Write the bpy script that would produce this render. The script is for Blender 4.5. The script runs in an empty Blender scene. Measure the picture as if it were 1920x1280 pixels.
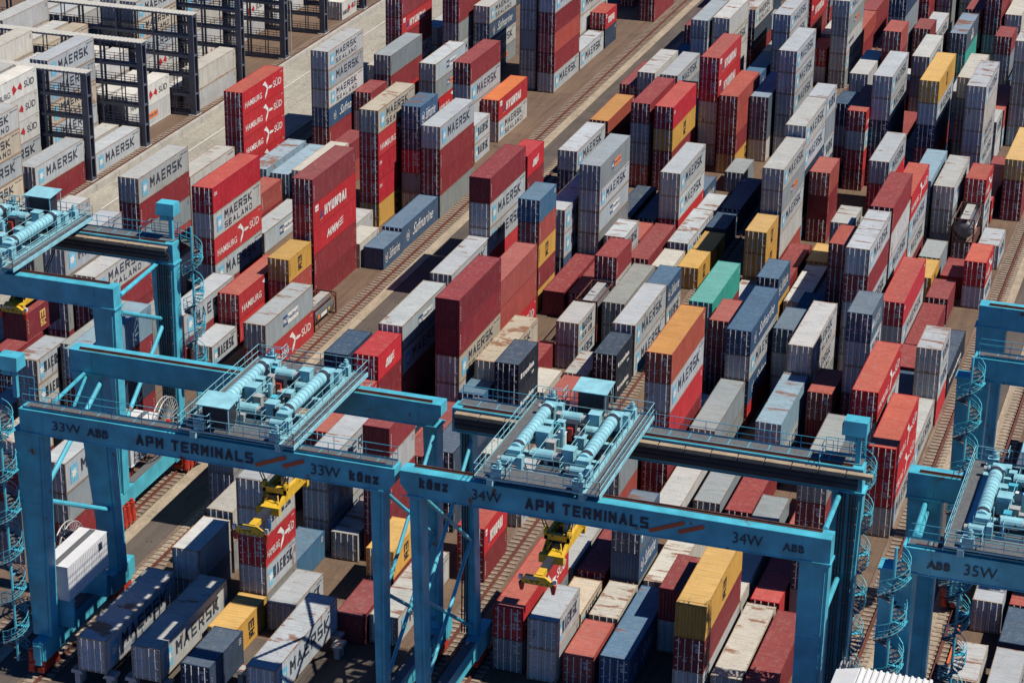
import bpy, math, random
from mathutils import Vector, Matrix
R = math.radians
SC = bpy.context.scene
COL = SC.collection
rnd = random.Random(7)

# ------------------------------------------------------------------ camera
cd = bpy.data.cameras.new("camera")
cam = bpy.data.objects.new("camera", cd); COL.objects.link(cam)
YAW, PIT, ROL, FPX, CH = -0.320251, 0.397993, 0.013789, 4354.114155, 95.774517
fwd = Vector((math.sin(YAW)*math.cos(PIT), math.cos(YAW)*math.cos(PIT), -math.sin(PIT)))
rgt = Vector((math.cos(YAW), -math.sin(YAW), 0)); upv = rgt.cross(fwd)
r2 = rgt*math.cos(ROL) + upv*math.sin(ROL); u2 = -rgt*math.sin(ROL) + upv*math.cos(ROL)
m = Matrix((r2, u2, -fwd)).transposed().to_4x4(); m.translation = Vector((0, 0, CH))
cam.matrix_world = m
cd.sensor_width = 36; cd.lens = FPX*36/1920; cd.clip_start = 1; cd.clip_end = 4000
SC.camera = cam

# ------------------------------------------------------------------ light
w = bpy.data.worlds.new("World"); SC.world = w; w.use_nodes = True
nt = w.node_tree; bg = nt.nodes["Background"]
sky = nt.nodes.new("ShaderNodeTexSky"); sky.sky_type = 'NISHITA'; sky.sun_disc = False
ELEV = R(56.0); AZ = R(88.0)          # azimuth measured clockwise from +Y
sky.air_density = 0.62; sky.dust_density = 0.0; sky.ozone_density = 10.0; sky.sun_elevation = ELEV; sky.sun_rotation = AZ
tn = nt.nodes.new('ShaderNodeVectorMath'); tn.operation = 'MULTIPLY'; tn.inputs[1].default_value = (.48, .86, 1.20)
nt.links.new(sky.outputs[0], tn.inputs[0]); nt.links.new(tn.outputs[0], bg.inputs[0]); bg.inputs[1].default_value = 0.074
sd = bpy.data.lights.new("sun", 'SUN'); sd.energy = 5.0; sd.angle = R(0.5); sd.color = (1.0, 0.945, 0.845)
sun = bpy.data.objects.new("sun", sd); COL.objects.link(sun)
sdir = Vector((math.sin(AZ)*math.cos(ELEV), math.cos(AZ)*math.cos(ELEV), math.sin(ELEV)))
sun.rotation_euler = sdir.to_track_quat('Z', 'Y').to_euler(); sun.location = (0, 100, 200)
SC.view_settings.view_transform = 'Standard'; SC.view_settings.look = 'None'
SC.view_settings.exposure = 0.16; SC.view_settings.gamma = 1
SC.cycles.max_bounces = 4; SC.cycles.diffuse_bounces = 1; SC.cycles.glossy_bounces = 2
SC.cycles.use_denoising = True

# ------------------------------------------------------------------ helpers
def tag(o, label=None, cat=None, group=None, kind=None):
    if label: o["label"] = label
    if cat: o["category"] = cat
    if group: o["group"] = group
    if kind: o["kind"] = kind
    return o
def empty(name, loc=(0, 0, 0), rz=0):
    o = bpy.data.objects.new(name, None); COL.objects.link(o)
    o.location = loc; o.rotation_euler = (0, 0, rz); o.empty_display_size = .5
    return o
def put(name, me, parent=None, color=None, loc=None):
    o = bpy.data.objects.new(name, me); COL.objects.link(o)
    if parent: o.parent = parent
    if color: o.color = color
    if loc: o.location = loc
    return o
class MB:
    def __init__(s): s.v = []; s.f = []; s.m = []; s.cur = 0; s.mats = []
    def mat(s, m):
        if m not in s.mats: s.mats.append(m)
        s.cur = s.mats.index(m); return s
    def face(s, pts):
        n = len(s.v); s.v.extend([tuple(p) for p in pts]); s.f.append(tuple(range(n, n+len(pts)))); s.m.append(s.cur)
    def box(s, x0, x1, y0, y1, z0, z1):
        n = len(s.v)
        s.v.extend([(x0,y0,z0),(x1,y0,z0),(x1,y1,z0),(x0,y1,z0),(x0,y0,z1),(x1,y0,z1),(x1,y1,z1),(x0,y1,z1)])
        for q in ((0,3,2,1),(4,5,6,7),(0,1,5,4),(1,2,6,5),(2,3,7,6),(3,0,4,7)):
            s.f.append(tuple(n+i for i in q)); s.m.append(s.cur)
    def hexa(s, b, t):                      # bottom 4 pts, top 4 pts (ccw seen from above)
        n = len(s.v); s.v.extend([tuple(p) for p in list(b)+list(t)])
        for q in ((0,3,2,1),(4,5,6,7),(0,1,5,4),(1,2,6,5),(2,3,7,6),(3,0,4,7)):
            s.f.append(tuple(n+i for i in q)); s.m.append(s.cur)
    def tube(s, a, b, r, n=8, r2=None, cap=True):
        a = Vector(a); b = Vector(b); d = (b-a)
        if d.length < 1e-6: return
        d.normalize(); u = d.orthogonal().normalized(); w_ = d.cross(u); r2 = r if r2 is None else r2
        k = len(s.v)
        for p, rr in ((a, r), (b, r2)):
            for i in range(n):
                t = 2*math.pi*i/n; s.v.append(tuple(p + u*math.cos(t)*rr + w_*math.sin(t)*rr))
        for i in range(n):
            j = (i+1) % n; s.f.append((k+i, k+j, k+n+j, k+n+i)); s.m.append(s.cur)
        if cap:
            s.f.append(tuple(k+i for i in reversed(range(n)))); s.m.append(s.cur)
            s.f.append(tuple(k+n+i for i in range(n))); s.m.append(s.cur)
    def path(s, pts, r, n=5):
        for a, b in zip(pts, pts[1:]): s.tube(a, b, r, n)
    def bar(s, a, b, w_, h):                # rectangular bar between two points
        a = Vector(a); b = Vector(b); d = (b-a).normalized(); up = Vector((0,0,1))
        if abs(d.z) > .99: up = Vector((0,1,0))
        x = d.cross(up).normalized()*w_/2; y = x.cross(d).normalized()*h/2
        s.hexa([a-x-y, a+x-y, b+x-y, b-x-y], [a-x+y, a+x+y, b+x+y, b-x+y])
    def add(s, other, off=(0,0,0)):
        n = len(s.v); s.v.extend([(x+off[0], y+off[1], z+off[2]) for x, y, z in other.v])
        mp = []
        for m_ in other.mats:
            if m_ not in s.mats: s.mats.append(m_)
            mp.append(s.mats.index(m_))
        s.f.extend([tuple(i+n for i in f) for f in other.f]); s.m.extend([mp[i] if mp else 0 for i in other.m])
    def mesh(s, name):
        me = bpy.data.meshes.new(name); me.from_pydata(s.v, [], s.f)
        for m_ in s.mats: me.materials.append(m_)
        if len(s.mats) > 1: me.polygons.foreach_set("material_index", s.m)
        me.update(); return me
    def build(s, name, parent=None, color=None):
        return put(name, s.mesh(name), parent, color)

# ------------------------------------------------------------------ materials
def nodes(name):
    m_ = bpy.data.materials.new(name); m_.use_nodes = True
    t = m_.node_tree; return m_, t, t.nodes, t.links, t.nodes["Principled BSDF"]
def plain(name, rgb, rough=.6, metal=0.0, var=.12, scale=1.5, rust=0.0, rscale=.8):
    m_, t, N, L, b = nodes(name)
    b.inputs["Roughness"].default_value = rough; b.inputs["Metallic"].default_value = metal
    tc = N.new("ShaderNodeTexCoord"); nz = N.new("ShaderNodeTexNoise")
    nz.inputs["Scale"].default_value = scale; nz.inputs["Detail"].default_value = 6
    L.new(tc.outputs["Object"], nz.inputs["Vector"])
    mr = N.new("ShaderNodeMapRange"); mr.inputs[1].default_value = .3; mr.inputs[2].default_value = .7
    mr.inputs[3].default_value = 1-var; mr.inputs[4].default_value = 1+var
    L.new(nz.outputs["Fac"], mr.inputs[0])
    vm = N.new("ShaderNodeVectorMath"); vm.operation = 'SCALE'; vm.inputs[0].default_value = rgb
    L.new(mr.outputs[0], vm.inputs["Scale"]); out = vm.outputs[0]
    if rust > 0:
        n2 = N.new("ShaderNodeTexNoise"); n2.inputs["Scale"].default_value = rscale; n2.inputs["Detail"].default_value = 10
        L.new(tc.outputs["Object"], n2.inputs["Vector"])
        r_ = N.new("ShaderNodeMapRange"); r_.inputs[1].default_value = .72-rust*.25; r_.inputs[2].default_value = .78-rust*.2
        L.new(n2.outputs["Fac"], r_.inputs[0])
        mx = N.new("ShaderNodeMix"); mx.data_type = 'RGBA'; mx.inputs[7].default_value = (.16, .06, .025, 1)
        L.new(r_.outputs[0], mx.inputs[0]); L.new(out, mx.inputs[6]); out = mx.outputs[2]
    L.new(out, b.inputs["Base Color"])
    return m_
def paint(name, src, roof=False):
    """weathered container paint; the paint colour and the amount of rust (alpha) come from the object"""
    m_, t, N, L, b = nodes(name)
    b.inputs["Roughness"].default_value = .62
    if "Specular IOR Level" in b.inputs: b.inputs["Specular IOR Level"].default_value = .3
    tc = N.new("ShaderNodeTexCoord"); oi = N.new("ShaderNodeObjectInfo")
    if src == 'obj': colr, alp = oi.outputs["Color"], oi.outputs["Alpha"]
    else:
        at = N.new("ShaderNodeAttribute"); at.attribute_name = "tint"; colr, alp = at.outputs["Color"], at.outputs["Alpha"]
    off = N.new("ShaderNodeVectorMath"); off.operation = 'MULTIPLY_ADD'
    L.new(tc.outputs["Object"], off.inputs[0]); off.inputs[1].default_value = (1, 1, 1)
    rv = N.new("ShaderNodeVectorMath"); rv.operation = 'SCALE'; rv.inputs[0].default_value = (91, 53, 17)
    L.new(oi.outputs["Random"], rv.inputs["Scale"]); L.new(rv.outputs[0], off.inputs[2])
    def noise(scl, detail, vec=(1, 1, 1), rough=.55):
        mp = N.new("ShaderNodeMapping"); mp.inputs["Scale"].default_value = vec; L.new(off.outputs[0], mp.inputs["Vector"])
        n_ = N.new("ShaderNodeTexNoise"); n_.inputs["Scale"].default_value = scl; n_.inputs["Detail"].default_value = detail
        n_.inputs["Roughness"].default_value = rough
        L.new(mp.outputs[0], n_.inputs["Vector"]); return n_.outputs["Fac"]
    def rng(sock, a, b_, c, d):
        r_ = N.new("ShaderNodeMapRange"); L.new(sock, r_.inputs[0])
        for i, v_ in enumerate((a, b_, c, d)): r_.inputs[i+1].default_value = v_
        return r_.outputs[0]
    def mul(a, b_):
        q = N.new("ShaderNodeMath"); q.operation = 'MULTIPLY'; L.new(a, q.inputs[0])
        if hasattr(b_, 'node'): L.new(b_, q.inputs[1])
        else: q.inputs[1].default_value = b_
        return q.outputs[0]
    # tone: large patches and fine vertical / cross streaks
    v1 = rng(noise(.45, 6), .3, .7, .92, 1.07)
    streak = noise(2.2, 5, (1, 1, .12) if not roof else (.25, 1.6, 1))
    v2 = rng(streak, .3, .72, 1.08, .84)
    fine = rng(noise(11, 4), .3, .7, .93, 1.07)
    v = mul(mul(v1, v2), fine); v = mul(v, rng(oi.outputs['Random'], 0, 1, .86, 1.10)) if src == 'obj' else v
    sc = N.new("ShaderNodeVectorMath"); sc.operation = 'SCALE'; L.new(colr, sc.inputs[0]); L.new(v, sc.inputs["Scale"])
    cur = sc.outputs[0]
    def mix(f, rgb):
        nonlocal cur
        mx = N.new("ShaderNodeMix"); mx.data_type = 'RGBA'; mx.inputs[7].default_value = rgb
        L.new(f, mx.inputs[0]); L.new(cur, mx.inputs[6]); cur = mx.outputs[2]
    # dust film
    mix(rng(noise(2.6, 9, (1, .7, 1) if roof else (1, 1, .5), .7), .50, .72, 0.0, .30 if roof else .14), (.36, .31, .24, 1))
    # rust blotches, threshold driven by alpha
    rn = noise(.55 if roof else .8, 12, (.5, 1.0, 1) if roof else (1, 1, .45), .68)
    rn2 = noise(1.1, 10, (.22, 1.5, 1) if roof else (1.2, 1.2, .18), .62)
    sw = N.new("ShaderNodeMath"); sw.operation = 'FRACT'; s10 = N.new("ShaderNodeMath"); s10.operation = 'MULTIPLY'; s10.inputs[1].default_value = 7.3
    L.new(oi.outputs["Random"] if src == 'obj' else alp, s10.inputs[0]); L.new(s10.outputs[0], sw.inputs[0])
    mxr = N.new("ShaderNodeMix"); mxr.data_type = 'FLOAT'; L.new(sw.outputs[0], mxr.inputs[0]); L.new(rn, mxr.inputs[2]); L.new(rn2, mxr.inputs[3]); rn = mxr.outputs[0]
    th = N.new("ShaderNodeMath"); th.operation = 'MULTIPLY_ADD'; L.new(alp, th.inputs[0]); th.inputs[1].default_value = -.19 if roof else -.14; th.inputs[2].default_value = .70
    sb = N.new("ShaderNodeMath"); sb.operation = 'SUBTRACT'; L.new(rn, sb.inputs[0]); L.new(th.outputs[0], sb.inputs[1])
    mix(rng(sb.outputs[0], 0, .05, 0, .85), (.20, .075, .03, 1))
    # grime runs and scuffs
    mix(rng(noise(3.4, 8, (1, .35, 1) if roof else (1.6, 1.6, .10), .7), .56, .74, 0, .42), (.075, .06, .05, 1))
    # small dark spots
    mix(rng(noise(5.5, 3), .70, .74, 0, .5), (.06, .045, .04, 1))
    L.new(cur, b.inputs["Base Color"])
    return m_
M = {}
for s_ in ('obj', 'attr'):
    M['side_'+s_] = paint('container_paint_'+s_, s_)
    M['roof_'+s_] = paint('container_roof_paint_'+s_, s_, True)
M['rod'] = plain('galvanised_rod', (.80, .78, .74), .5, .1, .12)
M['decal'] = plain('door_decal', (.34, .36, .38), .6)
M['white'] = plain('white_lettering', (.64, .62, .58), .6, 0, .22, 3.5, .25, 3)
M['dark'] = plain('dark_lettering', (.028, .034, .052), .6, 0, .4, 3, .22, 3)
M['black'] = plain('black_lettering', (.02, .02, .02), .6)
M['star'] = plain('star_emblem_blue', (.13, .40, .56), .6, 0, .12, 2)
M['redl'] = plain('red_emblem', (.42, .02, .03), .6)
M['orangel'] = plain('orange_panel', (.72, .20, .045), .6)
M['navyl'] = plain('navy_panel', (.02, .06, .16), .6)
M['yell'] = plain('yellow_lettering', (.60, .38, .10), .6)
M['sleeper'] = plain('sleeper', (.26, .20, .15), .85, 0, .3, 2)
M['teal3'] = plain('crane_paint', (.07, .395, .50), .42, 0, .22, .7, .22, .9)
M['teal_pale'] = plain('trolley_paint', (.24, .50, .56), .45, 0, .18, 1.2, .15, 1.5)
M['grate'] = plain('walkway_grating', (.10, .105, .11), .8, 0, .2, 4)
M['rail_rust'] = plain('rusty_rail', (.13, .045, .03), .7, .2, .3, 2)
M['darksteel'] = plain('dark_steel', (.035, .038, .05), .55, .2, .2, 1)
M['tan'] = plain('tan_cable_cover', (.34, .26, .17), .7, 0, .2, 1.2)
M['red'] = plain('red_machine_paint', (.42, .035, .02), .5, 0, .25, 3)
M['yellow'] = plain('spreader_yellow', (.66, .40, .03), .45, 0, .18, 2, .12, 2)
M['orange'] = plain('orange_paint', (.60, .13, .03), .5)
M['cable'] = plain('black_cable', (.015, .016, .02), .5)
M['reel'] = plain('reel_grey', (.42, .42, .40), .5, .2)
M['conc'] = plain('concrete', (.36, .34, .30), .85, 0, .15, .8)
M['rackg'] = plain('rack_grey', (.085, .093, .125), .55, .1, .15, 1)
M['rackroof'] = plain('rack_roof_sheet', (.50, .48, .42), .6, .1, .1, 2)
M['tankm'] = plain('tank_silver', (.12, .12, .125), .55, .2, .15, 2, .1)
M['glasspane'] = plain('dark_glass', (.02, .03, .05), .15)
M['shedw'] = plain('white_sheet', (.62, .62, .62), .5, 0, .06, 1)

def ground_mat(name, rgb, rgb2, scale=.12, fine=6, line=0.0, rough=.9):
    m_, t, N, L, b = nodes(name); b.inputs["Roughness"].default_value = rough
    tc = N.new("ShaderNodeTexCoord")
    n1 = N.new("ShaderNodeTexNoise"); n1.inputs["Scale"].default_value = scale; n1.inputs["Detail"].default_value = 8
    L.new(tc.outputs["Object"], n1.inputs["Vector"])
    mp = N.new("ShaderNodeMapping"); mp.inputs["Scale"].default_value = (1, .08, 1); L.new(tc.outputs["Object"], mp.inputs[0])
    n3 = N.new("ShaderNodeTexNoise"); n3.inputs["Scale"].default_value = 1.3; n3.inputs["Detail"].default_value = 5; L.new(mp.outputs[0], n3.inputs["Vector"])
    n2 = N.new("ShaderNodeTexNoise"); n2.inputs["Scale"].default_value = fine; n2.inputs["Detail"].default_value = 3
    L.new(tc.outputs["Object"], n2.inputs["Vector"])
    a = N.new("ShaderNodeMath"); a.operation = 'ADD'; L.new(n1.outputs["Fac"], a.inputs[0]); L.new(n3.outputs["Fac"], a.inputs[1])
    r_ = N.new("ShaderNodeMapRange"); r_.inputs[1].default_value = .75; r_.inputs[2].default_value = 1.25; L.new(a.outputs[0], r_.inputs[0])
    mx = N.new("ShaderNodeMix"); mx.data_type = 'RGBA'; mx.inputs[6].default_value = rgb+(1,); mx.inputs[7].default_value = rgb2+(1,)
    L.new(r_.outputs[0], mx.inputs[0])
    mr = N.new("ShaderNodeMapRange"); mr.inputs[1].default_value = .25; mr.inputs[2].default_value = .75; mr.inputs[3].default_value = .72; mr.inputs[4].default_value = 1.28
    L.new(n2.outputs["Fac"], mr.inputs[0])
    sc = N.new("ShaderNodeVectorMath"); sc.operation = 'SCALE'; L.new(mx.outputs[2], sc.inputs[0]); L.new(mr.outputs[0], sc.inputs["Scale"])
    out = sc.outputs[0]
    n5 = N.new("ShaderNodeTexNoise"); n5.inputs["Scale"].default_value = .35; n5.inputs["Detail"].default_value = 9; n5.inputs["Roughness"].default_value = .65
    L.new(tc.outputs["Object"], n5.inputs["Vector"])
    r5 = N.new("ShaderNodeMapRange"); r5.inputs[1].default_value = .58; r5.inputs[2].default_value = .68; r5.inputs[3].default_value = 1; r5.inputs[4].default_value = .66
    L.new(n5.outputs["Fac"], r5.inputs[0])
    s2 = N.new("ShaderNodeVectorMath"); s2.operation = 'SCALE'; L.new(out, s2.inputs[0]); L.new(r5.outputs[0], s2.inputs["Scale"]); out = s2.outputs[0]
    if line:
        bt = N.new("ShaderNodeTexBrick"); bt.inputs["Scale"].default_value = 1; bt.inputs["Mortar Size"].default_value = .045; bt.inputs["Brick Width"].default_value = line; bt.inputs["Row Height"].default_value = line*1.6
        bt.inputs["Color1"].default_value = (1, 1, 1, 1); bt.inputs["Color2"].default_value = (.90, .90, .90, 1); bt.inputs["Mortar"].default_value = (.62, .60, .58, 1); bt.offset = 0
        L.new(tc.outputs["Object"], bt.inputs["Vector"])
        mm = N.new("ShaderNodeVectorMath"); mm.operation = 'MULTIPLY'; L.new(out, mm.inputs[0]); L.new(bt.outputs["Color"], mm.inputs[1]); out = mm.outputs[0]
    L.new(out, b.inputs["Base Color"])
    return m_
G_yard = ground_mat('yard_paving', (.110, .068, .044), (.168, .108, .070), line=3.6)
G_asph = ground_mat('asphalt', (.070, .056, .047), (.105, .084, .068), .2, 9)
G_grav = ground_mat('gravel', (.27, .215, .15), (.38, .31, .225), .6, 5)
G_ball = ground_mat('rusty_ballast', (.13, .085, .06), (.20, .14, .10), .5, 5)
G_road = ground_mat('concrete_road', (.29, .265, .215), (.37, .34, .28), .1, 2.5, line=4.4)

def sheet(name, x0, x1, y0, y1, z, mat_, label=None):
    b = MB().mat(mat_); b.face([(x0,y0,z),(x1,y0,z),(x1,y1,z),(x0,y1,z)])
    return tag(b.build(name), kind='structure')
# ------------------------------------------------------------------ ground
sheet('ground', -2500, 2500, -1500, 3500, -0.02, G_yard)
YA, YB = 100, 520
sheet('yard_paving', -122.4, -91.0, YA, YB, -.008, G_yard)
sheet('road', -135.8, -122.4, YA, YB, .0, G_road)
for nm, x0, x1 in (('service_lane', -88.8, -85.6), ('service_lane', -22.6, -20.2)):
    sheet(nm, x0, x1, YA, YB, .004, G_asph)
sheet('interchange_paving', -118, -26.5, 60, 150.0, -.004, G_asph)
for x0, x1 in ((-89.95, -88.8), (-85.6, -84.95), (-24.0, -22.7), (-20.1, -18.8), (-123.0,-122.45)):
    b = MB().mat(G_grav); b.box(x0, x1, YA, YB, -.01, .07); tag(b.build('gravel_strip'), kind='structure')
b = MB().mat(M['white']); b.face([(-132.25,YA,.004),(-132.1,YA,.004),(-132.1,YB,.004),(-132.25,YB,.004)])
tag(b.build('road_marking'), kind='structure')
b = MB().mat(M['dark'])
for i in range(90):
    for xx in (-87.4, -87.0): b.face([(xx,YA+4*i+2,.012),(xx+.12,YA+4*i+2,.012),(xx+.12,YA+4*i+2.3,.012),(xx,YA+4*i+2.3,.012)])
tag(b.build('lane_marking'), kind='structure')
b = MB().mat(M['conc'])
for i in range(60):
    y0 = 130+6*i; b.box(-136.35, -135.8, y0+.03, y0+5.97, -.01, .85)
t_ = b.build('retaining_wall'); tag(t_, 'low pale concrete wall running between the rail and the concrete road', 'wall')

def track(x, label, grp='crane rail tracks'):
    root = empty('rail_track', (x, 0, 0)); tag(root, label, 'rail track', grp)
    bb = MB().mat(G_ball); bb.box(-1.45, .95, YA, YB, -.01, .05); put('ballast', bb.mesh('ballast'), root)
    sb = MB().mat(M['sleeper'])
    n = int((420-118)/.75)
    for i in range(n):
        y = 118+i*.75; sb.box(-1.05, .85, y, y+.30, .04, .13)
    s_o = put('sleepers', sb.mesh('sleepers'), root); s_o["kind"] = 'stuff'
    rb = MB().mat(M['rail_rust']); rb.box(-.07, .07, YA, YB, .1, .30); rb.box(-.17,.17,YA,YB,.09,.15); put('rail', rb.mesh('rail'), root)
for x, l in ((-137.4, 'rusty rail beside the low wall in front of the steel racks'), (-119.3, 'rail hidden behind the left container block'),
             (-90.9, 'rusty rail along the brown apron right of the left block'), (-84.6, 'rail left of the middle block under the tall walkway crane'),
             (-56.2, 'rail along the right edge of the middle block'), (-52.8, 'rail along the left edge of the right block'),
             (-24.4, 'rail on timber-like sleepers right of the right block'), (-18.4, 'rail under the rightmost blue cranes')):
    track(x, l)
b = MB().mat(M['orange']); b.box(-17.55, -17.4, 163.5, 171.8, .05, .35)
tag(b.build('cable_trough'), 'thin orange guide strip lying beside the rightmost rail', 'guide strip')

# ------------------------------------------------------------------ lettering
_tc = {}
def glyphs(text, bold=.0, shear=0.0, spacing=1.0, res=3):
    """outline of a piece of writing as flat triangles, unit height"""
    k = (text, bold, shear, spacing)
    if k in _tc: return _tc[k]
    cu = bpy.data.curves.new('txt', 'FONT'); cu.body = text; cu.size = 1; cu.resolution_u = res; cu.offset = bold
    cu.shear = shear; cu.space_character = spacing; cu.space_line = .82
    o = bpy.data.objects.new('txt', cu); COL.objects.link(o)
    dg = bpy.context.evaluated_depsgraph_get(); me = bpy.data.meshes.new_from_object(o.evaluated_get(dg))
    vs = [(v.co.x, v.co.y) for v in me.vertices]; fs = [tuple(p.vertices) for p in me.polygons]
    bpy.data.objects.remove(o); bpy.data.meshes.remove(me); bpy.data.curves.remove(cu)
    x0 = min(v[0] for v in vs); x1 = max(v[0] for v in vs); y0 = min(v[1] for v in vs); y1 = max(v[1] for v in vs)
    vs = [((x-x0)/(x1-x0), (y-y0)/(y1-y0)) for x, y in vs]
    _tc[k] = (vs, fs); return _tc[k]
def write(mb, mat_, text, a0, a1, z0, z1, plane, **kw):
    """plane(a,z) maps text coordinates to a point"""
    vs, fs = glyphs(text, **kw); mb.mat(mat_); n = len(mb.v)
    mb.v.extend([tuple(plane(a0+(a1-a0)*x, z0+(z1-z0)*y)) for x, y in vs])
    for f in fs: mb.f.append(tuple(i+n for i in f)); mb.m.append(mb.cur)
STK = {'M':'0,0 0,1|0,1 .5,.4|.5,.4 1,1|1,1 1,0','A':'0,0 .5,1|.5,1 1,0|.2,.3 .8,.3','E':'0,0 0,1|0,1 1,1|0,.5 .85,.5|0,0 1,0','R':'0,0 0,1|0,1 1,1|1,1 1,.48|1,.48 0,.48|.5,.48 1,0',
 'S':'1,1 0,1|0,1 0,.52|0,.52 1,.48|1,.48 1,0|1,0 0,0','K':'0,0 0,1|1,1 .08,.5|.08,.5 1,0','L':'0,1 0,0|0,0 1,0','N':'0,0 0,1|0,1 1,0|1,0 1,1','D':'0,0 0,1|0,1 .8,1|.8,1 1,.8|1,.8 1,.2|1,.2 .8,0|.8,0 0,0',
 'H':'0,0 0,1|1,0 1,1|0,.5 1,.5','Y':'0,1 .5,.5|1,1 .5,.5|.5,.5 .5,0','U':'0,1 0,0|0,0 1,0|1,0 1,1','I':'.5,0 .5,1','P':'0,0 0,1|0,1 1,1|1,1 1,.45|1,.45 0,.45','T':'0,1 1,1|.5,1 .5,0',
 'B':'0,0 0,1|0,1 .95,1|.95,1 .95,.5|1,.5 0,.5|1,.5 1,0|1,0 0,0','k':'0,0 0,1|.9,.7 .1,.35|.1,.35 .9,0','ü':'0,.7 0,0|0,0 .9,0|.9,0 .9,.7|.2,.92 .2,1|.7,.92 .7,1','n':'0,0 0,.7|0,.7 .9,.7|.9,.7 .9,0','z':'0,.7 .9,.7|.9,.7 0,0|0,0 .9,0',
 'm':'0,0 0,1|0,1 1,1|.5,1 .5,.1|1,1 1,0','s':'1,1 0,1|0,1 0,.5|0,.5 1,.5|1,.5 1,0|1,0 0,0','c':'1,1 0,1|0,1 0,0|0,0 1,0'}
def strokes(mb, mat_, text, a0, a1, z0, z1, plane, th=.16, gap=.34, slant=0.0):
    """block lettering drawn as strokes; plane(a, z, lift)"""
    mb.mat(mat_); wid = [(.25 if c == 'I' else .45 if c == ' ' else 1.0) for c in text]
    tot = sum(wid)+gap*(len(text)-1); u = (a1-a0)/tot; H = z1-z0; t = th*H/2; x = a0; k = 0
    for c, w_ in zip(text, wid):
        if c != ' ':
            for sg in STK[c].split('|'):
                p, q = [tuple(float(v_) for v_ in e_.split(',')) for e_ in sg.split()]
                ww = w_*u-2*t
                P0 = (x+t+(p[0] if c != 'I' else 0)*ww, z0+t+p[1]*(H-2*t)); P1 = (x+t+(q[0] if c != 'I' else 0)*ww, z0+t+q[1]*(H-2*t))
                dx, dz = P1[0]-P0[0], P1[1]-P0[1]; l = math.hypot(dx, dz); dx /= l; dz /= l
                e = t*.95; A = (P0[0]-dx*e, P0[1]-dz*e); B = (P1[0]+dx*e, P1[1]+dz*e); nx, nz = -dz*t, dx*t
                lift = (k % 5)*.0012; k += 1
                pts = [(A[0]-nx, A[1]-nz), (B[0]-nx, B[1]-nz), (B[0]+nx, B[1]+nz), (A[0]+nx, A[1]+nz)]
                mb.face([plane(a+slant*(z-z0), z, lift) for a, z in pts])
        x += (w_+gap)*u
def poly(mb, mat_, pts, plane): mb.mat(mat_); mb.face([plane(a, z) for a, z in pts])
def starpts(ca, cz, r, n=7, q=.45):
    return [(ca+(r if i % 2 == 0 else r*q)*math.sin(math.pi*i/n), cz+(r if i % 2 == 0 else r*q)*math.cos(math.pi*i/n)) for i in range(2*n)]
def star(mb, mat_, ca, cz, r, plane, n=7):
    p = starpts(ca, cz, r, n); mb.mat(mat_)
    for i in range(len(p)): mb.face([plane(ca, cz), plane(*p[(i+1) % len(p)]), plane(*p[i])])
def swoosh(mb, mat_, a, z, s, plane):
    for P_ in ([(-1.0,.75),(-.45,1.0),(.05,.35),(.1,.05),(-.15,.1),(-.45,.45)], [(.1,.05),(.35,.25),(1.05,.1),(.85,-.08),(.3,-.1)],
               [(-.15,.1),(.1,.05),(-.1,-.45),(-.55,-1.0),(-.5,-.5)]):
        poly(mb, mat_, [(a+x*s*1.25, z+y*s) for x, y in P_][::-1], plane)
def bow(mb, a, z, s, plane):
    poly(mb, M['redl'], [(a-s,z-.55*s),(a-.05*s,z-.05*s),(a-.75*s,z+.7*s),(a-1.1*s, z+.35*s)], plane)
    poly(mb, M['redl'], [(a+s,z-.35*s),(a+1.15*s,z+.1*s),(a+.75*s,z+.65*s),(a+.05*s,z+.05*s)], plane)

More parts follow.
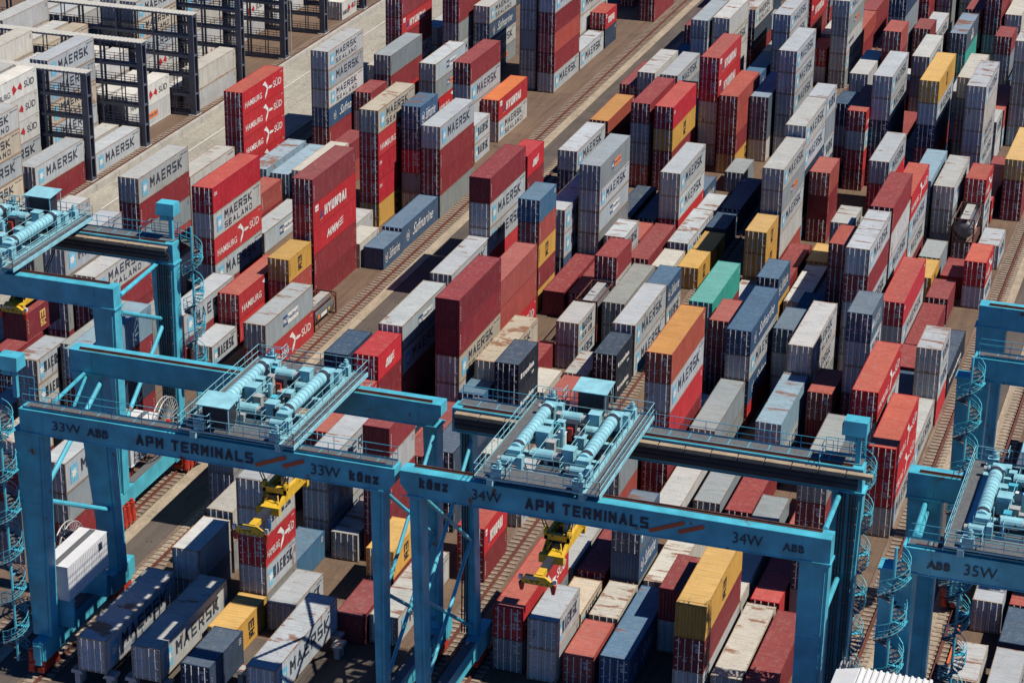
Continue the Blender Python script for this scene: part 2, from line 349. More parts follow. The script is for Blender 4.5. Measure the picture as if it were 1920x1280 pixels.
def logo(code, L, h):
    mb = MB(); X = 1.2225
    def pl(a, z, l=0): return (X+l, a, z)
    def pl2(a, z, l=0): return (X+.004+l, a, z)
    W_ = M['white']; D = M['dark']; F = L > 7
    def emblem(a0, a1, z0, z1):
        poly(mb, M['star'], [(a0,z0),(a1,z0),(a1,z1),(a0,z1)], pl); star(mb, W_, (a0+a1)/2, (z0+z1)/2, (z1-z0)*.36, pl2)
    e = L/12.19
    if code in ('m', 'n', 'ml', 'M', 'mb'):
        if code == 'n':
            emblem(.5, 1.0, h*.3, h*.75); strokes(mb, M['decal'], 'MAERSK', L*.2, L*.78, h*.36, h*.68, pl, th=.18)
        elif code == 'ml':
            emblem(.45*e+.2, .45*e+.65, h*.42, h*.66); write(mb, D, 'MAERSK LINE', 1.5*e, 5.2*e, h*.42, h*.62, pl, bold=.03)
        else:
            w0 = .75*e+.15
            emblem(w0, w0+(1.25 if F else .8), h*.2, h*.78)
            if code == 'm': strokes(mb, D, 'MAERSK', L*.23, L*.86, h*.34, h*.76, pl, th=.19)
            else:
                strokes(mb, D, 'MAERSK', L*.23, L*.80, h*.50, h*.84, pl, th=.2)
                strokes(mb, D, 'SEALAND', L*.23, L*.80, h*.14, h*.38, pl, th=.2, gap=.5)
        write(mb, D, 'MSKU 402913', L-.9*e-1.0, L-.25, h*.82, h*.88, pl, bold=.02)
    elif code in ('H', 'hs'):
        c_ = W_ if code == 'H' else D
        write(mb, c_, 'HAMBURG', L*.06, L*.46, h*.24, h*.50, pl, bold=.012)
        write(mb, c_, 'SÜD', L*.74, L*.94, h*.36, h*.72, pl, bold=.012)
        if code == 'H': swoosh(mb, W_, L*.60, h*.48, h*.40, pl2)
        else: bow(mb, L*.60, h*.46, h*.36, pl2)
        write(mb, c_, 'SUDU', L-.8, L-.3, h*.84, h*.90, pl)
    elif code in ('Y', 'O'):
        poly(mb, W_, [(.5*e+.1,h*.66),(1.4*e+.1,h*.66),(1.4*e+.1,h*.90),(.5*e+.1,h*.90)], pl)
        poly(mb, M['redl'], [(.6*e+.1,h*.74),(1.3*e+.1,h*.74),(1.3*e+.1,h*.78),(.6*e+.1,h*.78)], pl2)
        poly(mb, M['navyl'], [(L*.15,h*.22),(L*.22,h*.28),(L*.20,h*.66)], pl)
        poly(mb, M['orangel'], [(L*.15,h*.20),(L*.22,h*.22),(L*.22,h*.27),(L*.15,h*.22)], pl2)
        strokes(mb, W_, 'HYUNDAI', L*.26, L*.76, h*.26, h*.66, pl, th=.26, gap=.22)
    elif code == 'HM':
        strokes(mb, W_, 'HMM', L*.30, L*.56, h*.28, h*.60, pl, th=.28, gap=.2, slant=.5)
        for i in range(3): poly(mb, W_, [(L*(.58+.01*i),h*(.34+.12*i)),(L*.66,h*(.36+.12*i)),(L*.70,h*(.42+.12*i)),(L*(.60+.01*i),h*(.40+.12*i))], pl)
    elif code == 'C':
        write(mb, W_, 'CAI', .35, .35+.75, h*.66, h*.80, pl, bold=.03)
        if L > 13: write(mb, W_, '45', L-1.2, L-.5, h*.8, h*.9, pl, bold=.03)
    elif code in ('y', 'MS'):
        c_ = M['black'] if code == 'y' else M['yell']
        a = L*.5; s = 1.0 if not F else 1.15
        strokes(mb, c_, 'm', a-.55*s, a+.45*s, h*.50, h*.80, pl, th=.26)
        strokes(mb, c_, 'sc', a-.50*s, a+.50*s, h*.20, h*.46, pl, th=.26, gap=.15)
        for zz in (.25, .4, .55, .7): poly(mb, c_, [(.3,h*zz),(.38,h*zz),(.38,h*(zz+.1)),(.3,h*(zz+.1))], pl)
    elif code in ('S',):
        write(mb, W_, 'Safmarine', L*.30, L*.86, h*.30, h*.76, pl, bold=.0, shear=.55)
        mb.mat(W_); n_ = 14; ca, cz, r0 = L*.17, h*.48, h*.24
        for i in range(n_):
            t0, t1 = 2*math.pi*i/n_, 2*math.pi*(i+1)/n_
            if i in (3, 4): continue
            mb.face([pl(ca+r0*math.cos(t0)*.7, cz+r0*math.sin(t0)), pl(ca+r0*math.cos(t1)*.7, cz+r0*math.sin(t1)), pl(ca+r0*.86*math.cos(t1)*.7, cz+r0*.86*math.sin(t1)), pl(ca+r0*.86*math.cos(t0)*.7, cz+r0*.86*math.sin(t0))])
        star(mb, W_, ca, cz-.02, r0*.55, pl); poly(mb, M['redl'], [(ca-.1,cz-.1),(ca+.12,cz-.1),(ca+.12,cz+.1),(ca-.1,cz+.1)], pl2)
    elif code == 'P':
        a0 = L*.36; poly(mb, M['navyl'], [(a0,h*.34),(a0+L*.10,h*.34),(a0+L*.10,h*.72),(a0,h*.72)], pl)
        write(mb, W_, 'P&O', a0+.08, a0+L*.1-.08, h*.44, h*.62, pl2, bold=.03)
        poly(mb, W_, [(a0+L*.1,h*.34),(a0+L*.32,h*.34),(a0+L*.32,h*.72),(a0+L*.1,h*.72)], pl)
        write(mb, M['navyl'], 'Nedlloyd', a0+L*.11, a0+L*.31, h*.42, h*.64, pl2, bold=.03)
    elif code in ('L', 'wl'):
        a0 = L*.38; poly(mb, M['navyl'], [(a0,h*.36),(a0+L*.09,h*.36),(a0+L*.09,h*.66),(a0,h*.66)], pl)
        write(mb, W_, 'HL', a0+.15, a0+L*.09-.15, h*.42, h*.60, pl2, bold=.04)
        poly(mb, M['orangel'], [(a0+L*.09,h*.36),(a0+L*.31,h*.36),(a0+L*.31,h*.66),(a0+L*.09,h*.66)], pl)
        write(mb, M['navyl'], 'Hapag-Lloyd', a0+L*.10, a0+L*.30, h*.43, h*.60, pl2, bold=.03)
        poly(mb, M['decal'], [(a0+L*.08,h*.2),(a0+L*.28,h*.2),(a0+L*.28,h*.225),(a0+L*.08,h*.225)], pl)
    elif code == 'k':
        poly(mb, W_, [(L*.12,h*.40),(L*.19,h*.40),(L*.19,h*.58),(L*.12,h*.58)], pl)
        write(mb, W_, 'transfesa', L*.22, L*.78, h*.38, h*.60, pl, bold=.04)
        write(mb, W_, '20', L*.66, L*.78, h*.14, h*.24, pl, bold=.03)
    elif code == 'd':
        write(mb, W_, 'RSCI', L*.42, L*.62, h*.22, h*.52, pl, bold=.05)
        poly(mb, W_, [(L*.46,h*.60),(L*.58,h*.60),(L*.52,h*.84)], pl); poly(mb, M['orangel'], [(L*.50,h*.62),(L*.58,h*.62),(L*.54,h*.74)], pl2)
    elif code in ('T', 'r', 'ru'):
        for i in range(6): poly(mb, W_, [(.34,h*(.24+.09*i)),(.46,h*(.24+.09*i)),(.46,h*(.24+.09*i)+.12),(.34,h*(.24+.09*i)+.12)], pl)
        for i in range(3): poly(mb, W_, [(L-.42,h*(.5+.1*i)),(L-.36,h*(.5+.1*i)),(L-.36,h*(.5+.1*i)+.12),(L-.42,h*(.5+.1*i)+.12)], pl)
        poly(mb, M['yell'], [(L-.5,h*.2),(L-.36,h*.2),(L-.43,h*.26)], pl)
    elif code in ('g', 'w', 'lb', 's', 'b', 't', 'o', 'R'):
        c_ = D if code in ('g', 'w', 'lb') else W_
        for i in range(3): poly(mb, c_, [(L-.8,h*(.70+.07*i)),(L-.36,h*(.70+.07*i)),(L-.36,h*(.70+.07*i)+.06),(L-.8,h*(.70+.07*i)+.06)], pl)
        for i in range(5): poly(mb, c_, [(.34,h*(.30+.08*i)),(.40,h*(.30+.08*i)),(.40,h*(.30+.08*i)+.10),(.34,h*(.30+.08*i)+.10)], pl)
    return mb

# ------------------------------------------------------------------ container parts (local: x -1.22..1.22, y 0..L, z 0..h)
def wall_right(L, h, sgn=1):
    mb = MB(); n = round((L-.30)/.278); p = (L-.30)/n; d = .036; z0, z1 = .16, h-.10
    prof = []
    for i in range(n):
        y = .15+i*p; prof += [(y, 0), (y+p*.27, 0), (y+p*.5, d), (y+p*.77, d)]
    prof.append((L-.15, 0)); X = 1.2185
    k = 0
    for y, dd in prof: mb.v += [(sgn*(X-dd), y, z0), (sgn*(X-dd), y, z1)]
    for i in range(len(prof)-1):
        a = 2*i; f = (a, a+2, a+3, a+1); mb.f.append(f if sgn > 0 else f[::-1]); mb.m.append(0)
    return mb
def wall_end(L, h, yy, sgn):
    mb = MB(); n = 8; p = (2.44-.30)/n; d = .045; z0, z1 = .16, h-.11; prof = []
    for i in range(n):
        x = -1.07+i*p; prof += [(x, 0), (x+p*.27, 0), (x+p*.5, d), (x+p*.77, d)]
    prof.append((1.07, 0))
    for x, dd in prof: mb.v += [(x, yy-sgn*dd, z0), (x, yy-sgn*dd, z1)]
    for i in range(len(prof)-1):
        a = 2*i; f = (a, a+1, a+3, a+2); mb.f.append(f if sgn > 0 else f[::-1]); mb.m.append(0)
    return mb
def roofm(L, h):
    mb = MB(); n = round((L-.5)/.40) ; p = (L-.5)/n; prof = [(.04, -.012)]
    for i in range(n):
        y = .25+i*p; prof += [(y, -.012), (y+p*.25, -.012), (y+p*.45, -.058), (y+p*.75, -.058)]
    prof += [(L-.25, -.012), (L-.04, -.012)]
    for y, dz in prof: mb.v += [(-1.17, y, h+dz), (1.17, y, h+dz)]
    for i in range(len(prof)-1):
        a = 2*i; mb.f.append((a, a+1, a+3, a+2)); mb.m.append(0)
    return mb
def frame(L, h):
    mb = MB()
    for sx in (-1, 1):
        for y0, y1 in ((0, .15), (L-.15, L)):
            x0, x1 = sorted((sx*1.07, sx*1.218)); mb.box(x0, x1, y0+.002, y1-.002, .118, h-.118)
            x0, x1 = sorted((sx*1.06, sx*1.225)); yy0, yy1 = (y0-.006, y0+.175) if y0 == 0 else (y1-.175, y1+.006)
            mb.box(x0, x1, yy0, yy1, 0, .118); mb.box(x0, x1, yy0, yy1, h-.118, h+.001)
        x0, x1 = sorted((sx*1.13, sx*1.217)); mb.box(x0, x1, .15, L-.15, .03, .16)
        x0, x1 = sorted((sx*1.16, sx*1.216)); mb.box(x0, x1, .15, L-.15, h-.10, h-.004)
    for y0, y1 in ((.012, .13), (L-.13, L-.012)):
        mb.box(-1.07, 1.07, y0, y1, .02, .155); mb.box(-1.07, 1.07, y0, y1, h-.115, h-.006)
    mb.box(-1.12, 1.12, .14, L-.14, .10, .135)
    return mb
def door(L, h, sgn, code):
    mb = MB(); mb.mat(M['side_obj']); x0, x1 = (.012, 1.065) if sgn > 0 else (-1.065, -.012)
    z0, z1 = .165, h-.125
    mb.box(x0, x1, .035, .075, z0, z1)
    for i in range(5):
        za = z0+.05+(z1-z0-.1)*i/5; zb = z0+.05+(z1-z0-.1)*(i+1)/5-.09
        mb.box(x0+.07, x1-.07, .02, .035, za, zb)
    mb.mat(M['rod'])
    for i in range(4):
        zz = z0+.2+(z1-z0-.4)*i/3; xe = x1-.01 if sgn > 0 else x0+.01
        mb.box(min(xe, xe-sgn*.16), max(xe, xe-sgn*.16), .005, .019, zz-.03, zz+.03)
    mb.mat(M['decal'])
    if sgn > 0:
        mb.box(x0+.42, x0+.85, .012, .0195, h*.78, h*.86); mb.box(x0+.50, x0+.85, .012, .0195, h*.60, h*.74)
        if code in ('H', 'C', 'Y'): 
            mb.box(x0+.40, x0+.62, .012, .0195, h*.45, h*.53); mb.box(x0+.68, x0+.90, .012, .0195, h*.45, h*.53)
            mb.box(x0+.40, x0+.62, .012, .0195, h*.34, h*.42); mb.box(x0+.68, x0+.90, .012, .0195, h*.34, h*.42)
    if sgn > 0:
        for i in range(4): mb.box(x0+.14, x0+.36, .012, .0195, h*(.82-.055*i), h*(.82-.055*i)+.05)
        mb.box(x0+.14, x0+.30, .012, .0195, h*.42, h*.46); mb.mat(M['yell']); mb.box(x0+.16, x0+.30, .010, .0195, h*.30, h*.36); mb.mat(M['decal'])
    else:
        mb.box(x0+.16, x0+.40, .012, .0195, h*.83, h*.87); mb.box(x0+.60, x0+.92, .012, .0195, h*.28, h*.34)
    if code in ('m', 'M', 'mb'):
        star(mb, M['star'], (x0+x1)/2, h*.52, .17, lambda a, z: (a, .011, z))
    if sgn < 0 and code == 'H':
        mb.mat(M['decal'])
        for t_ in ((-.3,.25,.3,-.1),(-.1,.3,0,0),(.0,0,.3,.25),(0,0,.1,-.3)):
            xx = (x0+x1)/2; mb.bar((xx+t_[0], .012, h*.74+t_[1]), (xx+t_[2], .012, h*.74+t_[3]), .05, .01)
    if sgn < 0 and code in ('T',): write(mb, M['decal'], 'tex', x0+.12, x0+.85, h*.76, h*.86, lambda a, z: (a, .008, z), bold=.04)
    if sgn < 0 and code in ('C', 'k'): write(mb, M['decal'], 'CAI' if code == 'C' else 'ti', x0+.12, x0+.6, h*.74, h*.82, lambda a, z: (a, .008, z), bold=.04)
    return mb
def rod(L, h, x):
    mb = MB().mat(M['rod']); mb.tube((x, -.012, .08), (x, -.012, h-.06), .034, 6)
    for z in (.14, h*.5, h-.16): mb.box(x-.06, x+.06, -.014, .012, z-.03, z+.03)
    mb.tube((x, -.03, h*.42), (x+.28, -.03, h*.42), .014, 4)
    return mb
RODX = ((-1, -.82), (-1, -.32), (1, .30), (1, .80))
_cache = {}
def cm(key, fn, mat_=None):
    if key not in _cache:
        mb = fn()
        if mat_ and not mb.mats: mb.mats = [mat_]
        _cache[key] = (mb, mb.mesh(key[0]))
    return _cache[key]

# side, roof, frame colours and rust amount per kind
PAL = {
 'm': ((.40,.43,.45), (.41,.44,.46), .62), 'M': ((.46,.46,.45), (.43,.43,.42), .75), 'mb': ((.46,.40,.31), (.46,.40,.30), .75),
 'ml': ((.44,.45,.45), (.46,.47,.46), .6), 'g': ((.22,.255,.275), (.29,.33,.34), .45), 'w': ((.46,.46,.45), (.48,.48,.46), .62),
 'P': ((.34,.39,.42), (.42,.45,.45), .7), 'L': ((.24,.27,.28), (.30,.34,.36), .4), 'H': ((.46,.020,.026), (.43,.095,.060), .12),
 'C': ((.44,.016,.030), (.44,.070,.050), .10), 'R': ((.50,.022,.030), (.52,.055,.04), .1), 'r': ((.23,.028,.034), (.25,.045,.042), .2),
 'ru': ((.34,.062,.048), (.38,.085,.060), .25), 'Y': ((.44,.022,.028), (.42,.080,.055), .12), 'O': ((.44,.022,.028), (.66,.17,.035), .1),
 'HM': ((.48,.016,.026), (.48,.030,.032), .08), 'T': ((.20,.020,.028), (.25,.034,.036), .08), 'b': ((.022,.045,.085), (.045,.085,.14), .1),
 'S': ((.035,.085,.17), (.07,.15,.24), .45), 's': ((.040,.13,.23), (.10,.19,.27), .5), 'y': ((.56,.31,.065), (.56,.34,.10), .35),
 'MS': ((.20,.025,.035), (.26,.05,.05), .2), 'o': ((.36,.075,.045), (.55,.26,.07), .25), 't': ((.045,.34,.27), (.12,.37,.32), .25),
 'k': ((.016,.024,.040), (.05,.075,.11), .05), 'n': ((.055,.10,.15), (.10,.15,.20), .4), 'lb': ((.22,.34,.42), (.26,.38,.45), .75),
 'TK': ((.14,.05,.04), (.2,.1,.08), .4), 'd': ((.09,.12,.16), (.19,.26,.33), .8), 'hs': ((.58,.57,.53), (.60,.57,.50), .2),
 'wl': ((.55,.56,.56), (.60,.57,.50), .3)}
FRM = {'m': (.30,.24,.19), 'M': (.34,.27,.20), 'mb': (.32,.20,.12), 'w': (.38,.30,.22), 'P': (.26,.18,.12), 'ml': (.34,.24,.17), 'g': (.20,.18,.16)}
def colours(code, q):
    s_, r_, ru = PAL[code]; j = 1+.14*(q.random()-.5)
    f_ = FRM.get(code, tuple(c*.85 for c in s_))
    ru = max(0, min(1, ru*(.5+q.random())))
    fd = q.random()**2*(.24 if max(s_)-min(s_) < .15 else .10); gl = sum(s_)/3*.6+.10
    s_ = tuple(c*(1-fd)+gl*fd for c in s_); fr_ = min(.3, fd*1.4+.03); gr = sum(r_)/3*.6+.12; r_ = tuple(c*(1-fr_)+gr*fr_ for c in r_)
    if code in ('m', 'w', 'ml', 'g') and q.random() < .3: s_ = (s_[0]*1.04, s_[1]*.99, s_[2]*.90); r_ = (r_[0]*1.02, r_[1]*.97, r_[2]*.88)
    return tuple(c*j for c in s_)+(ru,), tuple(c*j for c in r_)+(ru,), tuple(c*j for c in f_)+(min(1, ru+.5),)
def parts(code, L, h, lod, corr_end):
    """list of (name, key, mesh builder, colour slot, material, parent name)"""
    P_ = [('side_wall', ('side_wall', L, h, 1), lambda: wall_right(L, h, 1), 0, 'side_obj', None),
          ('side_wall', ('side_wall', L, h, -1), lambda: wall_right(L, h, -1), 0, 'side_obj', None),
          ('end_wall', ('end_wall', L, h), lambda: wall_end(L, h, L-.02, 1), 0, 'side_obj', None),
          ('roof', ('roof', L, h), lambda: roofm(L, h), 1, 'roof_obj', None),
          ('frame', ('frame', L, h), lambda: frame(L, h), 2, 'side_obj', None)]
    if corr_end: P_.append(('end_wall', ('end_wall_front', L, h), lambda: wall_end(L, h, .02, -1), 0, 'side_obj', None))
    else:
        for s_ in (-1, 1):
            P_.append(('door', ('door', L, h, s_, code if code in ('H','C','Y','m','M','mb','T','k') else ''), (lambda s_=s_: door(L, h, s_, code)), 0, 'side_obj', None))
            for sx, x in RODX:
                if sx == s_: P_.append(('lock_rod', ('lock_rod', h, x), (lambda x=x: rod(L, h, x)), None, 'rod', 'door'))
    P_.append(('lettering', ('lettering', code, L, h), lambda: logo(code, L, h), None, None, 'side_wall'))
    return P_
GROUPS = {'31': 'refrigerated containers stacked between the steel racks', '33T': 'containers waiting on the interchange racks'}
def container(rec):
    b_, x, y, z, h, L, code, lab, corr = rec
    q = random.Random(int(x*100)*7+int(y*100)+int(z*10))
    cols = colours(code, q)
    root = empty('shipping_container', (x-1.22, y, z+.004))
    tag(root, lab, 'shipping container', GROUPS.get(b_, 'shipping containers stacked in the yard'))
    if code == 'TK': return tank(root, L, h, cols)
    last = {}
    for nm, key, fn, slot, mt, par in parts(code, L, h, 1, corr):
        mb, me = cm(key, fn, M[mt] if mt else None)
        if not mb.v: continue
        if nm == 'side_wall' and key[-1] == 1: pass
        p = root if par is None else last.get(par, root)
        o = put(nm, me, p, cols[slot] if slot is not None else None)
        if nm == 'side_wall' and key[-1] == -1: continue
        last[nm] = o
def tank(root, L, h, cols):
    fb = MB()
    for sx in (-1, 1):
        for yy in (0.06, L-.06): fb.box(sx*1.15-.07, sx*1.15+.07, yy-.06, yy+.06, .0, h)
        for zz in (.07, h-.07): fb.box(sx*1.15-.05, sx*1.15+.05, .12, L-.12, zz-.06, zz+.06)
        fb.bar((sx*1.15, .1, h-.2), (sx*1.15, 1.3, .2), .06, .06); fb.bar((sx*1.15, L-.1, h-.2), (sx*1.15, L-1.3, .2), .06, .06)
    for yy in (.06, L-.06):
        for zz in (.07, h-.07): fb.box(-1.08, 1.08, yy-.05, yy+.05, zz-.06, zz+.06)
        for sx in (-1, 1):
            fb.bar((sx*1.1, yy, h*.28), (sx*.5, yy, .1), .07, .07); fb.bar((sx*1.1, yy, h*.72), (sx*.5, yy, h-.1), .07, .07)
    fb.mats = [M['side_obj']]; put('frame', fb.mesh('frame'), root, cols[2])
    tb = MB().mat(M['tankm']); cz = h*.49; r = 1.08; n = 20
    prof = [(.16, .3), (.24, .75), (.42, 1.0), (.6, r), (L-.6, r), (L-.42, 1.0), (L-.24, .75), (L-.16, .3)]
    k = len(tb.v)
    for y, rr in prof:
        for i in range(n):
            t = 2*math.pi*i/n; tb.v.append((rr*math.cos(t), y, cz+rr*math.sin(t)))
    for j in range(len(prof)-1):
        for i in range(n):
            i2 = (i+1) % n; tb.f.append((k+j*n+i, k+j*n+i2, k+(j+1)*n+i2, k+(j+1)*n+i)); tb.m.append(0)
    tb.f.append(tuple(k+i for i in reversed(range(n)))); tb.m.append(0); tb.f.append(tuple(k+(len(prof)-1)*n+i for i in range(n))); tb.m.append(0)
    o = put('tank', tb.mesh('tank'), root)
    for p_ in o.data.polygons: p_.use_smooth = len(p_.vertices) == 4
    hb = MB().mat(M['reel']); hb.tube((0, L*.5, cz+r-.05), (0, L*.5, h+.03), .3, 12); hb.box(-.45, .45, L*.30, L*.38, cz+r-.08, h-.02)
    hb.box(-.5, .5, .3, L-.3, h-.16, h-.10)
    put('hatch_walkway', hb.mesh('hatch_walkway'), root)
    lb = MB(); pl = lambda a, zz: (1.10, a, zz)
    poly(lb, M['orangel'], [(1.2,h*.42),(1.7,h*.42),(1.7,h*.6),(1.2,h*.6)], pl); poly(lb, M['white'], [(2.0,h*.40),(3.6,h*.40),(3.6,h*.56),(2.0,h*.56)], pl)
    poly(lb, M['yell'], [(4.0,h*.44),(4.4,h*.44),(4.4,h*.58),(4.0,h*.58)], pl)
    put('placards', lb.mesh('placards'), root)

# ------------------------------------------------------------------ the smaller, farther containers as one object
def rest(recs):
    mb = MB(); tints = []
    AT = {M['side_obj'].name: M['side_attr'], M['roof_obj'].name: M['roof_attr']}
    matl = []; V = []; F = []; MI = []
    for rec in recs:
        b_, x, y, z, h, L, code, lab, corr = rec
        q = random.Random(int(x*100)*7+int(y*100)+int(z*10)); cols = colours(code, q)
        if code == 'TK': code = 'r'
        off = (x-1.22, y, z+.004)
        for nm, key, fn, slot, mt, par in parts(code, L, h, 0, corr):
            if nm in ('end_wall',) and not corr and key[0] == 'end_wall': pass
            pm, me = cm(key, fn, M[mt] if mt else None)
            if not pm.v: continue
            n = len(V); V.extend([(a+off[0], b+off[1], c+off[2]) for a, b, c in pm.v])
            mp = []
            for m_ in (pm.mats or [M['side_obj']]):
                m_ = AT.get(m_.name, m_)
                if m_ not in matl: matl.append(m_)
                mp.append(matl.index(m_))
            c_ = cols[slot] if slot is not None else (1, 1, 1, 0)
            for f, i in zip(pm.f, pm.m):
                F.append(tuple(k+n for k in f)); MI.append(mp[i]); tints.append(c_)
    me = bpy.data.meshes.new('more_containers'); me.from_pydata(V, [], F)
    for m_ in matl: me.materials.append(m_)
    me.polygons.foreach_set('material_index', MI)
    at = me.attributes.new('tint', 'FLOAT_COLOR', 'CORNER'); vals = []
    for f, t in zip(F, tints): vals.extend(list(t)*len(f))
    at.data.foreach_set('color', vals); me.update()
    o = put('more_shipping_containers', me)
    tag(o, 'the many farther and half hidden containers stacked among the larger ones', 'containers', kind='stuff')

# ------------------------------------------------------------------ refrigerated racks
def rack(y, i, n):
    root = empty('steel_rack', (-138.3, y, 0))
    tag(root, ['nearest', 'second nearest', 'third', 'fourth', 'fifth', 'sixth', 'seventh', 'eighth'][i]+' dark steel rack with walkways between the refrigerated containers', 'steel rack', 'dark steel racks at upper left')
    H = 14.2; XL = -34.0
    b = MB().mat(M['rackg']); b.box(-.42, .42, -.62, -.42, .1, H); b.box(-.42, .42, .42, .62, .1, H)
    for k in range(6): b.box(-.44, .44, -.64, .64, .3+k*2.7, .42+k*2.7)
    b.box(-.38, -.30, -.42, .42, .1, H)
    put('end_column', b.mesh('end_column'), root)
    b = MB().mat(M['conc']); b.box(-.7, .7, -.85, .85, 0, .16); put('column_foot', b.mesh('column_foot'), root)
    xs = [-5.6-5.6*k for k in range(6)]
    for x in xs:
        b = MB().mat(M['rackg']); b.box(x-.12, x+.12, -.60, -.40, 0, H-.1); b.box(x-.12, x+.12, .40, .60, 0, H-.1); put('post', b.mesh('post'), root)
    for x in [-2.8-5.6*k for k in range(6)]:
        b = MB().mat(M['rackg']); b.box(x-.06, x+.06, -.52, -.42, 0, H-.1); b.box(x-.06, x+.06, .42, .52, 0, H-.1); put('thin_post', b.mesh('thin_post'), root)
    for k in range(6):
        z = .25+k*2.72
        if z > H-1: break
        b = MB().mat(M['rackg']); b.box(XL, -.43, -.58, -.40, z-.28, z+.12); b.box(XL, -.43, .40, .58, z-.28, z+.12)
        b.mat(M['darksteel']); b.box(XL, -.43, -.40, .40, z+.02, z+.07); fl = put('walkway', b.mesh('walkway'), root)
        b = MB().mat(M['rackg'])
        for s_ in (-.56, .56):
            for zz in (.35, .7, 1.05): b.bar((XL, s_, z+zz), (-.45, s_, z+zz), .06, .06)
            x = -1.4
            while x > XL: b.box(x-.03, x+.03, s_-.03, s_+.03, z+.1, z+1.05); x -= 1.4
        put('railing', b.mesh('railing'), fl)
    for k in range(4):
        z0 = .3+k*2.72; x0 = xs[1 if k % 2 == 0 else 3]+1.0
        b = MB().mat(M['rackg'])
        for s_ in (-.35, .35): b.bar((x0, s_, z0), (x0-3.2, s_, z0+2.72), .06, .22)
        for t in range(9): b.box(x0-.2-.35*t-.12, x0-.2-.35*t+.12, -.33, .33, z0+.3*t+.15, z0+.3*t+.18)
        put('stair', b.mesh('stair'), root)
    b = MB().mat(M['rackroof']); nn = 60; p = (34.6)/nn
    for j in range(nn):
        x = .5-j*p; b.box(x-p*.5, x, -.85, .85, H+.02, H+.14); b.box(x-p, x-p*.5, -.85, .85, H+.0, H+.10)
    put('roof_sheet', b.mesh('roof_sheet'), root)
    b = MB().mat(M['rackg']); b.box(XL, .45, -.80, .80, H-.16, H-.01); put('roof_frame', b.mesh('roof_frame'), root)

# ------------------------------------------------------------------ cranes
ZT = 22.8
T = M['teal3']
def rail_set(b, pts, base, hgt=1.05, post=1.6, r=.028, mids=(.5, 1.0)):
    """handrail with posts along a list of plan points at height base"""
    for p, q in zip(pts, pts[1:]):
        p = Vector((p[0], p[1], base if len(p) < 3 else p[2])); q = Vector((q[0], q[1], base if len(q) < 3 else q[2]))
        for k in mids: b.tube(p+Vector((0,0,hgt*k)), q+Vector((0,0,hgt*k)), r, 4, cap=False)
        n = max(1, round((q-p).length/post))
        for i in range(n+1):
            c = p.lerp(q, i/n); b.tube(c, c+Vector((0,0,hgt)), r, 4, cap=False)
        b.bar(p+Vector((0,0,.06)), q+Vector((0,0,.06)), .02, .12)
def girder(root, x0, x1, y0, y1, zt, hh, name='girder', chamf=(0, 0)):
    b = MB().mat(T)
    z0 = zt-hh
    pts = [(x0, z0+chamf[0]), (x0+chamf[0]*.8, z0), (x1-chamf[1]*.8, z0), (x1, z0+chamf[1]), (x1, zt), (x0, zt)]
    if not chamf[0]: pts.pop(1)
    n = len(b.v); k = len(pts)
    b.v += [(x, y0, z) for x, z in pts]+[(x, y1, z) for x, z in pts]
    b.f.append(tuple(range(n, n+k))); b.f.append(tuple(range(n+2*k-1, n+k-1, -1))); b.m += [0, 0]
    for i in range(k):
        j = (i+1) % k; b.f.append((n+j, n+i, n+k+i, n+k+j)); b.m.append(0)
    for x in (x0+1.9, x1-1.9): b.box(x-.04, x+.04, y0-.05, y0-.002, z0+.05, zt-.02)
    b.box(x0-.0, x1+.0, y0-.06, y0-.004, z0-.03, z0+.03); b.box(x0, x1, y0-.05, y0-.004, zt-.05, zt-.01)
    return put(name, b.mesh(name), root)
def top_rail(root, x0, x1, y, zt):
    b = MB().mat(M['rail_rust']); b.box(x0, x1, y-.16, y+.16, zt, zt+.05); b.box(x0, x1, y-.05, y+.05, zt+.05, zt+.18); put('trolley_rail', b.mesh('trolley_rail'), root)
def leg(root, x0, x1, y0, y1, z1, zb, xb0=None, xb1=None, yb1=None, name='leg'):
    """box leg, tapering to the foot"""
    xb0 = x0 if xb0 is None else xb0; xb1 = x1 if xb1 is None else xb1; yb1 = y1 if yb1 is None else yb1
    b = MB().mat(T)
    b.hexa([(xb0,y0,zb),(xb1,y0,zb),(xb1,yb1,zb),(xb0,yb1,zb)], [(x0,y0,z1),(x1,y0,z1),(x1,y1,z1),(x0,y1,z1)])
    b.box(x0-.14, x1+.14, y0-.14, y1+.14, z1-.08, z1+.08)
    for f in (.33, .66):
        z = zb+(z1-zb)*f; xa = xb0+(x0-xb0)*f; xc = xb1+(x1-xb1)*f
        b.box(xa-.015, xc+.015, y0-.02, y0+.1, z-.03, z+.03)
    b.tube((x1-.25, y0-.05, z1-.3), (xb1-.25, y0-.05, zb+.3), .035, 5)
    return put(name, b.mesh(name), root)
def bogies(root, x, ys, face=1):
    for y in ys:
        b = MB().mat(M['red']); b.box(x-.32, x+.32, y-1.1, y+1.1, .75, 1.45); b.box(x-.26, x+.26, y-1.3, y+1.3, .5, .95)
        b.mat(M['darksteel'])
        for dy in (-.75, .75): b.tube((x-.14, y+dy, .58), (x+.14, y+dy, .58), .36, 14)
        w_ = put('wheel_bogie', b.mesh('wheel_bogie'), root)
        for dy in (-1.0, -.2, .6):
            b = MB().mat(M['red']); xx = x+face*.85; b.tube((xx, y+dy, .55), (xx, y+dy, 1.25), .33, 12); b.tube((xx, y+dy, 1.3), (xx, y+dy, 2.25), .28, 12); b.tube((xx, y+dy, 2.25), (xx, y+dy, 2.5), .17, 8); b.box(xx-.28, xx+.28, y+dy-.25, y+dy+.25, .4, .7)
            put('drive_motor', b.mesh('drive_motor'), w_)
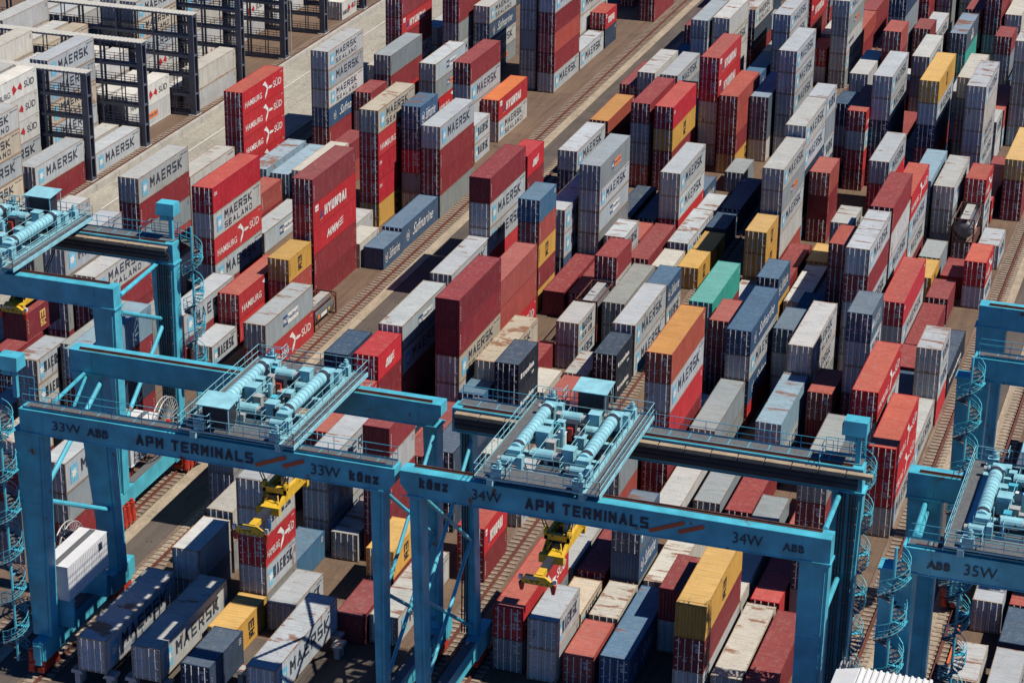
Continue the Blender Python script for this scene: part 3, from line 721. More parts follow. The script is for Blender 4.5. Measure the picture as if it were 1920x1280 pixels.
def spiral(root, cx, cy, z0, z1, r=1.0, a0=0.0, turn=3.4):
    b = MB().mat(T); b.tube((cx, cy, z0), (cx, cy, z1+.9), .11, 8)
    n = int((z1-z0)/.24); da = 2*math.pi*.24/turn; hr = []; hm = []
    tb = MB().mat(M['grate'])
    for i in range(n):
        a = a0+da*i; z = z0+.24*i; a2 = a+da*1.1
        p = lambda aa, rr, zz: (cx+rr*math.cos(aa), cy+rr*math.sin(aa), zz)
        tb.hexa([p(a,.08,z), p(a,r,z), p(a2,r,z), p(a2,.08,z)], [p(a,.08,z+.05), p(a,r,z+.05), p(a2,r,z+.05), p(a2,.08,z+.05)])
        hr.append(p(a, r+.02, z+1.0)); hm.append(p(a, r+.02, z+.5))
        if i % 2 == 0: b.tube(p(a, r+.02, z), p(a, r+.02, z+1.0), .022, 4, cap=False)
        if i % 14 == 13: b.face([p(a,.0,z+.06), p(a,r+.1,z+.06), p(a+.7,r+.15,z+.06), p(a+1.3,r+.1,z+.06)])
    b.path(hr, .034, 4); b.path(hm, .026, 4); b.path([(x, y, z-.75) for x, y, z in hr], .022, 4); b.path([(x, y, z-.98) for x, y, z in hr], .04, 4)
    for k in range(4):
        z = z0+2.5+k*5
        if z < z1: b.bar((cx, cy, z), (cx, cy+1.3, z), .08, .08)
    s_ = put('spiral_stair', b.mesh('spiral_stair'), root); put('treads', tb.mesh('treads'), s_)
def walkway(root, x0, x1, y0, y1, z, sides=(0, 1), gap=None):
    b = MB().mat(M['grate']); b.box(x0, x1, y0, y1, z, z+.05); b.mat(T); b.box(x0, x1, y0, y0+.06, z-.12, z+.07); b.box(x0, x1, y1-.06, y1, z-.12, z+.07)
    x = x0
    while x < x1: b.box(x-.03, x+.03, y0+.06, y1-.06, z+.03, z+.056); x += 1.5
    wv = put('walkway', b.mesh('walkway'), root)
    b = MB().mat(T)
    for s_ in sides:
        y = (y0+.03, y1-.03)[s_]; segs = [(x0, x1)] if not gap else [(x0, gap[0]), (gap[1], x1)]
        for a, c in segs: rail_set(b, [(a, y), (c, y)], z+.05, 1.1, 2.4)
    put('handrail', b.mesh('handrail'), wv)
def reel(root, x, y, z, r, axis='y'):
    b = MB().mat(M['reel']); n = 32
    def p(t, rr, d): return (x+d, y+rr*math.cos(t), z+rr*math.sin(t)) if axis == 'x' else (x+rr*math.cos(t), y+d, z+rr*math.sin(t))
    for d in (-.22, .22):
        for i in range(n): b.tube(p(2*math.pi*i/n, r, d), p(2*math.pi*(i+1)/n, r, d), .06, 5, cap=False)
        for i in range(28): b.tube(p(2*math.pi*i/28, .25, d*.6), p(2*math.pi*i/28, r, d), .035, 4, cap=False)
    b.mat(M['cable'])
    for i in range(n): b.tube(p(2*math.pi*i/n, r*.55, 0), p(2*math.pi*(i+1)/n, r*.55, 0), .16, 6, cap=False)
    rr = put('cable_reel', b.mesh('cable_reel'), root)
    b = MB().mat(M['red']); b.tube(p(0, 0, -.5), p(0, 0, .5), .2, 10); put('hub', b.mesh('hub'), rr)
def brace(root, a, c, r=.16):
    b = MB().mat(T); b.tube(a, c, r, 10); put('brace', b.mesh('brace'), root)
def cabinet(b, x, y, z, sx, sy, sz, m_=None):
    b.mat(m_ or M['teal_pale']); b.box(x-sx/2, x+sx/2, y-sy/2, y+sy/2, z, z+sz); b.box(x-sx/2-.06, x+sx/2+.06, y-sy/2-.06, y+sy/2+.06, z+sz, z+sz+.06)
def trolley(root, cx, yn, yf, flip=1, cab=True):
    """machinery platform spanning both girders; yn, yf are the rail lines"""
    z = ZT+.75; y0, y1 = yn-1.6, yf+1.6
    t = empty('trolley', (0, 0, 0)); t.parent = root
    b = MB().mat(M['teal_pale'])
    for x in (cx-3.4, cx+3.4): b.box(x-.22, x+.22, y0+.3, y1-.3, z-.55, z-.02)
    for y in (yn, (yn+yf)/2-1.6, (yn+yf)/2+1.6, yf): b.box(cx-3.2, cx+3.2, y-.2, y+.2, z-.5, z-.04)
    for y in (yn, yf):
        for x in (cx-3.1, cx+3.1): b.box(x-.7, x+.7, y-.18, y+.18, ZT+.1, ZT+.5)
    b.mat(M['darksteel'])
    for y in (yn, yf):
        for x in (cx-3.4, cx-2.8, cx+2.8, cx+3.4): b.tube((x, y-.1, ZT+.38), (x, y+.1, ZT+.38), .22, 12)
    put('trolley_frame', b.mesh('trolley_frame'), t)
    b = MB().mat(M['grate']); b.box(cx-3.1, cx+3.1, y0+.6, yn+.9, z, z+.05); b.box(cx-3.1, cx+3.1, yf-.9, y1-.6, z, z+.05)
    b.box(cx-.9, cx+.9, yn+.9, yf-.9, z, z+.05)
    b.box(cx+3.62, cx+4.7, y0+.2, y1-.2, z, z+.05); b.box(cx-4.5, cx-3.62, y0+.2, y1-.2, z, z+.05)
    b.mat(M['teal_pale']); b.box(cx+4.66, cx+4.74, y0+.2, y1-.2, z-.2, z+.1); b.box(cx+3.58, cx+3.64, y0+.2, y1-.2, z-.2, z+.1); b.box(cx-4.56, cx-4.5, y0+.2, y1-.2, z-.2, z+.1)
    pf = put('platform', b.mesh('platform'), t)
    b = MB().mat(M['teal_pale'])
    rail_set(b, [(cx+4.7, y0+.2), (cx+4.7, y1-.2)], z+.05, 1.1, 1.3); rail_set(b, [(cx+3.66, y0+2.2), (cx+3.66, y1-2.2)], z+.05, 1.1, 1.5)
    rail_set(b, [(cx-4.5, y0+.2), (cx-4.5, y1-.2)], z+.05, 1.1, 1.3)
    rail_set(b, [(cx-4.5, y0+.2), (cx+4.7, y0+.2)], z+.05, 1.1, 1.3); rail_set(b, [(cx-4.5, y1-.2), (cx+4.7, y1-.2)], z+.05, 1.1, 1.3)
    rail_set(b, [(cx-1.0, yn+1.2), (cx-1.0, yf-1.2)], z+.05, 1.0, 1.4); rail_set(b, [(cx+1.0, yn+1.2), (cx+1.0, yf-1.2)], z+.05, 1.0, 1.4)
    # hanging service cages at the corners
    for x, y in ((cx+4.0, yf+1.9),):
        rail_set(b, [(x-.6, y-.5), (x+.6, y-.5), (x+.6, y+.5), (x-.6, y+.5), (x-.6, y-.5)], ZT-1.6, 1.1, .6); b.box(x-.6, x+.6, y-.5, y+.5, ZT-1.65, ZT-1.58)
        for dx in (-.6, .6): b.bar((x+dx, y+.5, ZT-1.6), (x+dx, y+.5, z), .06, .06)
    put('handrail', b.mesh('handrail'), pf)
    for sx in (-1, 1):
        b = MB().mat(M['teal_pale']); x = cx+sx*2.55; ya, yb = yn+2.2, yf-2.2
        b.tube((x, ya+.5, z+1.0), (x, yb-.5, z+1.0), .48, 20); b.tube((x, ya-.3, z+1.0), (x, ya, z+1.0), .5, 16); b.tube((x, yb, z+1.0), (x, yb+.3, z+1.0), .5, 16)
        for y in (ya-.45, yb+.45): b.box(x-.5, x+.5, y-.35, y+.35, z+.02, z+1.1); b.box(x-.35, x+.6, y-.5, y+.5, z+1.1, z+1.3)
        b.mat(M['darksteel']); b.tube((x, ya, z+1.0), (x, ya+.5, z+1.0), .495, 20); b.tube((x, yb-.5, z+1.0), (x, yb, z+1.0), .495, 20)
        b.mat(M['darksteel']); y = ya+1.0
        while y < yb-1.0: b.tube((x, y, z+1.0), (x, y+.05, z+1.0), .487, 16); y += .55
        put('rope_drum', b.mesh('rope_drum'), t)
        for yy in (ya-1.2, yb+1.2):
            b = MB().mat(M['teal_pale']); b.tube((x-.7, yy, z+.6), (x+.5, yy, z+.6), .3, 12); b.box(x+.5, x+.9, yy-.35, yy+.35, z+.1, z+1.05); b.mat(M['reel']); b.tube((x-1.0, yy, z+.6), (x-.7, yy, z+.6), .22, 10)
            put('gear_motor', b.mesh('gear_motor'), t)
    for sy in (-1, 1):
        ym = (yn+yf)/2+sy*3.4
        b = MB().mat(M['teal_pale']); b.tube((cx-1.3, ym, z+.75), (cx+.2, ym, z+.75), .42, 14); b.mat(M['reel']); b.tube((cx+.2, ym, z+.75), (cx+.8, ym, z+.75), .3, 12)
        cabinet(b, cx+1.3, ym-sy*.2, z+.05, .8, .8, 1.4); b.mat(M['teal_pale']); b.tube((cx+.9, ym-sy*1.3, z+.5), (cx+1.9, ym-sy*1.3, z+.5), .36, 12)
        put('hoist_motor', b.mesh('hoist_motor'), t)
    ym = (yn+yf)/2
    for nm, args in (('control_box', (cx-1.4, ym-.6, z+.05, .9, 1.0, 1.3)), ('control_box', (cx+.2, ym+.9, z+.05, .7, .6, 1.5, M['darksteel'])), ('control_box', (cx-.6, ym-1.5, z+.05, .6, .5, .9, M['reel'])),
                     ('control_box', (cx+1.1, ym+.2, z+.05, .7, .7, .8)), ('control_box', (cx-1.9, ym+1.6, z+.05, .8, .6, .9))):
        b = MB(); cabinet(b, *args); put(nm, b.mesh(nm), t)
    q_ = random.Random(int(cx*10))
    for k in range(14):
        x, y = cx+q_.uniform(-1.8, 1.8), ym+q_.uniform(-4.4, 4.4); sx_, sy_, hz = q_.uniform(.25, .6), q_.uniform(.25, .6), q_.uniform(.4, 1.15)
        b = MB().mat([M['teal_pale'], T, M['reel'], M['darksteel'], M['shedw']][k % 5]); b.box(x-sx_/2, x+sx_/2, y-sy_/2, y+sy_/2, z+.06, z+hz); b.box(x-sx_/2-.04, x+sx_/2+.04, y-sy_/2-.04, y+sy_/2+.04, z+hz, z+hz+.04); put('junction_box', b.mesh('junction_box'), t)
    b = MB().mat(M['teal_pale'])
    for k in range(6):
        y = ym-4.2+1.6*k; b.tube((cx-1.9, y, z+.25), (cx+1.9, y, z+.25), .06, 6); b.tube((cx-1.9, y, z+.25), (cx-1.9, y, z+1.3), .05, 6)
    put('pipework', b.mesh('pipework'), t)
    b = MB().mat(M['teal_pale']); rail_set(b, [(cx-3.0, yn+1.0), (cx+3.0, yn+1.0)], z+.05, 1.0, 1.2); rail_set(b, [(cx-3.0, yf-1.0), (cx+3.0, yf-1.0)], z+.05, 1.0, 1.2)
    put('guard_rail', b.mesh('guard_rail'), pf)
    for x, y in ((cx+2.9, yn-.9), (cx-2.9, yn-.9), (cx-2.9, yf+.9)):
        b = MB().mat(M['teal_pale']); rail_set(b, [(x-.8, y-.6), (x+.8, y-.6), (x+.8, y+.6)], z+.5, 1.0, .6); put('guard_rail', b.mesh('guard_rail'), pf)
    b = MB().mat(M['red']); b.box(cx+.0, cx+.4, ym+.3, ym+.55, z+.3, z+1.3); put('fire_box', b.mesh('fire_box'), t)
    b = MB().mat(M['teal_pale']); b.tube((cx-.1, ym-.4, z), (cx-.1, ym-.4, z+1.6), .18, 10); put('vent_pipe', b.mesh('vent_pipe'), t)
    for x, y in ((cx-3.0, y0+.9), (cx+3.0, y0+.9), (cx+3.1, y1-.9), (cx-3.1, y1-.9)):
        b = MB().mat(M['teal_pale']); b.box(x-.4, x+.4, y-.3, y+.3, z+.05, z+.75); b.tube((x+.1, y, z+.74), (x+.1, y, z+1.15), .2, 10); b.tube((x+.1, y, z+1.15), (x+.1, y, z+1.3), .12, 8); put('drive_motor', b.mesh('drive_motor'), t)
    if cab:
        bx, by = (cx+flip*.2, yf+.6) if flip > 0 else (cx-1.9, yn+.2)
        b = MB().mat(M['darksteel']); b.box(bx-1.0, bx+1.0, by-.7, by+.7, z+.15, z+2.0)
        c = put('electrical_cabinet', b.mesh('electrical_cabinet'), t)
        b = MB().mat(M['teal_pale']); b.hexa([(bx-1.35,by-1.15,z+2.02),(bx+1.35,by-1.15,z+2.02),(bx+1.35,by+1.1,z+2.22),(bx-1.35,by+1.1,z+2.22)], [(bx-1.35,by-1.15,z+2.08),(bx+1.35,by-1.15,z+2.08),(bx+1.35,by+1.1,z+2.28),(bx-1.35,by+1.1,z+2.28)])
        for dx in (-1.2, 1.2):
            for dy in (-1.0, .95): b.box(bx+dx-.04, bx+dx+.04, by+dy-.04, by+dy+.04, z, z+2.1)
        put('canopy', b.mesh('canopy'), c)
    return t
def spreader(root, cx, yc, z, ln=12.0, num='SPE 015', low=None, yn=None, yf=None):
    s = empty('spreader', (0, 0, 0)); s.parent = root; Y = M['yellow']
    h = ln/2
    b = MB().mat(Y); b.box(cx-.55, cx+.55, yc-2.6, yc+2.6, z+.1, z+.55); b.box(cx-.95, cx+.95, yc-2.9, yc-2.5, z-.05, z+.6); b.box(cx-.95, cx+.95, yc+2.5, yc+2.9, z-.05, z+.6)
    for sx in (-.75, .75):
        b.hexa([(cx+sx-.12,yc-2.6,z+.4),(cx+sx+.12,yc-2.6,z+.4),(cx+sx+.12,yc+2.6,z+.4),(cx+sx-.12,yc+2.6,z+.4)], [(cx+sx-.12,yc-1.3,z+1.15),(cx+sx+.12,yc-1.3,z+1.15),(cx+sx+.12,yc+1.3,z+1.15),(cx+sx-.12,yc+1.3,z+1.15)])
    b.mat(M['darksteel']); b.box(cx-.5, cx+.5, yc-1.6, yc+1.6, z+.55, z+.95)
    b.mat(Y)
    for sx in (-.62, .62):
        for dy in (-2.2, -1.5, 1.5, 2.2): b.tube((cx+sx, yc+dy, z+.5), (cx+sx*.6, yc+dy*.8, z+1.1), .05, 6)
    b.mat(M['cable'])
    for dy in (-2.3, -1.1, .4, 1.9): b.path([(cx-.6, yc+dy, z+.55), (cx-.75, yc+dy+.3, z+.85), (cx-.2, yc+dy+.5, z+1.0), (cx+.4, yc+dy+.2, z+.7)], .04, 5)
    put('main_frame', b.mesh('main_frame'), s)
    for sy in (-1, 1):
        b = MB().mat(Y if sy > 0 else M['yellow']); ya, yb = sorted((yc+sy*2.6, yc+sy*(h-.3)))
        b.box(cx-.28, cx+.28, ya, yb, z+.08, z+.48); b.mat(M['darksteel']); b.box(cx-.30, cx+.30, ya+(yb-ya)*(.35 if sy < 0 else .1), ya+(yb-ya)*(.9 if sy < 0 else .65), z+.06, z+.50)
        put('telescopic_beam', b.mesh('telescopic_beam'), s)
        b = MB().mat(Y); ye = yc+sy*h
        n = len(b.v); prof = [(-1.15, -.15), (1.15, -.15), (1.15, .12), (.55, .5), (-.95, .5), (-1.15, .15)]
        b.v += [(cx+x, ye-.16, z+zz) for x, zz in prof]+[(cx+x, ye+.16, z+zz) for x, zz in prof]; k = 6
        b.f.append(tuple(range(n, n+k))); b.f.append(tuple(range(n+2*k-1, n+k-1, -1))); b.m += [0, 0]
        for i in range(k): j = (i+1) % k; b.f.append((n+j, n+i, n+k+i, n+k+j)); b.m.append(0)
        b.mat(M['black'])
        for i in range(5): b.tube((cx-.8+.4*i, ye-.17, z+.0), (cx-.8+.4*i, ye-.162, z+.0), .06, 8)
        if sy < 0:
            pl = lambda a, zz: (cx+a, ye-.166, z+zz)
            poly(b, M['white'], [(-.85,.27),(-.05,.27),(-.05,.47),(-.85,.47)], pl); write(b, M['black'], num, -.8, -.1, .31, .43, lambda a, zz: (cx+a, ye-.17, z+zz), bold=.02)
            write(b, M['black'], 'senis', -.6, .2, .10, .24, pl, bold=.04)
        eb = put('end_beam', b.mesh('end_beam'), s)
        b = MB()
        for sx in (-1, 1):
            b.mat(M['red']); b.hexa([(cx+sx*1.2-.1,ye-.12,z-.75),(cx+sx*1.2+.1,ye-.12,z-.75),(cx+sx*1.2+.1,ye+.12,z-.75),(cx+sx*1.2-.1,ye+.12,z-.75)], [(cx+sx*1.2-.2,ye-.2,z-.1),(cx+sx*1.2+.2,ye-.2,z-.1),(cx+sx*1.2+.2,ye+.2,z-.1),(cx+sx*1.2-.2,ye+.2,z-.1)])
            b.mat(M['white']); b.box(cx+sx*1.3-.13, cx+sx*1.3+.13, ye-.13, ye+.13, z+.12, z+.42)
        put('flipper', b.mesh('flipper'), eb)
    # headblock and ropes
    b = MB().mat(Y); b.box(cx-1.0, cx+1.0, yc-1.5, yc-1.1, z+1.15, z+1.6); b.box(cx-1.0, cx+1.0, yc+1.1, yc+1.5, z+1.15, z+1.6)
    for sx in (-.85, .85): b.box(cx+sx-.12, cx+sx+.12, yc-1.5, yc+1.5, z+1.15, z+1.5)
    b.mat(M['reel']); b.box(cx+.2, cx+.75, yc-.6, yc+.3, z+1.2, z+2.1); b.mat(Y)
    for x, y in ((cx+.2, yc-.6), (cx+.75, yc-.6), (cx+.2, yc+.3), (cx+.75, yc+.3)): b.box(x-.04, x+.04, y-.04, y+.04, z+1.2, z+2.15)
    b.mat(M['yellow'])
    for sx in (-1, 1):
        for sy in (-1, 1): b.tube((cx+sx*.9-.1, yc+sy*1.3, z+1.75), (cx+sx*.9+.1, yc+sy*1.3, z+1.75), .34, 14)
    put('headblock', b.mesh('headblock'), s)
    b = MB().mat(M['cable'])
    for sx in (-1, 1):
        for sy in (-1, 1):
            for dd in (-.12, .12): b.tube((cx+sx*.9+dd, yc+sy*1.3, z+2.0), (cx+sx*2.4, yc+sy*3.0+dd, ZT+.5), .05, 5)
    put('hoist_ropes', b.mesh('hoist_ropes'), s)
def face_text(g, items, y):
    pl = lambda a, z, l=0: (a, y-.062-l, z)
    for it in items:
        b = MB()
        if it[0] == 'slash':
            for (a0, a1, z0, z1) in it[1]: poly(b, M['redtxt'], [(a0,z0),(a0+.15,z0-.26),(a1,z1-.26),(a1-.1,z1+.05)], pl)
        elif it[0] == 'abb':
            _, a0, z0, s_ = it; write(b, M['dark'], 'ABB', a0, a0+s_*2.1, z0, z0+s_*.80, pl, bold=.035, spacing=1.12, res=6)
            b.mat(T); q = lambda a, z: (a, y-.072, z)
            b.face([q(a0,z0+s_*.38),q(a0+s_*2.1,z0+s_*.38),q(a0+s_*2.1,z0+s_*.405),q(a0,z0+s_*.405)])
        else:
            _, t_, a0, a1, z0, z1, bo = it
            if bo: strokes(b, M['dark'], t_, a0, a1, z0, z1, pl, th=bo, gap=.3 if bo < .3 else .12)
            else: write(b, M['dark'], t_, a0, a1, z0, z1, pl, bold=0, res=6)
        put('lettering', b.mesh('lettering'), g)
M['redtxt'] = plain('girder_red_slash', (.48, .085, .03), .5)

def crane(label, xl, xr, yn, cfg):
    """yn = camera-side face of the near girder"""
    root = empty('gantry_crane', ((xl+xr)/2, yn+6, 0)); tag(root, label, 'gantry crane', 'blue rail-mounted gantry cranes')
    sub = empty('portal', (0, 0, 0)); bpy.data.objects.remove(sub)
    OFF = Vector((-(xl+xr)/2, -(yn+6), 0))
    class Rt: pass
    before = set(bpy.data.objects)
    yf = yn+11.5; gy = 1.35; H = 1.95
    nx0, nx1 = cfg['near']; fx0, fx1 = cfg['far']
    gn = girder(root, nx0, nx1, yn, yn+gy, ZT, H, chamf=cfg.get('chn', (0, 0)))
    gf = girder(root, fx0, fx1, yf, yf+gy, ZT, H, chamf=cfg.get('chf', (0, 0)))
    face_text(gn, cfg['text'], yn)
    top_rail(root, nx0+.8, nx1-.8, yn+.35 if cfg['wn'] else yn+.98, ZT); top_rail(root, fx0+.8, fx1-.8, yf+.3, ZT)
    if cfg['wn']:     # walkway on the near girder
        walkway(root, nx0+.3, nx1-.2, yn+.12, yn+1.25, ZT+.03, (0, 1))
    else:
        walkway(root, fx0+.3, fx1-.2, yf+.55, yf+1.7, ZT+.03, (1,))
        b = MB().mat(M['tan']); x = fx0+.4
        while x < fx1-1: b.box(x, x+1.9, yf-.62, yf-.12, ZT-.32, ZT-.20); b.box(x, x+1.9, yf-.66, yf-.60, ZT-.5, ZT-.20); x += 2.0
        b.mat(M['darksteel']); b.box(fx0+.3, fx1-.5, yf-.62, yf-.05, ZT-.62, ZT-.34)
        for zz in (ZT-.85, ZT-1.25): b.tube((fx0+.3, yf-.25, zz), (fx1-.3, yf-.25, zz), .13, 8)
        b.box(fx0+.3, fx1-.3, yf-.30, yf-.02, ZT-1.6, ZT-.95)
        put('cable_tray', b.mesh('cable_tray'), gf)
    zb = 3.3; zl = ZT-H
    def L_(k):
        x0, x1, b0, b1 = k; return x0, x1, b0, b1
    for (side, yy) in (('nl', yn+.05), ('nr', yn+.05), ('fl', yf+.05), ('fr', yf+.05)):
        if side in cfg['legs']:
            x0, x1, b0, b1 = cfg['legs'][side]; leg(root, x0, x1, yy, yy+1.25, zl, zb, b0, b1, yy+1.1)
    for x, face in ((xl, cfg.get('ml', -1)), (xr, cfg.get('mr', 1))):
        b = MB().mat(T); b.box(x-.42, x+.42, yn-1.2, yf+2.9, 1.75, zb); b.box(x-.5, x+.5, yn-1.0, yn+2.2, 1.6, zb+.02); b.box(x-.5, x+.5, yf-1.0, yf+2.2, 1.6, zb+.02)
        b.box(x-.30, x+.30, yn-1.4, yn-1.2, 1.4, zb-.2)
        b.mat(M['grate']); b.box(x-.38, x+.38, yn+2.3, yf-1.1, zb+.01, zb+.06)
        s_ = put('sill_beam', b.mesh('sill_beam'), root)
        bogies(root, x, (yn+.3, yf+1.2), face)
    # bracing
    for br in cfg['braces']: brace(root, *br)
    for a in cfg.get('spiral', ()): spiral(root, *a)
    for a in cfg.get('reel', ()): reel(root, *a)
    if 'hood' in cfg:
        x, y = cfg['hood']; b = MB().mat(T); b.box(x-.18, x+.18, y-.18, y+.18, ZT, ZT+2.4); b.hexa([(x-1.2,y-.7,ZT+2.4),(x+.6,y-.7,ZT+2.4),(x+.6,y+.7,ZT+2.4),(x-1.2,y+.7,ZT+2.4)], [(x-1.1,y-.6,ZT+3.5),(x+.6,y-.6,ZT+3.5),(x+.6,y+.6,ZT+3.5),(x-1.1,y+.6,ZT+3.5)])
        b.box(x-1.0, x-.2, y-.25, y+.25, ZT+1.8, ZT+2.4); b.mat(M['glasspane']); b.box(x-1.22, x-1.18, y-.5, y+.5, ZT+2.5, ZT+3.2)
        put('pulley_hood', b.mesh('pulley_hood'), root)
        b = MB().mat(T); rail_set(b, [(x-2.6, y-1.2), (x-2.6, y+1.2), (x+.9, y+1.2)], ZT, 1.2, 1.0); put('handrail', b.mesh('handrail'), root)
    if 'house' in cfg:
        x0, x1, y0, y1, z0, z1 = cfg['house']
        b = MB().mat(M['shedw']); b.box(x0, x1-.03, y0, y1, z0, z1); y = y0+.1
        while y < y1-.15: b.box(x1-.03, x1, y, y+.14, z0+.1, z1-.1); y += .28
        b.box(x0-.02, x1+.02, y0-.02, y1+.02, z1, z1+.06); b.box(x0-.02, x1+.02, y0-.02, y1+.02, z0-.08, z0)
        e_ = put('electrical_house', b.mesh('electrical_house'), root)
        b = MB().mat(M['glasspane']); b.box(x1, x1+.02, y1-1.5, y1-.9, z1-1.0, z1-.35); put('window', b.mesh('window'), e_)
        b = MB().mat(M['grate']); b.box((x0+x1)/2-.25, (x0+x1)/2+.25, y0+.1, y1-.1, z1+.062, z1+.10); put('roof_strip', b.mesh('roof_strip'), e_)
        b = MB().mat(M['reel'])
        for k in range(2): b.box(x0+.3, x0+1.3, y0-.6, y0-.02, z0+.1+1.35*k, z0+1.3+1.35*k)
        put('cooling_unit', b.mesh('cooling_unit'), e_)
        b = MB().mat(T); b.box(x0, x1, y0+.4, y0+.7, zb, z0-.08); b.box(x0, x1, y1-.7, y1-.4, zb, z0-.08); put('support', b.mesh('support'), e_)
    if 'cables' in cfg:
        for (x, y, z0, z1) in cfg['cables']:
            b = MB().mat(M['cable'])
            for dx in (0, .22, .44): b.tube((x+dx, y, z0), (x+dx, y, z1), .06, 6)
            z = z0+.5; b.mat(M['decal'])
            while z < z1: b.box(x-.1, x+.54, y+.01, y+.05, z, z+.08); z += 1.3
            put('power_cable', b.mesh('power_cable'), root)
    if cfg.get('trolley') is not None:
        cx = cfg['trolley']; trolley(root, cx, yn+.6, yf+.6, cfg.get('flip', 1))
    if cfg.get('spr'):
        sx, sy, sz, sl, num = cfg['spr']; spreader(root, sx, sy, sz, sl, num)
    for o in set(bpy.data.objects)-before:
        if o.parent == root: o.location = o.location+OFF
    return root

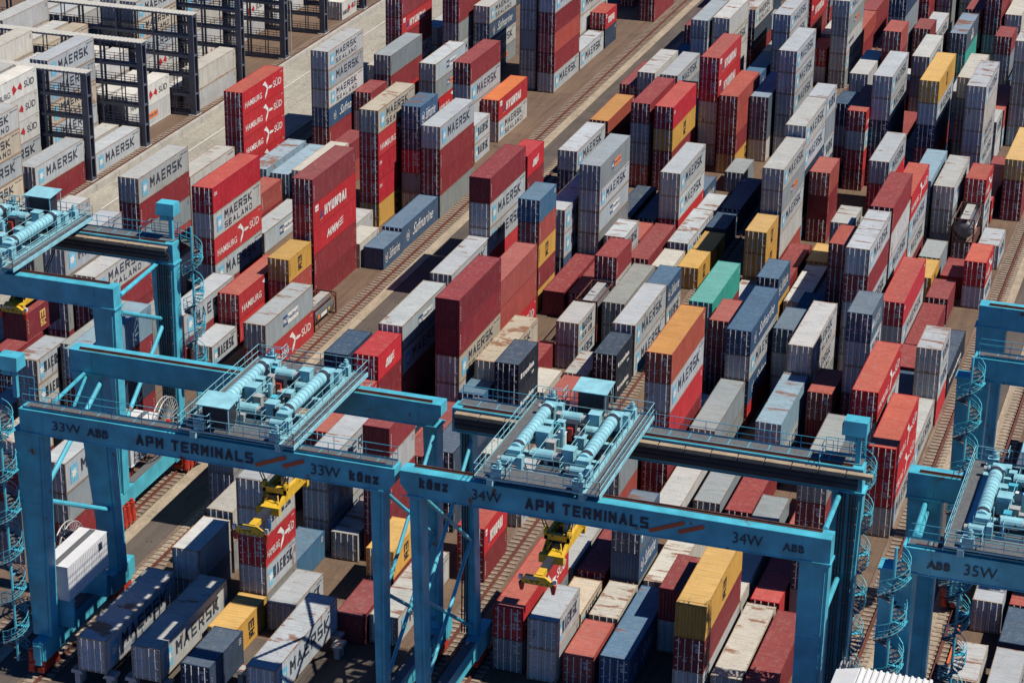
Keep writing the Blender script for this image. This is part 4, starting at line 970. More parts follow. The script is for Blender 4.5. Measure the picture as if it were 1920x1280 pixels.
# block, right edge x, front y, base z, height, length, kind, label, closed front end
CONT = [
('32',-115.6,270.66,10.36,2.59,12.19,'M','grey long container lettered in two lines, atop a pale grey one, upper left',0),
('32',-115.6,270.66,7.77,2.59,12.19,'m','pale grey long star-emblem container, between pale grey ones, upper left',0),
('32',-115.6,270.66,5.18,2.59,12.19,'M','grey long container lettered in two lines, between pale grey and blue ones',0),
('32',-115.6,270.66,2.59,2.59,12.19,'S','blue long container with white script, between pale grey and maroon ones',0),
('32',-115.6,270.66,0.0,2.59,12.19,'r','plain maroon long container, under a blue one',0),
('32',-115.99,245.17,11.6,2.9,12.19,'H','bright red long container with white swoosh, atop a bright red one, upper far left',0),
('32',-115.99,245.17,8.7,2.9,12.19,'H','bright red long container with white swoosh, between bright red ones, upper far left',0),
('32',-115.99,245.17,5.8,2.9,12.19,'H','bright red long container with white swoosh, between bright red ones, upper left',0),
('32',-115.99,245.17,2.9,2.9,12.19,'H',0,0),
('32',-115.99,245.17,-0.0,2.9,12.19,'r',0,0),
('32',-115.85,297.93,10.67,2.59,12.19,'r',0,0),
('32',-115.85,297.93,8.08,2.59,12.19,'Y','red long container, white lettering and triangle, between maroon ones',0),
('32',-115.85,297.93,5.18,2.9,12.19,'r',0,0),
('32',-115.85,297.93,2.59,2.59,12.19,'m',0,0),
('32',-115.85,297.93,0.0,2.59,12.19,'g',0,0),
('32',-115.98,291.05,2.9,2.59,6.06,'w',0,0),
('32',-115.98,291.05,0.0,2.9,6.06,'s',0,0),
('32',-112.86,278.51,2.9,2.59,6.06,'r',0,0),
('32',-112.86,278.51,0.0,2.9,6.06,'m',0,0),
('32',-112.81,285.79,5.8,2.9,12.19,'g','plain grey long container, atop a maroon one, upper left',0),
('32',-112.81,285.79,2.9,2.9,12.19,'r',0,0),
('32',-112.81,285.79,-0.0,2.9,12.19,'R',0,0),
('32',-115.8,312.67,2.9,2.59,12.19,'ml',0,0),
('32',-115.8,312.67,0.0,2.9,12.19,'m',0,0),
('32',-106.75,287.13,5.18,2.59,12.19,'P','grey long container with blue and white panel, atop a grey one',0),
('32',-106.75,287.13,2.59,2.59,12.19,'L',0,0),
('32',-106.75,287.13,0.0,2.59,12.19,'H',0,0),
('32',-106.75,309.47,7.77,2.59,12.19,'M','grey long container lettered in two lines, atop a blue one',0),
('32',-106.75,309.47,5.18,2.59,12.19,'S','blue long container with white script, between pale grey ones',0),
('32',-106.75,309.47,2.59,2.59,12.19,'m',0,0),
('32',-106.75,309.47,0.0,2.59,12.19,'L',0,0),
('32',-97.99,276.62,8.7,2.9,12.19,'r','plain maroon long container, atop a pale grey one',0),
('32',-97.99,276.62,5.8,2.9,12.19,'m','pale grey long star-emblem container, between maroon and white ones',0),
('32',-97.99,276.62,2.9,2.9,12.19,'w',0,0),
('32',-97.99,276.62,-0.0,2.9,12.19,'ru',0,0),
('32',-98.04,244.24,11.6,2.9,12.19,'mb','beige long container lettered in two lines, atop a bright red one',0),
('32',-98.04,244.24,8.7,2.9,12.19,'H','bright red long container with white swoosh, between beige and bright red ones',0),
('32',-98.04,244.24,5.8,2.9,12.19,'C','bright red long container, small white initials, between bright red ones',0),
('32',-98.04,244.24,2.9,2.9,12.19,'C','bright red long container, small white initials, between bright red and yellow ones',0),
('32',-98.04,244.24,-0.0,2.9,12.19,'y','yellow long container, stacked black letters, under a bright red one',0),
('32',-94.97,250.19,10.67,2.9,6.06,'S','blue short container with white script, atop a navy one',0),
('32',-94.97,250.19,8.08,2.59,6.06,'b',0,0),
('32',-94.97,250.19,5.18,2.9,6.06,'H',0,0),
('32',-94.97,250.19,2.59,2.59,6.06,'g',0,1),
('32',-94.97,250.19,0.0,2.59,6.06,'w',0,0),
('32',-92.2,249.53,8.7,2.9,12.19,'m','pale grey long star-emblem container, atop a maroon one, upper left',0),
('32',-92.2,249.53,5.8,2.9,12.19,'r','plain maroon long container, between pale grey and maroon ones, upper left',0),
('32',-92.2,249.53,2.9,2.9,12.19,'r','plain maroon long container, between maroon and grey ones, upper left, leftmost',0),
('32',-92.2,249.53,-0.0,2.9,12.19,'g','plain grey long container, under a maroon one, upper left',1),
('32',-95.23,270.61,2.59,2.59,6.06,'m',0,0),
('32',-95.23,270.61,0.0,2.59,6.06,'m',0,0),
('32',-95.31,280.37,2.9,2.9,12.19,'O','orange-roofed red long container with white lettering, atop a pale grey one',0),
('32',-95.31,280.37,0.0,2.9,12.19,'M','grey long container lettered in two lines, under an orange-topped one',0),
('32',-95.35,218.39,11.6,2.9,12.19,'r','plain maroon long container, atop a bright red one',0),
('32',-95.35,218.39,8.7,2.9,12.19,'Y','red long container, white lettering and triangle, between maroon and bright red ones',0),
('32',-95.35,218.39,5.8,2.9,12.19,'HM','red long container with slanted white lettering, between bright red and maroon ones',0),
('32',-95.35,218.39,2.9,2.9,12.19,'r','plain maroon long container, between bright red and maroon ones, middle left',0),
('32',-95.35,218.39,-0.0,2.9,12.19,'r','plain maroon long container, under a maroon one, middle left',0),
('32',-95.28,211.46,5.18,2.59,6.06,'y','yellow short container, stacked black letters, atop a rust red one',0),
('32',-95.28,211.46,2.59,2.59,6.06,'ru',0,0),
('32',-95.28,211.46,0.0,2.59,6.06,'r',0,0),
('32',-92.1,198.24,2.9,2.9,12.19,'P','grey long container with blue and white panel, atop a bright red one',0),
('32',-92.1,198.24,0.0,2.9,12.19,'H','bright red long container with white swoosh, under a pale grey one',0),
('32',-92.2,230.91,0.0,2.59,6.06,'S','blue short container with white script, alone on the ground',1),
('32',-92.4,237.22,0.0,2.9,12.19,'S','blue long container with white script, alone on the ground, upper left',0),
('32',-95.02,230.7,0.0,2.9,6.06,'w',0,0),
('32',-97.97,236.09,0.0,2.9,6.06,'w',0,0),
('32',-113.0,212.1,11.6,2.9,12.19,'m','pale grey long star-emblem container, atop a maroon one, upper far left',0),
('32',-113.0,212.1,8.7,2.9,12.19,'r','plain maroon long container, between pale grey and grey ones',0),
('32',-113.0,212.1,5.8,2.9,12.19,'g','plain grey long container, between maroon and rust red ones',0),
('32',-113.0,212.1,2.9,2.9,12.19,'ru','plain rust red long container, between grey ones',0),
('32',-113.0,212.1,-0.0,2.9,12.19,'g',0,0),
('32',-115.79,229.96,5.8,2.9,12.19,'ml','grey long container with small line lettering, atop a grey one',0),
('32',-115.79,229.96,2.9,2.9,12.19,'g',0,0),
('32',-115.79,229.96,-0.0,2.9,12.19,'g',0,0),
('32',-104.2,212.05,11.6,2.9,12.19,'C','bright red long container, small white initials, atop a pale grey one',0),
('32',-104.2,212.05,8.7,2.9,12.19,'M','grey long container lettered in two lines, between bright red ones',0),
('32',-104.2,212.05,5.8,2.9,12.19,'H','bright red long container with white swoosh, between pale grey ones',0),
('32',-104.2,212.05,2.9,2.9,12.19,'m','pale grey long star-emblem container, between bright red and maroon ones',0),
('32',-104.2,212.05,-0.0,2.9,12.19,'r',0,0),
('32',-109.81,216.32,0.0,2.9,6.06,'m','pale grey short star-emblem container, alone on the ground, middle far left, leftmost',0),
('32',-101.01,197.82,2.9,2.9,12.19,'m','pale grey long star-emblem container, atop a maroon one, middle far left',0),
('32',-101.01,197.82,0.0,2.9,12.19,'r','plain maroon long container, under a pale grey one',0),
('32',-98.11,204.89,2.9,2.9,12.19,'H','bright red long container with white swoosh, atop a bright red one, middle far left',0),
('32',-98.11,204.89,0.0,2.9,12.19,'R',0,0),
('32',-98.14,198.18,0.0,2.59,6.06,'m','pale grey short star-emblem container, alone on the ground, middle far left, rightmost',0),
('32',-98.3,305.31,11.6,2.9,12.19,'g',0,0),
('32',-98.3,305.31,8.7,2.9,12.19,'g',0,0),
('32',-98.3,305.31,5.8,2.9,12.19,'g',0,1),
('32',-98.3,305.31,2.9,2.9,12.19,'g',0,0),
('32',-98.3,305.31,-0.0,2.9,12.19,'g',0,0),
('32',-95.35,304.75,11.6,2.9,12.19,'m',0,0),
('32',-95.35,304.75,8.7,2.9,12.19,'r','plain maroon long container, between pale grey and rust red ones',0),
('32',-95.35,304.75,5.8,2.9,12.19,'ru','plain rust red long container, between maroon ones',0),
('32',-95.35,304.75,2.9,2.9,12.19,'r','plain maroon long container, between rust red and pale grey ones',0),
('32',-95.35,304.75,-0.0,2.9,12.19,'m','pale grey long star-emblem container, under a maroon one',0),
('32',-95.22,317.06,0.0,2.9,12.19,'m','pale grey long star-emblem container, alone on the ground, upper right',0),
('32',-95.18,329.83,2.9,2.59,6.06,'Y','red short container, white lettering and triangle, atop a navy one',0),
('32',-95.18,329.83,0.0,2.9,6.06,'b',0,0),
('32',-98.18,326.51,5.49,2.9,12.19,'m',0,0),
('32',-98.18,326.51,2.59,2.9,12.19,'w',0,0),
('32',-98.18,326.51,0.0,2.59,12.19,'g',0,0),
('32',-109.94,236.58,2.59,2.59,6.06,'ru','plain rust red short container, atop a maroon one, upper left',0),
('32',-109.94,236.58,0.0,2.59,6.06,'r',0,0),
('32',-107.04,230.88,0.0,2.59,12.19,'P','grey long container with blue and white panel, alone on the ground',0),
('32',-109.77,244.28,2.59,2.59,12.19,'lb','faded light blue long container, atop a grey one',0),
('32',-109.77,244.28,0.0,2.59,12.19,'g',0,1),
('32',-112.73,244.32,2.9,2.59,12.19,'lb','faded light blue long container, topping a stack',0),
('32',-112.73,244.32,0.0,2.9,12.19,'ru',0,0),
('32',-106.98,244.45,2.9,2.9,12.19,'w',0,0),
('32',-106.98,244.45,0.0,2.9,12.19,'b',0,0),
('32',-106.98,256.76,2.9,2.59,6.06,'r',0,0),
('32',-106.98,256.76,0.0,2.9,6.06,'ru',0,0),
('32',-103.85,196.34,2.59,2.9,6.06,'g','plain grey short container, atop a grey one',0),
('32',-103.85,196.34,0.0,2.59,6.06,'g',0,0),
('32',-107.15,191.08,8.7,2.9,12.19,'M','grey long container lettered in two lines, atop a maroon one',0),
('32',-107.15,191.08,5.8,2.9,12.19,'r','plain maroon long container, between pale grey and maroon ones, middle far left',0),
('32',-107.15,191.08,2.9,2.9,12.19,'r',0,0),
('32',-107.15,191.08,-0.0,2.9,12.19,'r',0,0),
('32',-112.69,183.89,2.9,2.59,6.06,'r','plain maroon short container, atop a maroon one',1),
('32',-112.69,183.89,0.0,2.9,6.06,'r',0,0),
('32',-106.83,178.3,5.18,2.59,6.06,'m','pale grey short star-emblem container, atop a pale grey one, middle far left',0),
('32',-106.83,178.3,2.59,2.59,6.06,'m','pale grey short star-emblem container, between pale grey and grey ones',0),
('32',-106.83,178.3,0.0,2.59,6.06,'g',0,0),
('32',-104.03,182.31,5.49,2.59,12.19,'g',0,0),
('32',-104.03,182.31,2.9,2.59,12.19,'g',0,0),
('32',-104.03,182.31,0.0,2.9,12.19,'g',0,0),
('32',-112.75,195.34,2.59,2.9,12.19,'w',0,0),
('32',-112.75,195.34,0.0,2.59,12.19,'r',0,0),
('32',-109.79,189.96,11.6,2.9,12.19,'m','pale grey long star-emblem container, atop a grey one, middle far left, leftmost',0),
('32',-109.79,189.96,8.7,2.9,12.19,'g','plain grey long container, between pale grey and grey ones, middle far left',0),
('32',-109.79,189.96,5.8,2.9,12.19,'g',0,0),
('32',-109.79,189.96,2.9,2.9,12.19,'r',0,0),
('32',-109.79,189.96,-0.0,2.9,12.19,'g',0,0),
('32',-115.88,194.36,11.29,2.59,12.19,'w','plain white long container, atop a grey one, upper far left',0),
('32',-115.88,194.36,8.39,2.9,12.19,'g','plain grey long container, between white and pale grey ones',0),
('32',-115.88,194.36,5.8,2.59,12.19,'m',0,0),
('32',-115.88,194.36,2.9,2.9,12.19,'b',0,0),
('32',-115.88,194.36,0.0,2.9,12.19,'ru',0,0),
('32',-95.35,168.05,11.6,2.9,12.19,'lb','faded light blue long container, atop a maroon one',0),
('32',-95.35,168.05,8.7,2.9,12.19,'r','plain maroon long container, between light blue and navy ones',0),
('32',-95.35,168.05,5.8,2.9,12.19,'b','plain navy long container, between maroon ones',0),
('32',-95.35,168.05,2.9,2.9,12.19,'r','plain maroon long container, between navy and grey ones',0),
('32',-95.35,168.05,-0.0,2.9,12.19,'g','plain grey long container, under a maroon one, middle far left',0),
('32',-92.4,157.6,5.8,2.9,12.19,'m','pale grey long star-emblem container, atop a grey one, middle far left, rightmost',0),
('32',-92.4,157.6,2.9,2.9,12.19,'g','plain grey long container, between pale grey and maroon ones',0),
('32',-92.4,157.6,-0.0,2.9,12.19,'r','plain maroon long container, under a grey one',0),
('32',-110.06,178.4,0.0,2.59,6.06,'w','plain white short container, alone on the ground, middle far left',0),
('32',-95.15,154.62,8.7,2.9,6.06,'w','plain white short container, atop a maroon one, middle far left',0),
('32',-95.15,154.62,5.8,2.9,6.06,'r','plain maroon short container, between white and grey ones',1),
('32',-95.15,154.62,2.9,2.9,6.06,'g','plain grey short container, between maroon and grey ones',1),
('32',-95.15,154.62,-0.0,2.9,6.06,'g','plain grey short container, under a grey one',0),
('32',-98.1,173.21,0.0,2.59,6.06,'t',0,0),
('33',-77.52,213.32,5.18,2.59,12.19,'m','pale grey long star-emblem container, topping a stack',0),
('33',-77.52,213.32,2.59,2.59,12.19,'g',0,0),
('33',-77.52,213.32,0.0,2.59,12.19,'r',0,0),
('33',-68.66,191.11,11.6,2.9,12.19,'T','maroon long container with small white front lettering, atop a maroon one',1),
('33',-68.66,191.11,8.7,2.9,12.19,'T','maroon long container with small white front lettering, between maroon and beige ones',1),
('33',-68.66,191.11,5.8,2.9,12.19,'mb','beige long container lettered in two lines, between maroon and pale grey ones',0),
('33',-68.66,191.11,2.9,2.9,12.19,'M',0,0),
('33',-68.66,191.11,-0.0,2.9,12.19,'R',0,0),
('33',-68.88,203.42,8.7,2.9,12.19,'ru','plain rust red long container, atop a rust red one, middle right',0),
('33',-68.88,203.42,5.8,2.9,12.19,'ru','plain rust red long container, between rust red and bright red ones',0),
('33',-68.88,203.42,2.9,2.9,12.19,'H',0,0),
('33',-68.88,203.42,-0.0,2.9,12.19,'R',0,0),
('33',-77.55,225.63,11.6,2.9,12.19,'T','maroon long container with small white front lettering, atop a pale grey one',1),
('33',-77.55,225.63,8.7,2.9,12.19,'m','pale grey long star-emblem container, between maroon and pale grey ones',0),
('33',-77.55,225.63,5.8,2.9,12.19,'m','pale grey long star-emblem container, between pale grey and bright red ones, middle left',0),
('33',-77.55,225.63,2.9,2.9,12.19,'R',0,0),
('33',-77.55,225.63,-0.0,2.9,12.19,'b',0,0),
('33',-77.35,237.94,10.67,2.59,6.06,'HM','red short container with slanted white lettering, atop a maroon one, upper right',0),
('33',-77.35,237.94,7.77,2.9,6.06,'r',0,0),
('33',-77.35,237.94,5.18,2.59,6.06,'m',0,0),
('33',-77.35,237.94,2.59,2.59,6.06,'r',0,0),
('33',-77.35,237.94,0.0,2.59,6.06,'ru',0,0),
('33',-74.49,191.2,8.39,2.59,12.19,'P','grey long container with blue and white panel, atop a pale grey one',0),
('33',-74.49,191.2,5.8,2.59,12.19,'m','pale grey long star-emblem container, between pale grey and rust red ones',0),
('33',-74.49,191.2,2.9,2.9,12.19,'ru','plain rust red long container, between pale grey and navy ones',0),
('33',-74.49,191.2,0.0,2.9,12.19,'b',0,0),
('33',-74.49,184.95,7.77,2.59,6.06,'HM','red short container with slanted white lettering, atop a maroon one, middle left',0),
('33',-74.49,184.95,5.18,2.59,6.06,'r','plain maroon short container, between bright red and maroon ones',1),
('33',-74.49,184.95,2.59,2.59,6.06,'r',0,0),
('33',-74.49,184.95,0.0,2.59,6.06,'ru',0,0),
('33',-77.24,184.28,7.77,2.59,6.06,'b','plain navy short container, atop a yellow one',1),
('33',-77.24,184.28,5.18,2.59,6.06,'y',0,0),
('33',-77.24,184.28,2.59,2.59,6.06,'ru',0,0),
('33',-77.24,184.28,0.0,2.59,6.06,'ru',0,0),
('33',-71.68,224.88,10.36,2.59,6.06,'s','plain blue short container, atop a rust red one',0),
('33',-71.68,224.88,7.77,2.59,6.06,'ru','plain rust red short container, between blue and yellow ones',0),
('33',-71.68,224.88,5.18,2.59,6.06,'y',0,0),
('33',-71.68,224.88,2.59,2.59,6.06,'r',0,1),
('33',-71.68,224.88,0.0,2.59,6.06,'y',0,0),
('33',-71.73,234.34,5.8,2.9,12.19,'m','pale grey long star-emblem container, atop a pale grey one, upper right, leftmost',0),
('33',-71.73,234.34,2.9,2.9,12.19,'m',0,0),
('33',-71.73,234.34,-0.0,2.9,12.19,'S',0,0),
('33',-68.62,237.48,10.36,2.9,12.19,'L','grey long container with orange panel, atop a pale grey one, upper right, leftmost',0),
('33',-68.62,237.48,7.77,2.59,12.19,'m','pale grey long star-emblem container, between grey and pale grey ones',0),
('33',-68.62,237.48,5.18,2.59,12.19,'P','grey long container with blue and white panel, between pale grey and grey ones',0),
('33',-68.62,237.48,2.59,2.59,12.19,'g','plain grey long container, under a pale grey one',0),
('33',-68.62,237.48,0.0,2.59,12.19,'g',0,0),
('33',-77.48,257.63,5.18,2.59,12.19,'m','pale grey long star-emblem container, atop a navy one',0),
('33',-77.48,257.63,2.59,2.59,12.19,'b',0,0),
('33',-77.48,257.63,0.0,2.59,12.19,'r',0,0),
('33',-77.44,270.8,5.18,2.59,12.19,'o','ochre-roofed rust red long container, atop a maroon one',0),
('33',-77.44,270.8,2.59,2.59,12.19,'r',0,0),
('33',-77.44,270.8,0.0,2.59,12.19,'r',0,0),
('33',-77.36,292.79,5.49,2.59,12.19,'w','plain white long container, topping a stack, upper right',0),
('33',-77.36,292.79,2.9,2.59,12.19,'g',0,0),
('33',-77.36,292.79,0.0,2.9,12.19,'b',0,0),
('33',-74.44,293.69,5.18,2.59,12.19,'m','pale grey long star-emblem container, atop a grey one, upper right',0),
('33',-74.44,293.69,2.59,2.59,12.19,'g',0,0),
('33',-74.44,293.69,0.0,2.59,12.19,'r',0,0),
('33',-80.37,294.79,2.59,2.9,12.19,'r',0,0),
('33',-80.37,294.79,0.0,2.59,12.19,'r',0,0),
('33',-65.79,280.9,11.6,2.9,12.19,'Y','red long container, white lettering and triangle, atop a bright red one',0),
('33',-65.79,280.9,8.7,2.9,12.19,'Y','red long container, white lettering and triangle, between bright red and pale grey ones',0),
('33',-65.79,280.9,5.8,2.9,12.19,'m',0,0),
('33',-65.79,280.9,2.9,2.9,12.19,'m',0,0),
('33',-65.79,280.9,-0.0,2.9,12.19,'g',0,0),
('33',-71.71,269.62,8.39,2.59,12.19,'r','plain maroon long container, atop a grey one',0),
('33',-71.71,269.62,5.8,2.59,12.19,'g',0,0),
('33',-71.71,269.62,2.9,2.9,12.19,'g',0,0),
('33',-71.71,269.62,0.0,2.9,12.19,'o',0,0),
('33',-68.58,269.25,8.08,2.9,12.19,'C','bright red long container, small white initials, atop a yellow one',0),
('33',-68.58,269.25,5.18,2.9,12.19,'y','yellow long container, stacked black letters, between bright red and maroon ones',0),
('33',-68.58,269.25,2.59,2.59,12.19,'r',0,0),
('33',-68.58,269.25,0.0,2.59,12.19,'r',0,0),
('33',-74.51,309.98,8.7,2.59,12.19,'L','grey long container with orange panel, atop a pale grey one, upper right, rightmost',0),
('33',-74.51,309.98,5.8,2.9,12.19,'m',0,0),
('33',-74.51,309.98,2.9,2.9,12.19,'g',0,0),
('33',-74.51,309.98,0.0,2.9,12.19,'ru',0,0),
('33',-71.69,311.08,8.7,2.9,12.19,'w','plain white long container, atop a pale grey one',0),
('33',-71.69,311.08,5.8,2.9,12.19,'m',0,0),
('33',-71.69,311.08,2.9,2.9,12.19,'w',0,0),
('33',-71.69,311.08,-0.0,2.9,12.19,'m',0,0),
('33',-71.8,328.18,5.8,2.9,12.19,'M',0,0),
('33',-71.8,328.18,2.9,2.9,12.19,'b',0,0),
('33',-71.8,328.18,-0.0,2.9,12.19,'r',0,0),
('33',-62.64,278.68,7.77,2.59,12.19,'ru','plain rust red long container, atop a rust red one, upper right',0),
('33',-62.64,278.68,5.18,2.59,12.19,'ru',0,0),
('33',-62.64,278.68,2.59,2.59,12.19,'r',0,0),
('33',-62.64,278.68,0.0,2.59,12.19,'y',0,0),
('33',-60.03,285.12,5.8,2.9,12.19,'d','slate blue long container with white letters, atop a slate blue one',0),
('33',-60.03,285.12,2.9,2.9,12.19,'d',0,0),
('33',-60.03,285.12,-0.0,2.9,12.19,'w',0,0),
('33',-62.87,251.28,5.8,2.9,12.19,'m','pale grey long star-emblem container, atop a pale grey one, upper right, rightmost',0),
('33',-62.87,251.28,2.9,2.9,12.19,'m','pale grey long star-emblem container, between pale grey and bright red ones, upper right',0),
('33',-62.87,251.28,-0.0,2.9,12.19,'R',0,0),
('33',-62.74,191.26,5.8,2.9,6.06,'k','near-black short container with white name, atop a black one, middle right, leftmost',0),
('33',-62.74,191.26,2.9,2.9,6.06,'k','near-black short container with white name, between black and grey ones',0),
('33',-62.74,191.26,-0.0,2.9,6.06,'g',0,1),
('33',-68.59,224.53,0.0,2.9,12.19,'T','maroon long container with small white front lettering, alone on the ground',1),
('33',-65.83,224.9,0.0,2.9,12.19,'r',0,0),
('33',-62.75,224.35,5.18,2.59,6.06,'r','plain maroon short container, atop a pale grey one, middle right',0),
('33',-62.75,224.35,2.59,2.59,6.06,'M',0,0),
('33',-62.75,224.35,0.0,2.59,6.06,'r',0,0),
('33',-62.85,217.78,2.59,2.59,6.06,'TK','silver short tank container in frame, atop a rust red one',0),
('33',-62.85,217.78,0.0,2.59,6.06,'ru',0,0),
('33',-62.89,211.25,2.59,2.59,6.06,'M','grey short container lettered in two lines, atop a pale grey one',0),
('33',-62.89,211.25,0.0,2.59,6.06,'m','pale grey short star-emblem container, under a pale grey one',0),
('33',-59.96,218.06,2.59,2.59,12.19,'g','plain grey long container, atop a grey one, middle right, leftmost',0),
('33',-59.96,218.06,0.0,2.59,12.19,'g',0,0),
('33',-56.91,211.34,2.9,2.9,12.19,'m','pale grey long star-emblem container, atop a pale grey one, middle right',0),
('33',-56.91,211.34,0.0,2.9,12.19,'m','pale grey long star-emblem container, under a pale grey one, middle right',0),
('33',-56.92,223.9,2.9,2.59,6.06,'S','blue short container with white script, atop a pale grey one',0),
('33',-56.92,223.9,0.0,2.9,6.06,'m',0,0),
('33',-56.91,237.54,0.0,2.59,6.06,'y','yellow short container, stacked black letters, alone on the ground, middle right, leftmost',0),
('33',-56.8,243.77,0.0,2.59,6.06,'y','yellow short container, stacked black letters, alone on the ground, middle right, rightmost',0),
('33',-59.72,236.55,0.0,2.59,6.06,'w',0,0),
('33',-62.75,237.53,0.0,2.9,12.19,'r','plain maroon long container, alone on the ground, middle right',0),
('33',-65.62,244.19,0.0,2.59,6.06,'ru',0,0),
('33',-65.56,237.48,2.59,2.59,6.06,'m','pale grey short star-emblem container, topping a stack, middle right',0),
('33',-65.56,237.48,0.0,2.59,6.06,'m',0,0),
('33',-59.83,244.06,0.0,2.9,12.19,'m','pale grey long star-emblem container, alone on the ground, middle right',0),
('33',-59.79,257.2,0.0,2.59,6.06,'m',0,0),
('33',-56.89,250.41,0.0,2.9,6.06,'b','plain navy short container, alone on the ground, upper right',1),
('33',-56.91,257.56,0.0,2.9,12.19,'b','plain navy long container, alone on the ground',0),
('33',-59.88,271.86,0.0,2.59,6.06,'g','plain grey short container, alone on the ground, upper right',0),
('33',-62.81,263.59,0.0,2.59,6.06,'S',0,0),
('33',-65.56,205.64,0.0,2.59,6.06,'r',0,1),
('33',-59.89,204.64,0.0,2.59,6.06,'m','pale grey short star-emblem container, alone on the ground, middle right',0),
('33',-56.9,204.58,2.59,2.59,6.06,'k','near-black short container with white name, atop a black one, middle right, rightmost',0),
('33',-56.9,204.58,0.0,2.59,6.06,'k','near-black short container with white name, under a black one',0),
('33',-59.72,198.11,0.0,2.59,6.06,'ru','plain rust red short container, alone on the ground, middle right',0),
('33',-62.64,199.0,0.0,2.59,6.06,'w','plain white short container, alone on the ground, middle right',0),
('33',-74.42,172.42,5.49,2.59,12.19,'H','bright red long container with white swoosh, topping a stack',0),
('33',-74.42,172.42,2.59,2.9,12.19,'r',0,0),
('33',-74.42,172.42,0.0,2.59,12.19,'r',0,0),
('33',-65.63,165.35,10.36,2.59,6.06,'r','plain maroon short container, atop a white one',1),
('33',-65.63,165.35,7.77,2.59,6.06,'w','plain white short container, between maroon ones',0),
('33',-65.63,165.35,5.18,2.59,6.06,'r','plain maroon short container, between white and maroon ones',0),
('33',-65.63,165.35,2.59,2.59,6.06,'r','plain maroon short container, between maroon ones',0),
('33',-65.63,165.35,0.0,2.59,6.06,'r',0,1),
('33',-62.64,172.87,5.18,2.59,12.19,'b','plain navy long container, atop a navy one',0),
('33',-62.64,172.87,2.59,2.59,12.19,'b','plain navy long container, between navy ones',0),
('33',-62.64,172.87,0.0,2.59,12.19,'b','plain navy long container, under a navy one',0),
('33',-65.72,189.57,2.9,2.9,6.06,'s','plain blue short container, topping a stack',0),
('33',-65.72,189.57,0.0,2.9,6.06,'ru',0,0),
('33',-59.72,179.02,2.59,2.59,6.06,'w','plain white short container, atop a maroon one, middle left',0),
('33',-59.72,179.02,0.0,2.59,6.06,'r',0,0),
('33',-65.96,175.15,2.9,2.9,12.19,'r','plain maroon long container, atop a maroon one',0),
('33',-65.96,175.15,0.0,2.9,12.19,'r',0,0),
('33',-71.43,152.51,10.36,2.59,6.06,'m','pale grey short star-emblem container, atop a pale grey one, lower left',0),
('33',-71.43,152.51,7.77,2.59,6.06,'m','pale grey short star-emblem container, between pale grey and bright red ones, lower left',0),
('33',-71.43,152.51,5.18,2.59,6.06,'H','bright red short container with white swoosh, between pale grey ones',0),
('33',-71.43,152.51,2.59,2.59,6.06,'m','pale grey short star-emblem container, between bright red and grey ones',0),
('33',-71.43,152.51,0.0,2.59,6.06,'g',0,0),
('33',-80.56,165.93,5.8,2.9,12.19,'g','plain grey long container, atop a grey one, middle far left',1),
('33',-80.56,165.93,2.9,2.9,12.19,'g','plain grey long container, under a grey one',0),
('33',-80.56,165.93,-0.0,2.9,12.19,'g',0,0),
('33',-77.51,152.59,2.59,2.9,6.06,'w','plain white short container, atop a grey one, lower far left, leftmost',0),
('33',-77.51,152.59,0.0,2.59,6.06,'g',0,0),
('33',-77.64,159.45,2.9,2.9,6.06,'w','plain white short container, atop a grey one, lower far left, rightmost',0),
('33',-77.64,159.45,0.0,2.9,6.06,'g',0,1),
('33',-71.5,158.69,0.0,2.59,6.06,'s','plain blue short container, alone on the ground',0),
('33',-71.48,165.75,5.8,2.9,12.19,'m','pale grey long star-emblem container, atop a pale grey one, middle left',0),
('33',-71.48,165.75,2.9,2.9,12.19,'m','pale grey long star-emblem container, between pale grey ones, lower left',0),
('33',-71.48,165.75,-0.0,2.9,12.19,'m','pale grey long star-emblem container, under a pale grey one, lower left',0),
('33',-68.48,164.83,0.0,2.59,12.19,'m','pale grey long star-emblem container, alone on the ground, lower left, leftmost',0),
('33',-62.66,158.53,2.59,2.59,6.06,'y','yellow short container, stacked black letters, atop a maroon one',0),
('33',-62.66,158.53,0.0,2.59,6.06,'r',0,0),
('33',-62.66,151.82,0.0,2.59,6.06,'r','plain maroon short container, alone on the ground, lower left',1),
('33',-60.0,152.56,0.0,2.59,12.19,'m','pale grey long star-emblem container, alone on the ground, lower left, rightmost',0),
('33',-56.95,164.98,2.59,2.59,6.06,'Y','red short container, white lettering and triangle, atop a maroon one',0),
('33',-56.95,164.98,0.0,2.59,6.06,'r','plain maroon short container, under a bright red one',0),
('33',-57.2,175.74,0.0,2.9,12.19,'m','pale grey long star-emblem container, alone on the ground, lower right',0),
('33',-71.4,146.33,0.0,2.59,6.06,'y','yellow short container, stacked black letters, alone on the ground, lower far left',0),
('33',-62.8,309.85,10.67,2.59,12.19,'m','pale grey long star-emblem container, atop a pale grey one, upper far right, leftmost',0),
('33',-62.8,309.85,8.08,2.59,12.19,'m',0,0),
('33',-62.8,309.85,5.49,2.59,12.19,'g',0,0),
('33',-62.8,309.85,2.59,2.9,12.19,'g',0,0),
('33',-62.8,309.85,0.0,2.59,12.19,'r',0,0),
('33',-62.89,324.99,10.98,2.59,12.19,'H',0,0),
('33',-62.89,324.99,8.08,2.9,12.19,'Y',0,0),
('33',-62.89,324.99,5.49,2.59,12.19,'r',0,0),
('33',-62.89,324.99,2.9,2.59,12.19,'r',0,0),
('33',-62.89,324.99,0.0,2.9,12.19,'m',0,0),
('33',-57.17,287.59,11.6,2.9,12.19,'m','pale grey long star-emblem container, atop a pale grey one, upper far right, second from left',0),
('33',-57.17,287.59,8.7,2.9,12.19,'m','pale grey long star-emblem container, between pale grey ones, upper far right',0),
